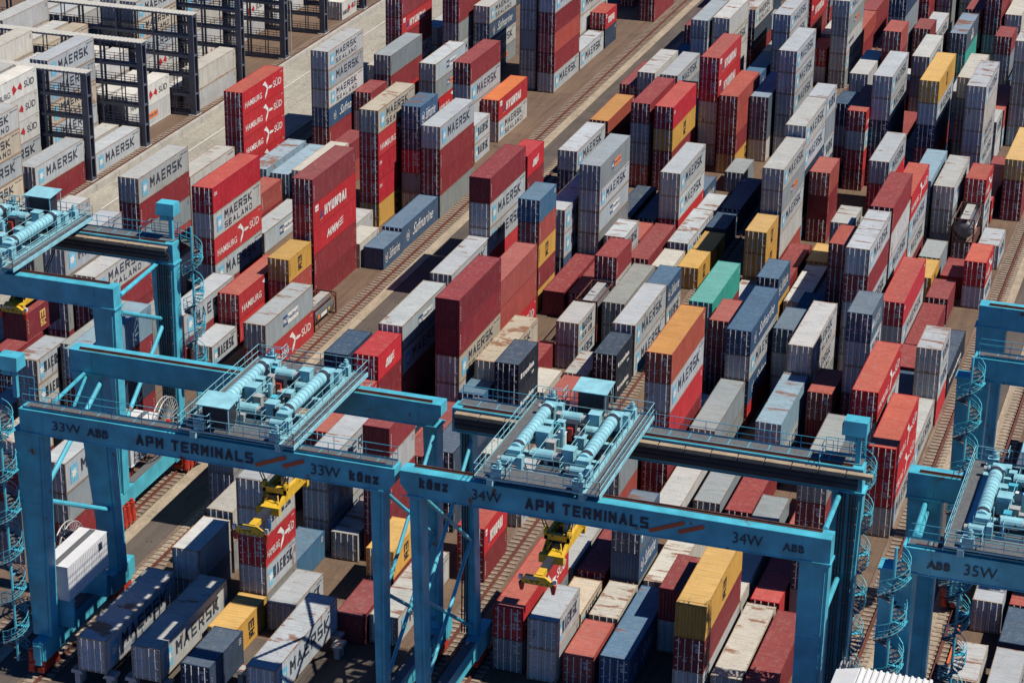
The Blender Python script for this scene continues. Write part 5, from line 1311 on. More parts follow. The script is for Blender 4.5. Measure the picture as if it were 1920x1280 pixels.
('33',-57.17,287.59,5.8,2.9,12.19,'m','pale grey long star-emblem container, between pale grey and grey ones',0),
('33',-57.17,287.59,2.9,2.9,12.19,'g',0,0),
('33',-57.17,287.59,-0.0,2.9,12.19,'m',0,0),
('33',-59.96,323.28,2.59,2.59,6.06,'H',0,0),
('33',-59.96,323.28,0.0,2.59,6.06,'m',0,0),
('33',-56.8,321.68,10.36,2.59,12.19,'m',0,0),
('33',-56.8,321.68,7.77,2.59,12.19,'L',0,0),
('33',-56.8,321.68,5.18,2.59,12.19,'ml',0,0),
('33',-56.8,321.68,2.59,2.59,12.19,'m',0,0),
('33',-56.8,321.68,0.0,2.59,12.19,'g',0,0),
('34',-48.96,294.67,7.77,2.59,12.19,'w','plain white long container, topping a stack, upper far right',0),
('34',-48.96,294.67,5.18,2.59,12.19,'g',0,0),
('34',-48.96,294.67,2.59,2.59,12.19,'g',0,0),
('34',-48.96,294.67,0.0,2.59,12.19,'r',0,0),
('34',-43.52,280.46,11.6,2.9,12.19,'m','pale grey long star-emblem container, atop a pale grey one, upper far right, rightmost',0),
('34',-43.52,280.46,8.7,2.9,12.19,'m','pale grey long star-emblem container, between pale grey and navy ones',0),
('34',-43.52,280.46,5.8,2.9,12.19,'b','plain navy long container, between pale grey and navy ones',0),
('34',-43.52,280.46,2.9,2.9,12.19,'b',0,0),
('34',-43.52,280.46,-0.0,2.9,12.19,'r',0,0),
('34',-46.17,302.05,11.6,2.9,6.06,'ru','plain rust red short container, atop a maroon one, upper far right, rightmost',0),
('34',-46.17,302.05,8.7,2.9,6.06,'r',0,1),
('34',-46.17,302.05,5.8,2.9,6.06,'g',0,0),
('34',-46.17,302.05,2.9,2.9,6.06,'g',0,1),
('34',-46.17,302.05,-0.0,2.9,6.06,'r',0,1),
('34',-46.16,328.9,5.18,2.9,6.06,'r',0,0),
('34',-46.16,328.9,2.59,2.59,6.06,'r',0,0),
('34',-46.16,328.9,0.0,2.59,6.06,'r',0,1),
('34',-46.18,335.99,2.9,2.9,12.19,'m',0,0),
('34',-46.18,335.99,0.0,2.9,12.19,'r',0,0),
('34',-43.52,311.92,5.8,2.9,12.19,'m','pale grey long star-emblem container, atop a grey one, upper far right, second from left',0),
('34',-43.52,311.92,2.9,2.9,12.19,'g',0,1),
('34',-43.52,311.92,-0.0,2.9,12.19,'g',0,0),
('34',-37.68,280.55,11.6,2.9,13.72,'y','yellow extra-long container, stacked black letters, atop a pale grey one',0),
('34',-37.68,280.55,8.7,2.9,13.72,'m','pale grey extra-long star-emblem container, between yellow and navy ones',0),
('34',-37.68,280.55,5.8,2.9,13.72,'b','plain navy extra-long container, between pale grey and maroon ones',0),
('34',-37.68,280.55,2.9,2.9,13.72,'r',0,0),
('34',-37.68,280.55,-0.0,2.9,13.72,'b',0,0),
('34',-40.48,325.89,5.8,2.9,12.19,'d','slate blue long container with white letters, atop a teal one',0),
('34',-40.48,325.89,2.9,2.9,12.19,'t',0,0),
('34',-40.48,325.89,-0.0,2.9,12.19,'b',0,0),
('34',-40.47,341.46,5.49,2.9,12.19,'r',0,0),
('34',-40.47,341.46,2.59,2.9,12.19,'w',0,0),
('34',-40.47,341.46,0.0,2.59,12.19,'b',0,0),
('34',-34.76,293.65,8.7,2.9,12.19,'w','plain white long container, atop a grey one, upper far right',0),
('34',-34.76,293.65,5.8,2.9,12.19,'g',0,0),
('34',-34.76,293.65,2.9,2.9,12.19,'g',0,0),
('34',-34.76,293.65,-0.0,2.9,12.19,'g',0,0),
('34',-31.84,280.25,11.6,2.9,12.19,'m','pale grey long star-emblem container, atop a white one',0),
('34',-31.84,280.25,8.7,2.9,12.19,'w','plain white long container, between pale grey ones',0),
('34',-31.84,280.25,5.8,2.9,12.19,'M','grey long container lettered in two lines, between white and pale grey ones',0),
('34',-31.84,280.25,2.9,2.9,12.19,'m',0,0),
('34',-31.84,280.25,-0.0,2.9,12.19,'g',0,0),
('34',-34.56,340.5,5.8,2.59,12.19,'w',0,0),
('34',-34.56,340.5,2.9,2.9,12.19,'g',0,0),
('34',-34.56,340.5,0.0,2.9,12.19,'g',0,0),
('34',-34.58,329.99,5.18,2.59,6.06,'r',0,0),
('34',-34.58,329.99,2.59,2.59,6.06,'g',0,0),
('34',-34.58,329.99,0.0,2.59,6.06,'g',0,0),
('34',-28.87,303.42,11.6,2.9,12.19,'w',0,0),
('34',-28.87,303.42,8.7,2.9,12.19,'g',0,0),
('34',-28.87,303.42,5.8,2.9,12.19,'g',0,0),
('34',-28.87,303.42,2.9,2.9,12.19,'g',0,0),
('34',-28.87,303.42,-0.0,2.9,12.19,'g',0,0),
('34',-25.6,273.59,5.18,2.59,13.72,'y','yellow extra-long container, stacked black letters, atop a maroon one',0),
('34',-25.6,273.59,2.59,2.59,13.72,'r',0,0),
('34',-25.6,273.59,0.0,2.59,13.72,'r',0,0),
('34',-31.73,294.56,2.9,2.9,6.06,'m',0,0),
('34',-31.73,294.56,0.0,2.9,6.06,'w',0,0),
('34',-46.04,278.11,7.77,2.59,12.19,'H','bright red long container with white swoosh, atop a pale grey one, upper far right, leftmost',0),
('34',-46.04,278.11,5.18,2.59,12.19,'m',0,0),
('34',-46.04,278.11,2.59,2.59,12.19,'R',0,0),
('34',-46.04,278.11,0.0,2.59,12.19,'r',0,0),
('34',-40.6,264.28,5.8,2.9,12.19,'m','pale grey long star-emblem container, atop a bright red one',0),
('34',-40.6,264.28,2.9,2.9,12.19,'R',0,0),
('34',-40.6,264.28,-0.0,2.9,12.19,'r',0,0),
('34',-49.36,256.42,11.6,2.9,12.19,'m','pale grey long star-emblem container, atop a pale grey one, upper far right, third from left',0),
('34',-49.36,256.42,8.7,2.9,12.19,'m',0,0),
('34',-49.36,256.42,5.8,2.9,12.19,'b',0,0),
('34',-49.36,256.42,2.9,2.9,12.19,'b',0,0),
('34',-49.36,256.42,-0.0,2.9,12.19,'m',0,0),
('34',-49.36,268.73,11.6,2.9,6.06,'m',0,0),
('34',-49.36,268.73,8.7,2.9,6.06,'g',0,0),
('34',-49.36,268.73,5.8,2.9,6.06,'m',0,0),
('34',-49.36,268.73,2.9,2.9,6.06,'b',0,1),
('34',-49.36,268.73,-0.0,2.9,6.06,'r',0,1),
('34',-49.25,285.99,5.8,2.9,6.06,'b',0,0),
('34',-49.25,285.99,2.9,2.9,6.06,'g',0,0),
('34',-49.25,285.99,-0.0,2.9,6.06,'r',0,0),
('34',-49.07,243.62,10.67,2.59,12.19,'m','pale grey long star-emblem container, atop a grey one, upper far right, leftmost',0),
('34',-49.07,243.62,8.08,2.59,12.19,'L','grey long container with orange panel, between pale grey ones',0),
('34',-49.07,243.62,5.49,2.59,12.19,'m',0,0),
('34',-49.07,243.62,2.59,2.9,12.19,'w',0,0),
('34',-49.07,243.62,0.0,2.59,12.19,'ru',0,0),
('34',-46.44,257.73,5.8,2.9,6.06,'ru','plain rust red short container, atop a maroon one, upper far right, leftmost',0),
('34',-46.44,257.73,2.9,2.9,6.06,'r','plain maroon short container, between rust red and maroon ones',1),
('34',-46.44,257.73,-0.0,2.9,6.06,'r','plain maroon short container, under a maroon one',0),
('34',-31.84,257.81,5.8,2.9,12.19,'m','pale grey long star-emblem container, atop a grey one, upper far right, rightmost',0),
('34',-31.84,257.81,2.9,2.9,12.19,'g','plain grey long container, between pale grey and grey ones, upper far right',0),
('34',-31.84,257.81,-0.0,2.9,12.19,'g',0,1),
('34',-34.76,259.16,5.8,2.9,12.19,'lb','faded light blue long container, atop a pale grey one, upper far right',0),
('34',-34.76,259.16,2.9,2.9,12.19,'m',0,0),
('34',-34.76,259.16,-0.0,2.9,12.19,'g',0,0),
('34',-34.76,244.4,8.7,2.9,12.19,'H','bright red long container with white swoosh, atop a pale grey one, upper far right, rightmost',0),
('34',-34.76,244.4,5.8,2.9,12.19,'m',0,0),
('34',-34.76,244.4,2.9,2.9,12.19,'m',0,0),
('34',-34.76,244.4,-0.0,2.9,12.19,'r',0,0),
('34',-34.76,231.59,11.6,2.9,12.19,'r','plain maroon long container, atop a white one',0),
('34',-34.76,231.59,8.7,2.9,12.19,'w',0,0),
('34',-34.76,231.59,5.8,2.9,12.19,'m',0,0),
('34',-34.76,231.59,2.9,2.9,12.19,'R',0,0),
('34',-34.76,231.59,-0.0,2.9,12.19,'m',0,0),
('34',-28.71,261.85,5.8,2.9,6.06,'H','bright red short container with white swoosh, atop a pale grey one, upper far right',0),
('34',-28.71,261.85,2.9,2.9,6.06,'M',0,0),
('34',-28.71,261.85,-0.0,2.9,6.06,'m',0,0),
('34',-28.92,271.59,0.0,2.9,6.06,'H',0,0),
('34',-28.92,255.67,2.9,2.9,6.06,'TK','silver short tank container in frame, atop a tank one',0),
('34',-28.92,255.67,0.0,2.9,6.06,'TK',0,0),
('34',-25.96,255.95,0.0,2.9,6.06,'m',0,0),
('34',-25.78,242.94,2.59,2.9,6.06,'H','bright red short container with white swoosh, atop a pale grey one, middle far right',0),
('34',-25.78,242.94,0.0,2.59,6.06,'m','pale grey short star-emblem container, under a bright red one',0),
('34',-28.91,237.19,0.0,2.9,6.06,'r','plain maroon short container, alone on the ground, middle far right',0),
('34',-28.55,245.16,0.0,2.59,6.06,'r',0,1),
('34',-31.67,242.97,0.0,2.9,6.06,'y',0,0),
('34',-31.73,249.53,0.0,2.9,6.06,'g',0,0),
('34',-31.44,222.1,5.18,2.59,13.72,'C','bright red extra-long container, small white initials, atop a pale grey one',0),
('34',-31.44,222.1,2.59,2.59,13.72,'m','pale grey extra-long star-emblem container, under a bright red one',0),
('34',-31.44,222.1,0.0,2.59,13.72,'r',0,0),
('34',-34.76,218.31,11.6,2.9,12.19,'m','pale grey long star-emblem container, atop a maroon one, middle far right',0),
('34',-34.76,218.31,8.7,2.9,12.19,'r','plain maroon long container, between pale grey ones',0),
('34',-34.76,218.31,5.8,2.9,12.19,'m',0,0),
('34',-34.76,218.31,2.9,2.9,12.19,'g',0,0),
('34',-34.76,218.31,-0.0,2.9,12.19,'m',0,0),
('34',-31.69,203.47,10.67,2.9,6.06,'n','navy short container with small grey lettering, atop a pale grey one, middle far right, rightmost',0),
('34',-31.69,203.47,8.08,2.59,6.06,'m','pale grey short star-emblem container, between navy and pale grey ones',0),
('34',-31.69,203.47,5.18,2.9,6.06,'m',0,0),
('34',-31.69,203.47,2.59,2.59,6.06,'H',0,0),
('34',-31.69,203.47,0.0,2.59,6.06,'k',0,0),
('34',-46.31,236.62,0.0,2.9,12.19,'r','plain maroon long container, alone on the ground, middle far right, leftmost',0),
('34',-43.5,243.71,0.0,2.9,6.06,'y',0,0),
('34',-37.37,223.08,10.36,2.59,6.06,'ru','plain rust red short container, atop a rust red one',0),
('34',-37.37,223.08,7.77,2.59,6.06,'ru',0,0),
('34',-37.37,223.08,5.18,2.59,6.06,'r',0,0),
('34',-37.37,223.08,2.59,2.59,6.06,'r',0,1),
('34',-37.37,223.08,0.0,2.59,6.06,'g',0,0),
('34',-40.59,241.23,5.8,2.9,6.06,'m','pale grey short star-emblem container, topping a stack, upper far right',0),
('34',-40.59,241.23,2.9,2.9,6.06,'m',0,0),
('34',-40.59,241.23,-0.0,2.9,6.06,'r',0,0),
('34',-40.32,248.1,2.59,2.59,6.06,'w',0,0),
('34',-40.32,248.1,0.0,2.59,6.06,'g',0,1),
('34',-43.35,231.4,0.0,2.59,12.19,'w','plain white long container, alone on the ground, middle far right',0),
('34',-40.36,228.92,0.0,2.9,12.19,'b',0,0),
('34',-40.35,221.55,2.9,2.59,6.06,'b',0,1),
('34',-40.35,221.55,0.0,2.9,6.06,'g',0,0),
('34',-46.2,230.08,2.59,2.9,6.06,'S','blue short container with white script, atop a yellow one',0),
('34',-46.2,230.08,0.0,2.59,6.06,'y',0,0),
('34',-49.21,236.87,5.49,2.59,6.06,'y','yellow short container, stacked black letters, atop a yellow one',0),
('34',-49.21,236.87,2.59,2.9,6.06,'y','yellow short container, stacked black letters, between yellow ones',0),
('34',-49.21,236.87,0.0,2.59,6.06,'y',0,0),
('34',-37.48,205.25,5.8,2.9,12.19,'M','grey long container lettered in two lines, atop a pale grey one, middle far right',0),
('34',-37.48,205.25,2.9,2.9,12.19,'M',0,0),
('34',-37.48,205.25,-0.0,2.9,12.19,'g',0,0),
('34',-40.2,211.05,5.18,2.59,6.06,'n','navy short container with small grey lettering, atop a pale grey one, middle far right, leftmost',0),
('34',-40.2,211.05,2.59,2.59,6.06,'m',0,0),
('34',-40.2,211.05,0.0,2.59,6.06,'m',0,0),
('34',-49.36,212.92,5.8,2.9,12.19,'t','teal green long container, atop a maroon one',0),
('34',-49.36,212.92,2.9,2.9,12.19,'r',0,0),
('34',-49.36,212.92,-0.0,2.9,12.19,'m',0,0),
('34',-46.23,208.71,5.8,2.9,6.06,'ru','plain rust red short container, atop a maroon one, middle right',0),
('34',-46.23,208.71,2.9,2.9,6.06,'r',0,0),
('34',-46.23,208.71,-0.0,2.9,6.06,'r',0,0),
('34',-49.1,229.98,0.0,2.59,6.06,'w',0,0),
('34',-43.12,203.05,7.77,2.59,12.19,'S','blue long container with white script, atop a pale grey one',0),
('34',-43.12,203.05,5.18,2.59,12.19,'m','pale grey long star-emblem container, between blue ones',0),
('34',-43.12,203.05,2.59,2.59,12.19,'S',0,0),
('34',-43.12,203.05,0.0,2.59,12.19,'R',0,0),
('34',-46.44,185.47,11.6,2.9,12.19,'o','ochre-roofed rust red long container, atop a pale grey one',0),
('34',-46.44,185.47,8.7,2.9,12.19,'m','pale grey long star-emblem container, between ochre-topped and bright red ones',0),
('34',-46.44,185.47,5.8,2.9,12.19,'R','plain bright red long container, between pale grey and maroon ones',0),
('34',-46.44,185.47,2.9,2.9,12.19,'r','plain maroon long container, between bright red and maroon ones, middle right',0),
('34',-46.44,185.47,-0.0,2.9,12.19,'r','plain maroon long container, under a maroon one, lower right',0),
('34',-43.4,190.74,2.59,2.59,12.19,'g','plain grey long container, atop a grey one, middle right, rightmost',0),
('34',-43.4,190.74,0.0,2.59,12.19,'g',0,0),
('34',-37.66,192.94,2.9,2.9,12.19,'lb','faded light blue long container, atop a pale grey one, middle far right',0),
('34',-37.66,192.94,0.0,2.9,12.19,'m','pale grey long star-emblem container, under a light blue one',0),
('34',-34.56,201.35,2.9,2.9,6.06,'ru','plain rust red short container, atop a maroon one, middle far right',0),
('34',-34.56,201.35,0.0,2.9,6.06,'r',0,1),
('34',-25.84,185.14,5.8,2.9,12.19,'H','bright red long container with white swoosh, atop a bright red one, middle far right',0),
('34',-25.84,185.14,2.9,2.9,12.19,'H','bright red long container with white swoosh, between bright red and pale grey ones',0),
('34',-25.84,185.14,-0.0,2.9,12.19,'m','pale grey long star-emblem container, under a bright red one',0),
('34',-28.73,191.55,8.08,2.9,12.19,'H','bright red long container with white swoosh, atop a pale grey one, middle far right',0),
('34',-28.73,191.55,5.49,2.59,12.19,'m','pale grey long star-emblem container, between bright red and pale grey ones',0),
('34',-28.73,191.55,2.59,2.9,12.19,'m',0,0),
('34',-28.73,191.55,0.0,2.59,12.19,'ru',0,0),
('34',-28.92,217.21,0.0,2.9,6.06,'r',0,1),
('34',-28.52,211.03,0.0,2.59,6.06,'b',0,0),
('34',-25.81,210.39,5.49,2.59,6.06,'m','pale grey short star-emblem container, atop a pale grey one, middle far right',0),
('34',-25.81,210.39,2.59,2.9,6.06,'m','pale grey short star-emblem container, between pale grey and bright red ones, middle far right',0),
('34',-25.81,210.39,0.0,2.59,6.06,'R',0,0),
('34',-28.87,223.39,0.0,2.9,12.19,'r','plain maroon long container, alone on the ground, middle far right, rightmost',0),
('34',-26.0,198.08,0.0,2.9,12.19,'m','pale grey long star-emblem container, alone on the ground, middle far right',0),
('34',-34.56,152.13,5.8,2.9,12.19,'y','yellow long container, stacked black letters, atop a maroon one',1),
('34',-34.56,152.13,2.9,2.9,12.19,'r','plain maroon long container, between yellow and white ones',0),
('34',-34.56,152.13,-0.0,2.9,12.19,'w','plain white long container, under a maroon one',0),
('34',-49.23,152.02,2.9,2.9,12.19,'H','bright red long container with white swoosh, atop a grey one',0),
('34',-49.23,152.02,0.0,2.9,12.19,'g','plain grey long container, under a bright red one',0),
('34',-46.2,151.47,2.9,2.59,6.06,'m','pale grey short star-emblem container, atop a white one',0),
('34',-46.2,151.47,0.0,2.9,6.06,'w','plain white short container, under a pale grey one',0),
('34',-43.36,151.82,0.0,2.59,6.06,'ru','plain rust red short container, alone on the ground, lower right',0),
('34',-40.45,152.06,0.0,2.9,12.19,'S','blue long container with white script, alone on the ground, lower right',0),
('34',-43.37,165.0,5.18,2.9,6.06,'n','navy short container with small grey lettering, atop a blue one',0),
('34',-43.37,165.0,2.59,2.59,6.06,'S','blue short container with white script, between navy and grey ones',1),
('34',-43.37,165.0,0.0,2.59,6.06,'g',0,0),
('34',-40.51,165.09,0.0,2.9,12.19,'w','plain white long container, alone on the ground, lower right, second from left',0),
('34',-37.68,159.18,2.9,2.9,6.06,'r','plain maroon short container, atop a pale grey one, lower right',1),
('34',-37.68,159.18,0.0,2.9,6.06,'m',0,0),
('34',-46.25,165.05,0.0,2.9,12.19,'r','plain maroon long container, alone on the ground, lower right, leftmost',0),
('34',-49.21,165.58,0.0,2.59,12.19,'w','plain white long container, alone on the ground, lower right, leftmost',0),
('34',-34.55,164.44,0.0,2.9,12.19,'w','plain white long container, alone on the ground, lower right, rightmost',0),
('34',-31.54,165.56,0.0,2.59,12.19,'R','plain bright red long container, alone on the ground',0),
('34',-31.66,152.74,0.0,2.59,12.19,'w','plain white long container, alone on the ground, lower right, fourth from left',0),
('34',-28.92,151.85,0.0,2.9,12.19,'r','plain maroon long container, alone on the ground, lower far right',0),
('34',-48.96,345.24,7.77,2.59,12.19,'H',0,0),
('34',-48.96,345.24,5.18,2.59,12.19,'r',0,0),
('34',-48.96,345.24,2.59,2.59,12.19,'g',0,0),
('34',-48.96,345.24,0.0,2.59,12.19,'g',0,0),
('34',-46.31,351.55,5.8,2.9,12.19,'g',0,0),
('34',-46.31,351.55,2.9,2.9,12.19,'g',0,0),
('34',-46.31,351.55,-0.0,2.9,12.19,'g',0,0),
('34',-49.21,324.47,10.67,2.59,12.19,'b',0,0),
('34',-49.21,324.47,8.08,2.59,12.19,'g',0,0),
('34',-49.21,324.47,5.49,2.59,12.19,'g',0,1),
('34',-49.21,324.47,2.9,2.59,12.19,'g',0,0),
('34',-49.21,324.47,0.0,2.9,12.19,'b',0,0),
('34',-43.35,355.91,8.39,2.9,12.19,'m',0,0),
('34',-43.35,355.91,5.49,2.9,12.19,'w',0,0),
('34',-43.35,355.91,2.9,2.59,12.19,'g',0,0),
('34',-43.35,355.91,0.0,2.9,12.19,'g',0,1),
('34',-37.43,338.97,8.39,2.9,12.19,'r',0,0),
('34',-37.43,338.97,5.49,2.9,12.19,'r',0,0),
('34',-37.43,338.97,2.59,2.9,12.19,'g',0,0),
('34',-37.43,338.97,-0.0,2.59,12.19,'m',0,0),
('33',-65.88,355.52,5.49,2.59,12.19,'g',0,0),
('33',-65.88,355.52,2.9,2.59,12.19,'g',0,0),
('33',-65.88,355.52,0.0,2.9,12.19,'r',0,0),
('33',-74.47,347.67,7.77,2.59,12.19,'m',0,0),
('33',-74.47,347.67,5.18,2.59,12.19,'g',0,0),
('33',-74.47,347.67,2.59,2.59,12.19,'b',0,0),
('33',-74.47,347.67,0.0,2.59,12.19,'b',0,0),
('33',-80.45,359.19,5.49,2.59,12.19,'w',0,0),
('33',-80.45,359.19,2.9,2.59,12.19,'g',0,0),
('33',-80.45,359.19,0.0,2.9,12.19,'g',0,1),
('32',-92.4,347.73,5.8,2.9,12.19,'r',0,0),
('32',-92.4,347.73,2.9,2.9,12.19,'r',0,0),
('32',-92.4,347.73,-0.0,2.9,12.19,'r',0,0),
('32',-97.91,355.45,2.59,2.59,12.19,'r',0,0),
('32',-97.91,355.45,0.0,2.59,12.19,'r',0,0),
('32',-101.17,345.36,2.59,2.9,6.06,'m',0,0),
('32',-101.17,345.36,0.0,2.59,6.06,'m',0,0),
('32',-109.92,305.1,11.6,2.9,12.19,'r',0,0),
('32',-109.92,305.1,8.7,2.9,12.19,'r','plain maroon long container, between maroon and grey ones, upper left, rightmost',0),
('32',-109.92,305.1,5.8,2.9,12.19,'g',0,0),
('32',-109.92,305.1,2.9,2.9,12.19,'m',0,0),
('32',-109.92,305.1,-0.0,2.9,12.19,'g',0,0),
('32',-115.76,346.49,2.59,2.59,12.19,'m',0,0),
('32',-115.76,346.49,0.0,2.59,12.19,'b',0,0),
('33',-77.44,332.22,7.77,2.59,12.19,'w',0,0),
('33',-77.44,332.22,5.18,2.59,12.19,'g',0,0),
('33',-77.44,332.22,2.59,2.59,12.19,'g',0,0),
('33',-77.44,332.22,0.0,2.59,12.19,'m',0,0),
('34',-43.52,178.43,0.0,2.9,12.19,'w','plain white long container, alone on the ground, lower right, third from left',0),
('34',-40.34,180.84,0.0,2.9,12.19,'g','plain grey long container, alone on the ground',0),
('34',-37.39,180.63,0.0,2.59,12.19,'r','plain maroon long container, alone on the ground, lower right, rightmost',0),
('34',-34.76,178.11,0.0,2.9,6.06,'g','plain grey short container, alone on the ground, lower far right',1),
('34',-28.73,167.88,10.98,2.59,12.19,'g','plain grey long container, atop a maroon one, lower far right',0),
('34',-28.73,167.88,8.08,2.9,12.19,'r','plain maroon long container, between grey and rust red ones',0),
('34',-28.73,167.88,5.49,2.59,12.19,'ru','plain rust red long container, between maroon and navy ones',0),
('34',-28.73,167.88,2.9,2.59,12.19,'b','plain navy long container, between rust red and grey ones',0),
('34',-28.73,167.88,0.0,2.9,12.19,'g','plain grey long container, under a navy one',1),
('34',-31.44,177.87,0.0,2.59,12.19,'ru',0,0),
('34',-28.88,183.37,0.0,2.9,6.06,'w','plain white short container, alone on the ground, lower far right, leftmost',0),
('33T',-78.86,138.67,1.4,2.9,12.19,'m','pale grey long star-emblem container, on the interchange racks, lower far left, leftmost',0),
('33T',-74.35,139.01,1.4,2.9,12.19,'m','pale grey long star-emblem container, on the interchange racks, lower far left, rightmost',0),
('33T',-64.73,139.22,1.4,2.9,12.19,'m','pale grey long star-emblem container, on the interchange racks, lower left',0),
('33T',-69.58,137.88,1.4,2.9,6.06,'b','plain navy short container, on the interchange racks',0),
('32H',-102.8,170.3,13.5,2.59,6.06,'MS','maroon short container, stacked yellow letters, hanging from the yellow spreader',1),
('34',-46.3,158.25,0.0,2.59,6.06,'mb','beige short container lettered in two lines, alone on the ground',0),
('34',-43.3,158.6,0.0,2.59,6.06,'w','plain white short container, alone on the ground, lower right',0),
('33',-68.6,151.6,0.0,2.59,6.06,'m','pale grey short star-emblem container, alone on the ground, lower left',0),
('32',-92.2,211.0,0.0,2.59,6.06,'TK','silver short tank container in frame, alone on the ground',0),
('33',-65.4,193.2,5.18,2.59,12.19,'mb','beige long container lettered in two lines, topping a stack',0),
('33',-65.4,193.2,2.59,2.59,12.19,'m',0,0),
('33',-65.4,193.2,0.0,2.59,12.19,'g',0,0),
('35',-14.2,171.2,0.0,2.9,12.19,'m','pale grey long star-emblem container, alone on the ground, lower far right, leftmost',0),
('35',-14.4,158.6,0.0,2.59,6.06,'w','plain white short container, alone on the ground, lower far right, rightmost',0),
('35',-11.3,165.6,0.0,2.59,6.06,'b','plain navy short container, alone on the ground, lower far right',1),
('35',-11.3,172,0.0,2.59,12.19,'ru',0,0),
('35',-11.3,152.5,0.0,2.59,12.19,'m','pale grey long star-emblem container, alone on the ground, lower far right, second from left',0),
('35',-14.2,197.5,0.0,2.59,12.19,'b',0,0),
('35',-11.3,198,0.0,2.59,12.19,'g',0,0),
('35',-14.2,184.6,0.0,2.59,12.19,'m','pale grey long star-emblem container, alone on the ground, lower far right, rightmost',0),
('31',-138.6,219.2,11.6,2.9,12.19,'M','grey long reefer with two-line lettering, atop a beige one',0),
('31',-138.6,219.2,8.7,2.9,12.19,'mb','beige long reefer with two-line lettering, between pale grey ones, upper far left, leftmost',0),
('31',-138.6,219.2,5.8,2.9,12.19,'m','pale grey long star-emblem reefer, between beige ones',0),
('31',-138.6,219.2,2.9,2.9,12.19,'mb','beige long reefer with two-line lettering, between pale grey and white ones',0),
('31',-138.6,219.2,-0.0,2.9,12.19,'hs','white long reefer with red bow, under a beige one',0),
('31',-141.6,219.2,2.9,2.9,12.19,'mb',0,0),
('31',-141.6,219.2,0.0,2.9,12.19,'m',0,0),
('31',-144.6,219.2,5.8,2.9,12.19,'hs',0,0),
('31',-144.6,219.2,2.9,2.9,12.19,'w',0,0),
('31',-144.6,219.2,-0.0,2.9,12.19,'m',0,0),
('31',-147.6,219.2,5.8,2.9,12.19,'M',0,0),
('31',-147.6,219.2,2.9,2.9,12.19,'mb',0,0),
('31',-147.6,219.2,-0.0,2.9,12.19,'m',0,0),
('31',-150.6,219.2,11.6,2.9,12.19,'m',0,0),
('31',-150.6,219.2,8.7,2.9,12.19,'hs',0,0),
('31',-150.6,219.2,5.8,2.9,12.19,'m',0,0),
('31',-150.6,219.2,2.9,2.9,12.19,'M',0,0),
('31',-150.6,219.2,-0.0,2.9,12.19,'mb',0,0),
('31',-153.6,219.2,2.9,2.9,12.19,'hs',0,0),
('31',-153.6,219.2,0.0,2.9,12.19,'w',0,0),
('31',-156.6,219.2,8.7,2.9,12.19,'M',0,0),
('31',-156.6,219.2,5.8,2.9,12.19,'m',0,0),
('31',-156.6,219.2,2.9,2.9,12.19,'m',0,0),
('31',-156.6,219.2,-0.0,2.9,12.19,'mb',0,0),
('31',-159.6,219.2,2.9,2.9,12.19,'w',0,0),
('31',-159.6,219.2,0.0,2.9,12.19,'m',0,0),
('31',-162.6,219.2,11.6,2.9,12.19,'hs',0,0),
('31',-162.6,219.2,8.7,2.9,12.19,'m',0,0),
('31',-162.6,219.2,5.8,2.9,12.19,'w',0,0),
('31',-162.6,219.2,2.9,2.9,12.19,'m',0,0),
('31',-162.6,219.2,-0.0,2.9,12.19,'m',0,0),
('31',-138.6,234.15,2.9,2.9,12.19,'m','pale grey long star-emblem reefer, atop a maroon one',0),
('31',-138.6,234.15,0.0,2.9,12.19,'r','plain maroon long reefer, under a pale grey one',0),
('31',-144.6,234.15,11.6,2.9,12.19,'hs','white long reefer with red bow, atop a white one, upper far left, leftmost',0),
('31',-144.6,234.15,8.7,2.9,12.19,'hs','white long reefer with red bow, between white ones',0),
('31',-144.6,234.15,5.8,2.9,12.19,'hs','white long reefer with red bow, between white and pale grey ones',0),
('31',-144.6,234.15,2.9,2.9,12.19,'m','pale grey long star-emblem reefer, under a white one, upper far left, leftmost',0),
('31',-144.6,234.15,-0.0,2.9,12.19,'m',0,0),
('31',-147.6,234.15,11.6,2.9,12.19,'m','pale grey long star-emblem reefer, topping a stack, upper far left, leftmost',0),
('31',-147.6,234.15,8.7,2.9,12.19,'m',0,0),
('31',-147.6,234.15,5.8,2.9,12.19,'w',0,0),
('31',-147.6,234.15,2.9,2.9,12.19,'m',0,0),
('31',-147.6,234.15,-0.0,2.9,12.19,'m',0,0),
('31',-150.6,234.15,5.8,2.9,12.19,'M',0,0),
('31',-150.6,234.15,2.9,2.9,12.19,'m',0,0),
('31',-150.6,234.15,-0.0,2.9,12.19,'w',0,0),
('31',-153.6,234.15,5.8,2.9,12.19,'w',0,0),
('31',-153.6,234.15,2.9,2.9,12.19,'w',0,0),
('31',-153.6,234.15,-0.0,2.9,12.19,'m',0,0),
('31',-156.6,234.15,8.7,2.9,12.19,'w',0,0),
('31',-156.6,234.15,5.8,2.9,12.19,'w',0,0),
('31',-156.6,234.15,2.9,2.9,12.19,'m',0,0),
('31',-156.6,234.15,-0.0,2.9,12.19,'m',0,0),
('31',-159.6,234.15,11.6,2.9,12.19,'hs',0,0),
('31',-159.6,234.15,8.7,2.9,12.19,'mb',0,0),
('31',-159.6,234.15,5.8,2.9,12.19,'m',0,0),
('31',-159.6,234.15,2.9,2.9,12.19,'w',0,0),
('31',-159.6,234.15,-0.0,2.9,12.19,'w',0,0),
('31',-162.6,234.15,11.6,2.9,12.19,'m',0,0),
('31',-162.6,234.15,8.7,2.9,12.19,'M',0,0),
('31',-162.6,234.15,5.8,2.9,12.19,'m',0,0),
('31',-162.6,234.15,2.9,2.9,12.19,'mb',0,0),
('31',-162.6,234.15,-0.0,2.9,12.19,'w',0,0),
('31',-138.6,249.1,0.0,2.9,12.19,'m','pale grey long star-emblem reefer, alone on the ground',0),
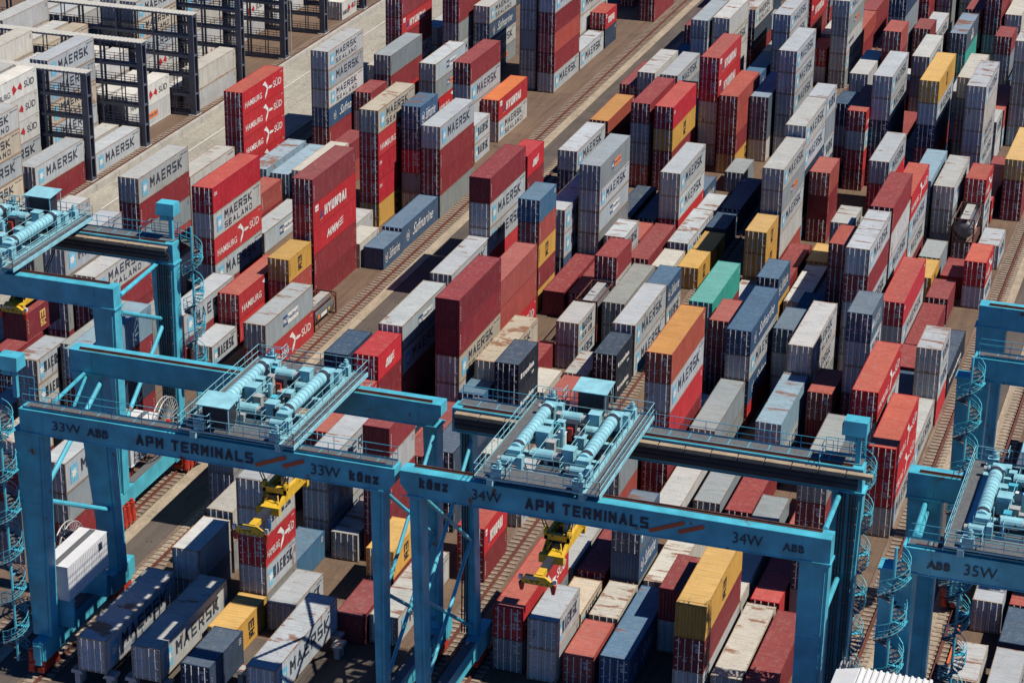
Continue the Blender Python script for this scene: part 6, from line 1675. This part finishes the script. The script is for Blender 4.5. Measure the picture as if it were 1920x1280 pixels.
('31',-141.6,249.1,0.0,2.9,12.19,'w','plain white long reefer, alone on the ground, upper far left, leftmost',0),
('31',-144.6,249.1,11.6,2.9,12.19,'m','pale grey long star-emblem reefer, atop a pale grey one',0),
('31',-144.6,249.1,8.7,2.9,12.19,'m','pale grey long star-emblem reefer, between pale grey and beige ones',0),
('31',-144.6,249.1,5.8,2.9,12.19,'mb','beige long reefer with two-line lettering, between pale grey ones, upper far left, second from left',0),
('31',-144.6,249.1,2.9,2.9,12.19,'m','pale grey long star-emblem reefer, between beige and white ones, upper far left, leftmost',0),
('31',-144.6,249.1,-0.0,2.9,12.19,'w','plain white long reefer, under a pale grey one',0),
('31',-147.6,249.1,8.7,2.9,12.19,'w',0,0),
('31',-147.6,249.1,5.8,2.9,12.19,'m',0,0),
('31',-147.6,249.1,2.9,2.9,12.19,'w',0,0),
('31',-147.6,249.1,-0.0,2.9,12.19,'m',0,0),
('31',-150.6,249.1,8.7,2.9,12.19,'m','pale grey long star-emblem reefer, topping a stack, upper far left, second from left',0),
('31',-150.6,249.1,5.8,2.9,12.19,'M',0,0),
('31',-150.6,249.1,2.9,2.9,12.19,'w',0,0),
('31',-150.6,249.1,-0.0,2.9,12.19,'w',0,0),
('31',-153.6,249.1,11.6,2.9,12.19,'w','plain white long reefer, atop a white one, upper far left, leftmost',0),
('31',-153.6,249.1,8.7,2.9,12.19,'w','plain white long reefer, under a white one, upper far left, leftmost',0),
('31',-153.6,249.1,5.8,2.9,12.19,'M',0,0),
('31',-153.6,249.1,2.9,2.9,12.19,'mb',0,0),
('31',-153.6,249.1,-0.0,2.9,12.19,'m',0,0),
('31',-156.6,249.1,5.8,2.9,12.19,'mb',0,0),
('31',-156.6,249.1,2.9,2.9,12.19,'m',0,0),
('31',-156.6,249.1,-0.0,2.9,12.19,'w',0,0),
('31',-159.6,249.1,2.9,2.9,12.19,'M',0,0),
('31',-159.6,249.1,0.0,2.9,12.19,'mb',0,0),
('31',-162.6,249.1,8.7,2.9,12.19,'w',0,0),
('31',-162.6,249.1,5.8,2.9,12.19,'mb',0,0),
('31',-162.6,249.1,2.9,2.9,12.19,'hs',0,0),
('31',-162.6,249.1,-0.0,2.9,12.19,'M',0,0),
('31',-141.6,264.05,2.9,2.9,12.19,'hs','white long reefer with red bow, atop a white one, upper far left, rightmost',0),
('31',-141.6,264.05,0.0,2.9,12.19,'wl','white long reefer with orange panel, under a white one',0),
('31',-144.6,264.05,2.9,2.9,12.19,'hs','white long reefer with red bow, atop a white one, upper far left, second from left',0),
('31',-144.6,264.05,0.0,2.9,12.19,'hs','white long reefer with red bow, under a white one, upper far left, second from left',0),
('31',-147.6,264.05,5.8,2.9,12.19,'w','plain white long reefer, atop a pale grey one',0),
('31',-147.6,264.05,2.9,2.9,12.19,'m','pale grey long star-emblem reefer, under a white one, upper far left, rightmost',0),
('31',-147.6,264.05,-0.0,2.9,12.19,'w',0,0),
('31',-150.6,264.05,5.8,2.9,12.19,'hs','white long reefer with red bow, topping a stack',0),
('31',-150.6,264.05,2.9,2.9,12.19,'mb',0,0),
('31',-150.6,264.05,-0.0,2.9,12.19,'mb',0,0),
('31',-153.6,264.05,8.7,2.9,12.19,'mb','beige long reefer with two-line lettering, topping a stack',0),
('31',-153.6,264.05,5.8,2.9,12.19,'m',0,0),
('31',-153.6,264.05,2.9,2.9,12.19,'m',0,0),
('31',-153.6,264.05,-0.0,2.9,12.19,'mb',0,0),
('31',-156.6,264.05,8.7,2.9,12.19,'w','plain white long reefer, topping a stack',0),
('31',-156.6,264.05,5.8,2.9,12.19,'m',0,0),
('31',-156.6,264.05,2.9,2.9,12.19,'mb',0,0),
('31',-156.6,264.05,-0.0,2.9,12.19,'M',0,0),
('31',-159.6,264.05,11.6,2.9,12.19,'w','plain white long reefer, atop a white one, upper far left, second from left',0),
('31',-159.6,264.05,8.7,2.9,12.19,'w','plain white long reefer, under a white one, upper far left, second from left',0),
('31',-159.6,264.05,5.8,2.9,12.19,'mb',0,0),
('31',-159.6,264.05,2.9,2.9,12.19,'M',0,0),
('31',-159.6,264.05,-0.0,2.9,12.19,'m',0,0),
('31',-162.6,264.05,5.8,2.9,12.19,'m',0,0),
('31',-162.6,264.05,2.9,2.9,12.19,'mb',0,0),
('31',-162.6,264.05,-0.0,2.9,12.19,'m',0,0),
('31',-138.6,279.0,2.9,2.9,12.19,'w','plain white long reefer, atop a white one, upper far left, rightmost',0),
('31',-138.6,279.0,0.0,2.9,12.19,'w','plain white long reefer, under a white one, upper far left, fourth from left',0),
('31',-141.6,279.0,0.0,2.9,12.19,'w','plain white long reefer, alone on the ground, upper far left, rightmost',0),
('31',-147.6,279.0,11.6,2.9,12.19,'m','pale grey long star-emblem reefer, atop a beige one',0),
('31',-147.6,279.0,8.7,2.9,12.19,'mb','beige long reefer with two-line lettering, between pale grey ones, upper far left, rightmost',0),
('31',-147.6,279.0,5.8,2.9,12.19,'m','pale grey long star-emblem reefer, between beige and white ones, upper far left, rightmost',0),
('31',-147.6,279.0,2.9,2.9,12.19,'hs','white long reefer with red bow, between pale grey and white ones, upper far left, leftmost',0),
('31',-147.6,279.0,-0.0,2.9,12.19,'w','plain white long reefer, under a white one, upper far left, third from left',0),
('31',-150.6,279.0,11.6,2.9,12.19,'M','grey long reefer with two-line lettering, atop a white one',0),
('31',-150.6,279.0,8.7,2.9,12.19,'hs','white long reefer with red bow, between pale grey ones',0),
('31',-150.6,279.0,5.8,2.9,12.19,'M','grey long reefer with two-line lettering, under a white one',0),
('31',-150.6,279.0,2.9,2.9,12.19,'hs',0,0),
('31',-150.6,279.0,-0.0,2.9,12.19,'m',0,0),
('31',-153.6,279.0,2.9,2.9,12.19,'M',0,0),
('31',-153.6,279.0,0.0,2.9,12.19,'M',0,0),
('31',-156.6,279.0,8.7,2.9,12.19,'w','plain white long reefer, atop a white one, upper far left, third from left',0),
('31',-156.6,279.0,5.8,2.9,12.19,'hs','white long reefer with red bow, under a white one, upper far left, leftmost',0),
('31',-156.6,279.0,2.9,2.9,12.19,'w',0,0),
('31',-156.6,279.0,-0.0,2.9,12.19,'m',0,0),
('31',-159.6,279.0,8.7,2.9,12.19,'m','pale grey long star-emblem reefer, topping a stack, upper far left, rightmost',0),
('31',-159.6,279.0,5.8,2.9,12.19,'hs',0,0),
('31',-159.6,279.0,2.9,2.9,12.19,'w',0,0),
('31',-159.6,279.0,-0.0,2.9,12.19,'w',0,0),
('31',-162.6,279.0,8.7,2.9,12.19,'M','grey long reefer with two-line lettering, topping a stack',0),
('31',-162.6,279.0,5.8,2.9,12.19,'mb',0,0),
('31',-162.6,279.0,2.9,2.9,12.19,'m',0,0),
('31',-162.6,279.0,-0.0,2.9,12.19,'M',0,0),
('31',-147.6,293.95,8.7,2.9,12.19,'m','pale grey long star-emblem reefer, atop a white one',0),
('31',-147.6,293.95,5.8,2.9,12.19,'w','plain white long reefer, between pale grey and white ones',0),
('31',-147.6,293.95,2.9,2.9,12.19,'w','plain white long reefer, between white ones, upper far left',0),
('31',-147.6,293.95,-0.0,2.9,12.19,'hs','white long reefer with red bow, under a white one, upper far left, rightmost',0),
('31',-150.6,293.95,2.9,2.9,12.19,'mb',0,0),
('31',-150.6,293.95,0.0,2.9,12.19,'hs',0,0),
('31',-153.6,293.95,8.7,2.9,12.19,'m',0,0),
('31',-153.6,293.95,5.8,2.9,12.19,'w',0,0),
('31',-153.6,293.95,2.9,2.9,12.19,'m',0,0),
('31',-153.6,293.95,-0.0,2.9,12.19,'mb',0,0),
('31',-156.6,293.95,8.7,2.9,12.19,'M',0,0),
('31',-156.6,293.95,5.8,2.9,12.19,'hs',0,0),
('31',-156.6,293.95,2.9,2.9,12.19,'w',0,0),
('31',-156.6,293.95,-0.0,2.9,12.19,'w',0,0),
('31',-159.6,293.95,8.7,2.9,12.19,'m',0,0),
('31',-159.6,293.95,5.8,2.9,12.19,'m',0,0),
('31',-159.6,293.95,2.9,2.9,12.19,'w',0,0),
('31',-159.6,293.95,-0.0,2.9,12.19,'m',0,0),
('31',-162.6,293.95,8.7,2.9,12.19,'m',0,0),
('31',-162.6,293.95,5.8,2.9,12.19,'M',0,0),
('31',-162.6,293.95,2.9,2.9,12.19,'w',0,0),
('31',-162.6,293.95,-0.0,2.9,12.19,'M',0,0),
('31',-138.6,330.5,0.0,2.9,6.06,'hs','white short reefer with red bow, alone on the ground',0),
('31',-147.6,308.9,8.7,2.9,12.19,'m',0,0),
('31',-147.6,308.9,5.8,2.9,12.19,'m','pale grey long star-emblem reefer, between pale grey and white ones',0),
('31',-147.6,308.9,2.9,2.9,12.19,'hs','white long reefer with red bow, between pale grey and white ones, upper far left, rightmost',0),
('31',-147.6,308.9,-0.0,2.9,12.19,'w','plain white long reefer, under a white one, upper far left, rightmost',0),
('31',-150.6,308.9,11.6,2.9,12.19,'w',0,0),
('31',-150.6,308.9,8.7,2.9,12.19,'w',0,0),
('31',-150.6,308.9,5.8,2.9,12.19,'M',0,0),
('31',-150.6,308.9,2.9,2.9,12.19,'m',0,0),
('31',-150.6,308.9,-0.0,2.9,12.19,'M',0,0),
('31',-153.6,308.9,8.7,2.9,12.19,'m',0,0),
('31',-153.6,308.9,5.8,2.9,12.19,'w',0,0),
('31',-153.6,308.9,2.9,2.9,12.19,'m',0,0),
('31',-153.6,308.9,-0.0,2.9,12.19,'w',0,0),
('31',-156.6,308.9,8.7,2.9,12.19,'w',0,0),
('31',-156.6,308.9,5.8,2.9,12.19,'hs',0,0),
('31',-156.6,308.9,2.9,2.9,12.19,'M',0,0),
('31',-156.6,308.9,-0.0,2.9,12.19,'hs',0,0),
('31',-159.6,308.9,11.6,2.9,12.19,'w',0,0),
('31',-159.6,308.9,8.7,2.9,12.19,'mb',0,0),
('31',-159.6,308.9,5.8,2.9,12.19,'m',0,0),
('31',-159.6,308.9,2.9,2.9,12.19,'hs',0,0),
('31',-159.6,308.9,-0.0,2.9,12.19,'hs',0,0),
('31',-162.6,308.9,8.7,2.9,12.19,'w',0,0),
('31',-162.6,308.9,5.8,2.9,12.19,'m',0,0),
('31',-162.6,308.9,2.9,2.9,12.19,'w',0,0),
('31',-162.6,308.9,-0.0,2.9,12.19,'w',0,0),
('31',-147.6,323.85,11.6,2.9,12.19,'mb',0,0),
('31',-147.6,323.85,8.7,2.9,12.19,'hs',0,0),
('31',-147.6,323.85,5.8,2.9,12.19,'w',0,0),
('31',-147.6,323.85,2.9,2.9,12.19,'w','plain white long reefer, between white ones, upper left',0),
('31',-147.6,323.85,-0.0,2.9,12.19,'w','plain white long reefer, under a white one, upper left',0),
('31',-150.6,323.85,5.8,2.9,12.19,'w',0,0),
('31',-150.6,323.85,2.9,2.9,12.19,'w',0,0),
('31',-150.6,323.85,-0.0,2.9,12.19,'m',0,0),
('31',-153.6,323.85,8.7,2.9,12.19,'w',0,0),
('31',-153.6,323.85,5.8,2.9,12.19,'w',0,0),
('31',-153.6,323.85,2.9,2.9,12.19,'m',0,0),
('31',-153.6,323.85,-0.0,2.9,12.19,'w',0,0),
('31',-156.6,323.85,2.9,2.9,12.19,'m',0,0),
('31',-156.6,323.85,0.0,2.9,12.19,'w',0,0),
('31',-159.6,323.85,8.7,2.9,12.19,'w',0,0),
('31',-159.6,323.85,5.8,2.9,12.19,'hs',0,0),
('31',-159.6,323.85,2.9,2.9,12.19,'m',0,0),
('31',-159.6,323.85,-0.0,2.9,12.19,'mb',0,0),
('31',-162.6,323.85,8.7,2.9,12.19,'m',0,0),
('31',-162.6,323.85,5.8,2.9,12.19,'mb',0,0),
('31',-162.6,323.85,2.9,2.9,12.19,'w',0,0),
('31',-162.6,323.85,-0.0,2.9,12.19,'hs',0,0),
('33',-56.94,334.19,2.9,2.59,12.19,'ru',0,0),
('33',-56.94,334.19,0.0,2.9,12.19,'r',0,0),
('33',-57.07,346.68,2.9,2.59,12.19,'r',0,0),
('33',-57.07,346.68,0.0,2.9,12.19,'r',0,0),
('33',-59.98,330.55,2.9,2.59,12.19,'w',0,0),
('33',-59.98,330.55,0.0,2.9,12.19,'b',0,0),
('33',-65.68,251.49,0.0,2.59,12.19,'k',0,0),
('33',-65.78,305.96,2.9,2.59,12.19,'S',0,0),
('33',-65.78,305.96,0.0,2.9,12.19,'g',0,0),
('33',-65.85,318.45,2.9,2.59,12.19,'g',0,0),
('33',-65.85,318.45,0.0,2.9,12.19,'g',0,0),
('33',-68.73,178.0,0.0,2.59,12.19,'ru',0,0),
('33',-68.73,250.85,0.0,2.59,12.19,'k','near-black long container with white name, alone on the ground, upper right',0),
('33',-68.72,282.34,2.9,2.59,12.19,'S',0,0),
('33',-68.72,282.34,0.0,2.9,12.19,'g',0,0),
('33',-71.51,179.0,0.0,2.59,12.19,'b',0,0),
('33',-71.67,340.66,0.0,2.59,12.19,'g',0,1),
('33',-77.43,172,0.0,2.59,6.06,'g',0,0),
('33',-77.53,305.93,2.59,2.9,12.19,'S',0,0),
('33',-77.53,305.93,0.0,2.59,12.19,'S',0,0),
('33',-77.53,318.42,5.18,2.9,12.19,'r',0,0),
('33',-77.53,318.42,2.59,2.59,12.19,'r',0,0),
('33',-77.53,318.42,0.0,2.59,12.19,'r',0,0),
('34',-25.81,217.49,0.0,2.59,12.19,'k','near-black long container with white name, alone on the ground, middle far right',0),
('34',-28.81,278.36,0.0,2.59,12.19,'r',0,0),
('34',-31.63,301.21,2.9,2.59,12.19,'ru',0,0),
('34',-31.63,301.21,0.0,2.9,12.19,'m',0,0),
('34',-31.72,326.19,0.0,2.59,12.19,'b',0,0),
('34',-37.4,295.32,0.0,2.59,12.19,'b',0,0),
('34',-37.43,307.81,2.9,2.59,12.19,'m',0,0),
('34',-37.43,307.81,0.0,2.9,12.19,'w',0,0),
('34',-40.38,276.85,0.0,2.59,12.19,'b',0,0),
('34',-40.38,289.34,0.0,2.59,12.19,'b',0,0),
('34',-43.33,293.83,0.0,2.59,12.19,'r',0,0),
('34',-46.2,198.36,0.0,2.59,6.06,'m',0,0),
('34',-46.34,308.42,0.0,2.59,12.19,'r',0,0),
('34',-46.33,320.91,0.0,2.59,6.06,'w',0,0),
('34',-49.2,179.0,2.9,2.59,12.19,'g','plain grey long container, atop a rust red one',0),
('34',-49.2,179.0,0.0,2.9,12.19,'ru','plain rust red long container, under a grey one',0),
('34',-49.24,203.98,0.0,2.59,6.06,'g',0,0),
('34',-49.19,275.34,0.0,2.59,6.06,'b',0,1)]
# ------------------------------------------------------------------ the cranes
yn = 139.5
crane('blue gantry crane numbered 33W with walkway along its lettered near girder', -84.6, -56.2, yn, dict(
    near=(-85.4, -55.0), far=(-87.4, -55.7), wn=True, chn=(0, .8), chf=(0, 1.0),
    text=[('t','33W',-82.6,-80.2,ZT-1.35,ZT-.62,.0), ('abb',-79.7,ZT-1.36,.85), ('t','APM TERMINALS',-75.6,-66.1,ZT-1.42,ZT-.55,.21), ('slash',[(-66.0,-63.4,ZT-1.35,ZT-.35),(-63.8,-62.0,ZT-1.1,ZT-.42)]), ('t','33W',-61.5,-59.2,ZT-1.45,ZT-.62,.0), ('t','künz',-58.5,-56.2,ZT-1.45,ZT-.65,.24)],
    legs=dict(nl=(-86.0,-83.6,-85.6,-84.0), fl=(-87.3,-84.6,-85.6,-83.9), nr=(-56.9,-55.9,-56.6,-55.9), fr=(-57.2,-56.0,-56.7,-55.9)),
    braces=[((-56.3,yn+1.3,ZT-2.6),(-56.3,yn+11.4,ZT-11),.15), ((-56.3,yn+11.4,ZT-2.6),(-56.3,yn+1.3,ZT-11),.15), ((-56.3,yn+1.3,ZT-11),(-56.3,yn+11.4,4.2),.15), ((-56.3,yn+11.4,ZT-11),(-56.3,yn+1.3,4.2),.15),
            ((-84.8,yn+1.3,ZT-8),(-84.8,yn+11.6,ZT-2.6),.2), ((-84.8,yn+1.3,ZT-8.2),(-84.8,yn+11.6,ZT-14),.2),((-83.1,yn+1.35,ZT+.3),(-86.2,yn+11.5,ZT-2.0),.16),((-81.4,yn+1.35,ZT+.3),(-86.1,yn+11.6,ZT-2.3),.13)],
    spiral=[(-86.6, yn-.9, 1.2, ZT-.2, 1.05, .5)], reel=[(-86.9, yn+8.5, 6.6, 2.1, 'x')], hood=(-86.6, yn+1.8), ml=-1, mr=-1,
    house=(-85.4,-83.0,140.95,147.4,6.0,8.85), trolley=-67.2, flip=-1, spr=(-67.1, 146.7, 15.0, 12.0, 'SPE 015')))
crane('blue gantry crane numbered 34W, whose near girder ends beside the 33W crane', -52.8, -24.4, yn, dict(
    near=(-54.6, -23.3), far=(-54.8, -23.3), wn=False, chn=(.9, 0), chf=(0, 0),
    text=[('t','künz',-53.1,-50.9,ZT-1.15,ZT-.35,.24), ('t','34W',-49.1,-46.9,ZT-1.35,ZT-.55,.0), ('t','APM TERMINALS',-45.1,-36.1,ZT-1.42,ZT-.55,.21), ('slash',[(-36.1,-33.5,ZT-1.4,ZT-.40),(-34.0,-32.1,ZT-1.15,ZT-.45)]), ('t','34W',-30.1,-28.0,ZT-1.4,ZT-.58,.0), ('abb',-26.6,ZT-1.36,.72)],
    legs=dict(nr=(-25.4,-23.35,-25.3,-23.5), fr=(-25.5,-23.2,-25.2,-23.6), nl=(-53.9,-53.0,-53.4,-52.6), fl=(-54.2,-53.2,-53.6,-52.7)),
    braces=[((-53.2,yn+1.3,ZT-2.6),(-53.2,yn+11.4,ZT-11),.15), ((-53.2,yn+11.4,ZT-2.6),(-53.2,yn+1.3,ZT-11),.15), ((-53.2,yn+1.3,ZT-11),(-53.2,yn+11.4,4.2),.15), ((-53.2,yn+11.4,ZT-11),(-53.2,yn+1.3,4.2),.15),
            ((-24.0,yn+1.3,ZT+.05),(-24.9,yn+11.5,ZT-2.3),.2), ((-23.7,yn+1.3,ZT-6.4),(-24.6,yn+11.5,ZT-9.1),.2)],
    spiral=[(-23.7, yn+14.0, 1.2, ZT+.6, .95, 1.2)], reel=[(-23.0, yn+8.0, 6.6, 2.3, 'x')], hood=(-23.9, yn+12.4), cables=[(-24.9, yn+11.4, 3.5, ZT-2), (-24.1, yn+11.4, 3.5, ZT-2), (-53.9, yn+11.4, 3.5, ZT-2)],
    ml=-1, mr=1, trolley=-44.2, flip=1, spr=(-44.5, 146.8, 14.9, 12.0, 'SPE 052')))
crane('blue gantry crane at the left edge holding a maroon container', -119.3, -90.9, 163.8, dict(
    near=(-121, -90.2), far=(-121, -90.3), wn=False, chn=(0, 0), chf=(0, 0), text=[],
    legs=dict(nr=(-92.3,-90.2,-91.7,-90.3), fr=(-92.6,-90.3,-91.8,-90.4), nl=(-120,-119,-119.8,-118.9), fl=(-120,-119,-119.8,-118.9)),
    braces=[((-90.2,165.0,ZT-1.0),(-91.9,175.4,ZT-2.0),.2), ((-90.2,165.0,ZT-2.6),(-91.8,175.4,ZT-7.4),.2), ((-90.4,165.0,ZT-13),(-91.7,175.4,ZT-8.0),.2)],
    spiral=[(-89.2, 176.9, 1.2, ZT+.4, .95, 1.2)], reel=[(-89.9, 171.5, 7.2, 2.2, 'x')], hood=(-91.0, 176.6), cables=[(-91.9, 175.2, 3.5, ZT-2), (-91.2, 175.2, 3.5, ZT-2)],
    house=(-94.5,-92.0,168.6,174.4,3.5,6.3), ml=-1, mr=1, trolley=-104.0, flip=1, spr=(-104.0, 173.3, 16.4, 6.06, 'SPE 001')))
crane('blue gantry crane numbered 35W in the lower right corner', -18.4, 10.0, yn+.8, dict(
    near=(-18.6, 11), far=(-20.2, 11), wn=True, chn=(0, 0), chf=(0, 0),
    text=[('abb',-16.9,ZT-1.35,.75), ('t','35W',-14.4,-12.2,ZT-1.4,ZT-.6,.0)],
    legs=dict(nl=(-20.0,-17.6,-19.8,-17.7), fl=(-20.1,-17.6,-19.6,-17.7), nr=(9.5,10.5,9.5,10.5), fr=(9.5,10.5,9.5,10.5)),
    braces=[((-18.0,yn+2.1,ZT+.3),(-18.8,yn+12.3,ZT-2.4),.2), ((-17.7,yn+2.1,ZT+.2),(-18.6,yn+12.3,ZT-3.0),.16)],
    spiral=[(-18.8, yn-.7, 1.2, ZT-.3, 1.05, .4), (-15.9, yn+13.6, 1.2, 15.0, .95, 1.0)], ml=-1, mr=1, trolley=-11.3, flip=1, spr=None))
crane('blue gantry crane with spiral stair at the right edge, behind the 35W crane', -18.4, 10.0, 174.6, dict(
    near=(-18.8, 11), far=(-20.0, 11), wn=True, chn=(0, 0), chf=(0, 0), text=[],
    legs=dict(nl=(-20.0,-17.4,-19.7,-17.6), fl=(-20.1,-17.6,-19.6,-17.7), nr=(9.5,10.5,9.5,10.5), fr=(9.5,10.5,9.5,10.5)),
    braces=[], spiral=[(-18.7, 173.2, 1.2, ZT-.3, 1.05, .4)], ml=-1, mr=1, trolley=2.0, flip=1, spr=None))

# ------------------------------------------------------------------ racks, interchange pillars, shed
for i, y in enumerate([247.3, 262.2, 277.2, 292.2, 307.4, 322.4, 338.5, 353.5]):
    rack(y, i, 6)
def pillar(x, y, rot, label):
    root = empty('interchange_pillar', (x, y, 0), rot); tag(root, label, 'pillar', 'grey pillars holding up the waiting containers')
    b = MB().mat(M['reel']); b.box(-.22, .22, -.5, .5, 0, 1.05); b.hexa([(-.5,-.55,1.05),(.5,-.55,1.05),(.5,.55,1.05),(-.5,.55,1.05)], [(-.35,-.5,1.32),(.5,-.5,1.32),(.5,.5,1.32),(-.35,.5,1.32)])
    put('pedestal', b.mesh('pedestal'), root)
    b = MB().mat(M['conc']); b.box(-.30, .46, -.42, .42, 1.322, 1.36); b.mat(M['red']); b.box(-.30, .46, -.44, -.38, 1.362, 1.38); b.box(-.30, .46, .38, .44, 1.362, 1.38); put('guide_plate', b.mesh('guide_plate'), root)
WT = [c for c in CONT if c[0] == '33T']
for k, c in enumerate(WT):
    x0 = c[1]-2.44
    for a, (px, py) in enumerate(((x0-.15, c[2]+.5), (c[1]+.15, c[2]+.5), (x0-.15, c[2]+c[5]-.6), (c[1]+.15, c[2]+c[5]-.6))):
        pillar(px, py, 0 if a % 2 else math.pi, 'grey pillar under the '+['near left', 'near right', 'far left', 'far right'][a]+' corner of the '+['leftmost', 'second from left', 'rightmost', 'third from left'][k % 4]+' waiting container')
for px, py, l in ((-63.9, 149.6, 'tall grey pillar in shade beside the plain maroon container'), (-62.2, 138.9, 'grey pillar in front of the maroon container near the bottom edge')):
    pillar(px, py, 0, l)
b = MB().mat(M['reel']); b.hexa([(-68.2,140.5,.5),(-67.9,140.5,.5),(-64.3,148.6,.5),(-64.6,148.6,.5)], [(-68.2,140.5,.75),(-67.9,140.5,.75),(-64.3,148.6,.75),(-64.6,148.6,.75)])
sb_ = empty('machine_shed', (-18.6, 131.0, 0)); tag(sb_, 'white shed with deeply corrugated sheet roof at the bottom edge of the photo', 'shed')
b = MB().mat(M['shedw']); b.box(-3.0, 3.1, -5.6, 5.4, 0, 14.6); put('wall', b.mesh('wall'), sb_)
b = MB().mat(M['shedw']); n = 12; p = 6.3/n; ys = (-5.9, 5.7); prof = [(-3.25, 14.62), (-1.7, 15.0)]
for i in range(n):
    x = -1.7+i*.42; prof += [(x+.10, 15.0), (x+.17, 15.12), (x+.28, 15.12), (x+.35, 15.0)]
for x, z in prof: b.v += [(x, ys[0], z), (x, ys[1], z)]
for i in range(len(prof)-1): a = 2*i; b.f.append((a, a+2, a+3, a+1)); b.m.append(0)
for i in range(len(prof)-1):
    (x0, z0), (x1, z1) = prof[i], prof[i+1]; b.face([(x0,ys[1],z0-.4),(x0,ys[1],z0),(x1,ys[1],z1),(x1,ys[1],z1-.4)])
put('roof', b.mesh('roof'), sb_)
lp = empty('light_mast', (-136.8, 306.6, 0)); tag(lp, 'thin grey mast standing by the rail behind the tall red stack', 'mast')
b = MB().mat(M['reel']); b.tube((0,0,0), (0,0,9.0), .09, 8, .06); put('pole', b.mesh('pole'), lp)
b = MB().mat(M['reel']); b.box(-.25, .25, -.12, .12, 9.0, 9.2); put('lamp_head', b.mesh('lamp_head'), lp)

# ------------------------------------------------------------------ containers
for c in CONT:
    if c[7]: container(c)
rest([c for c in CONT if not c[7]])
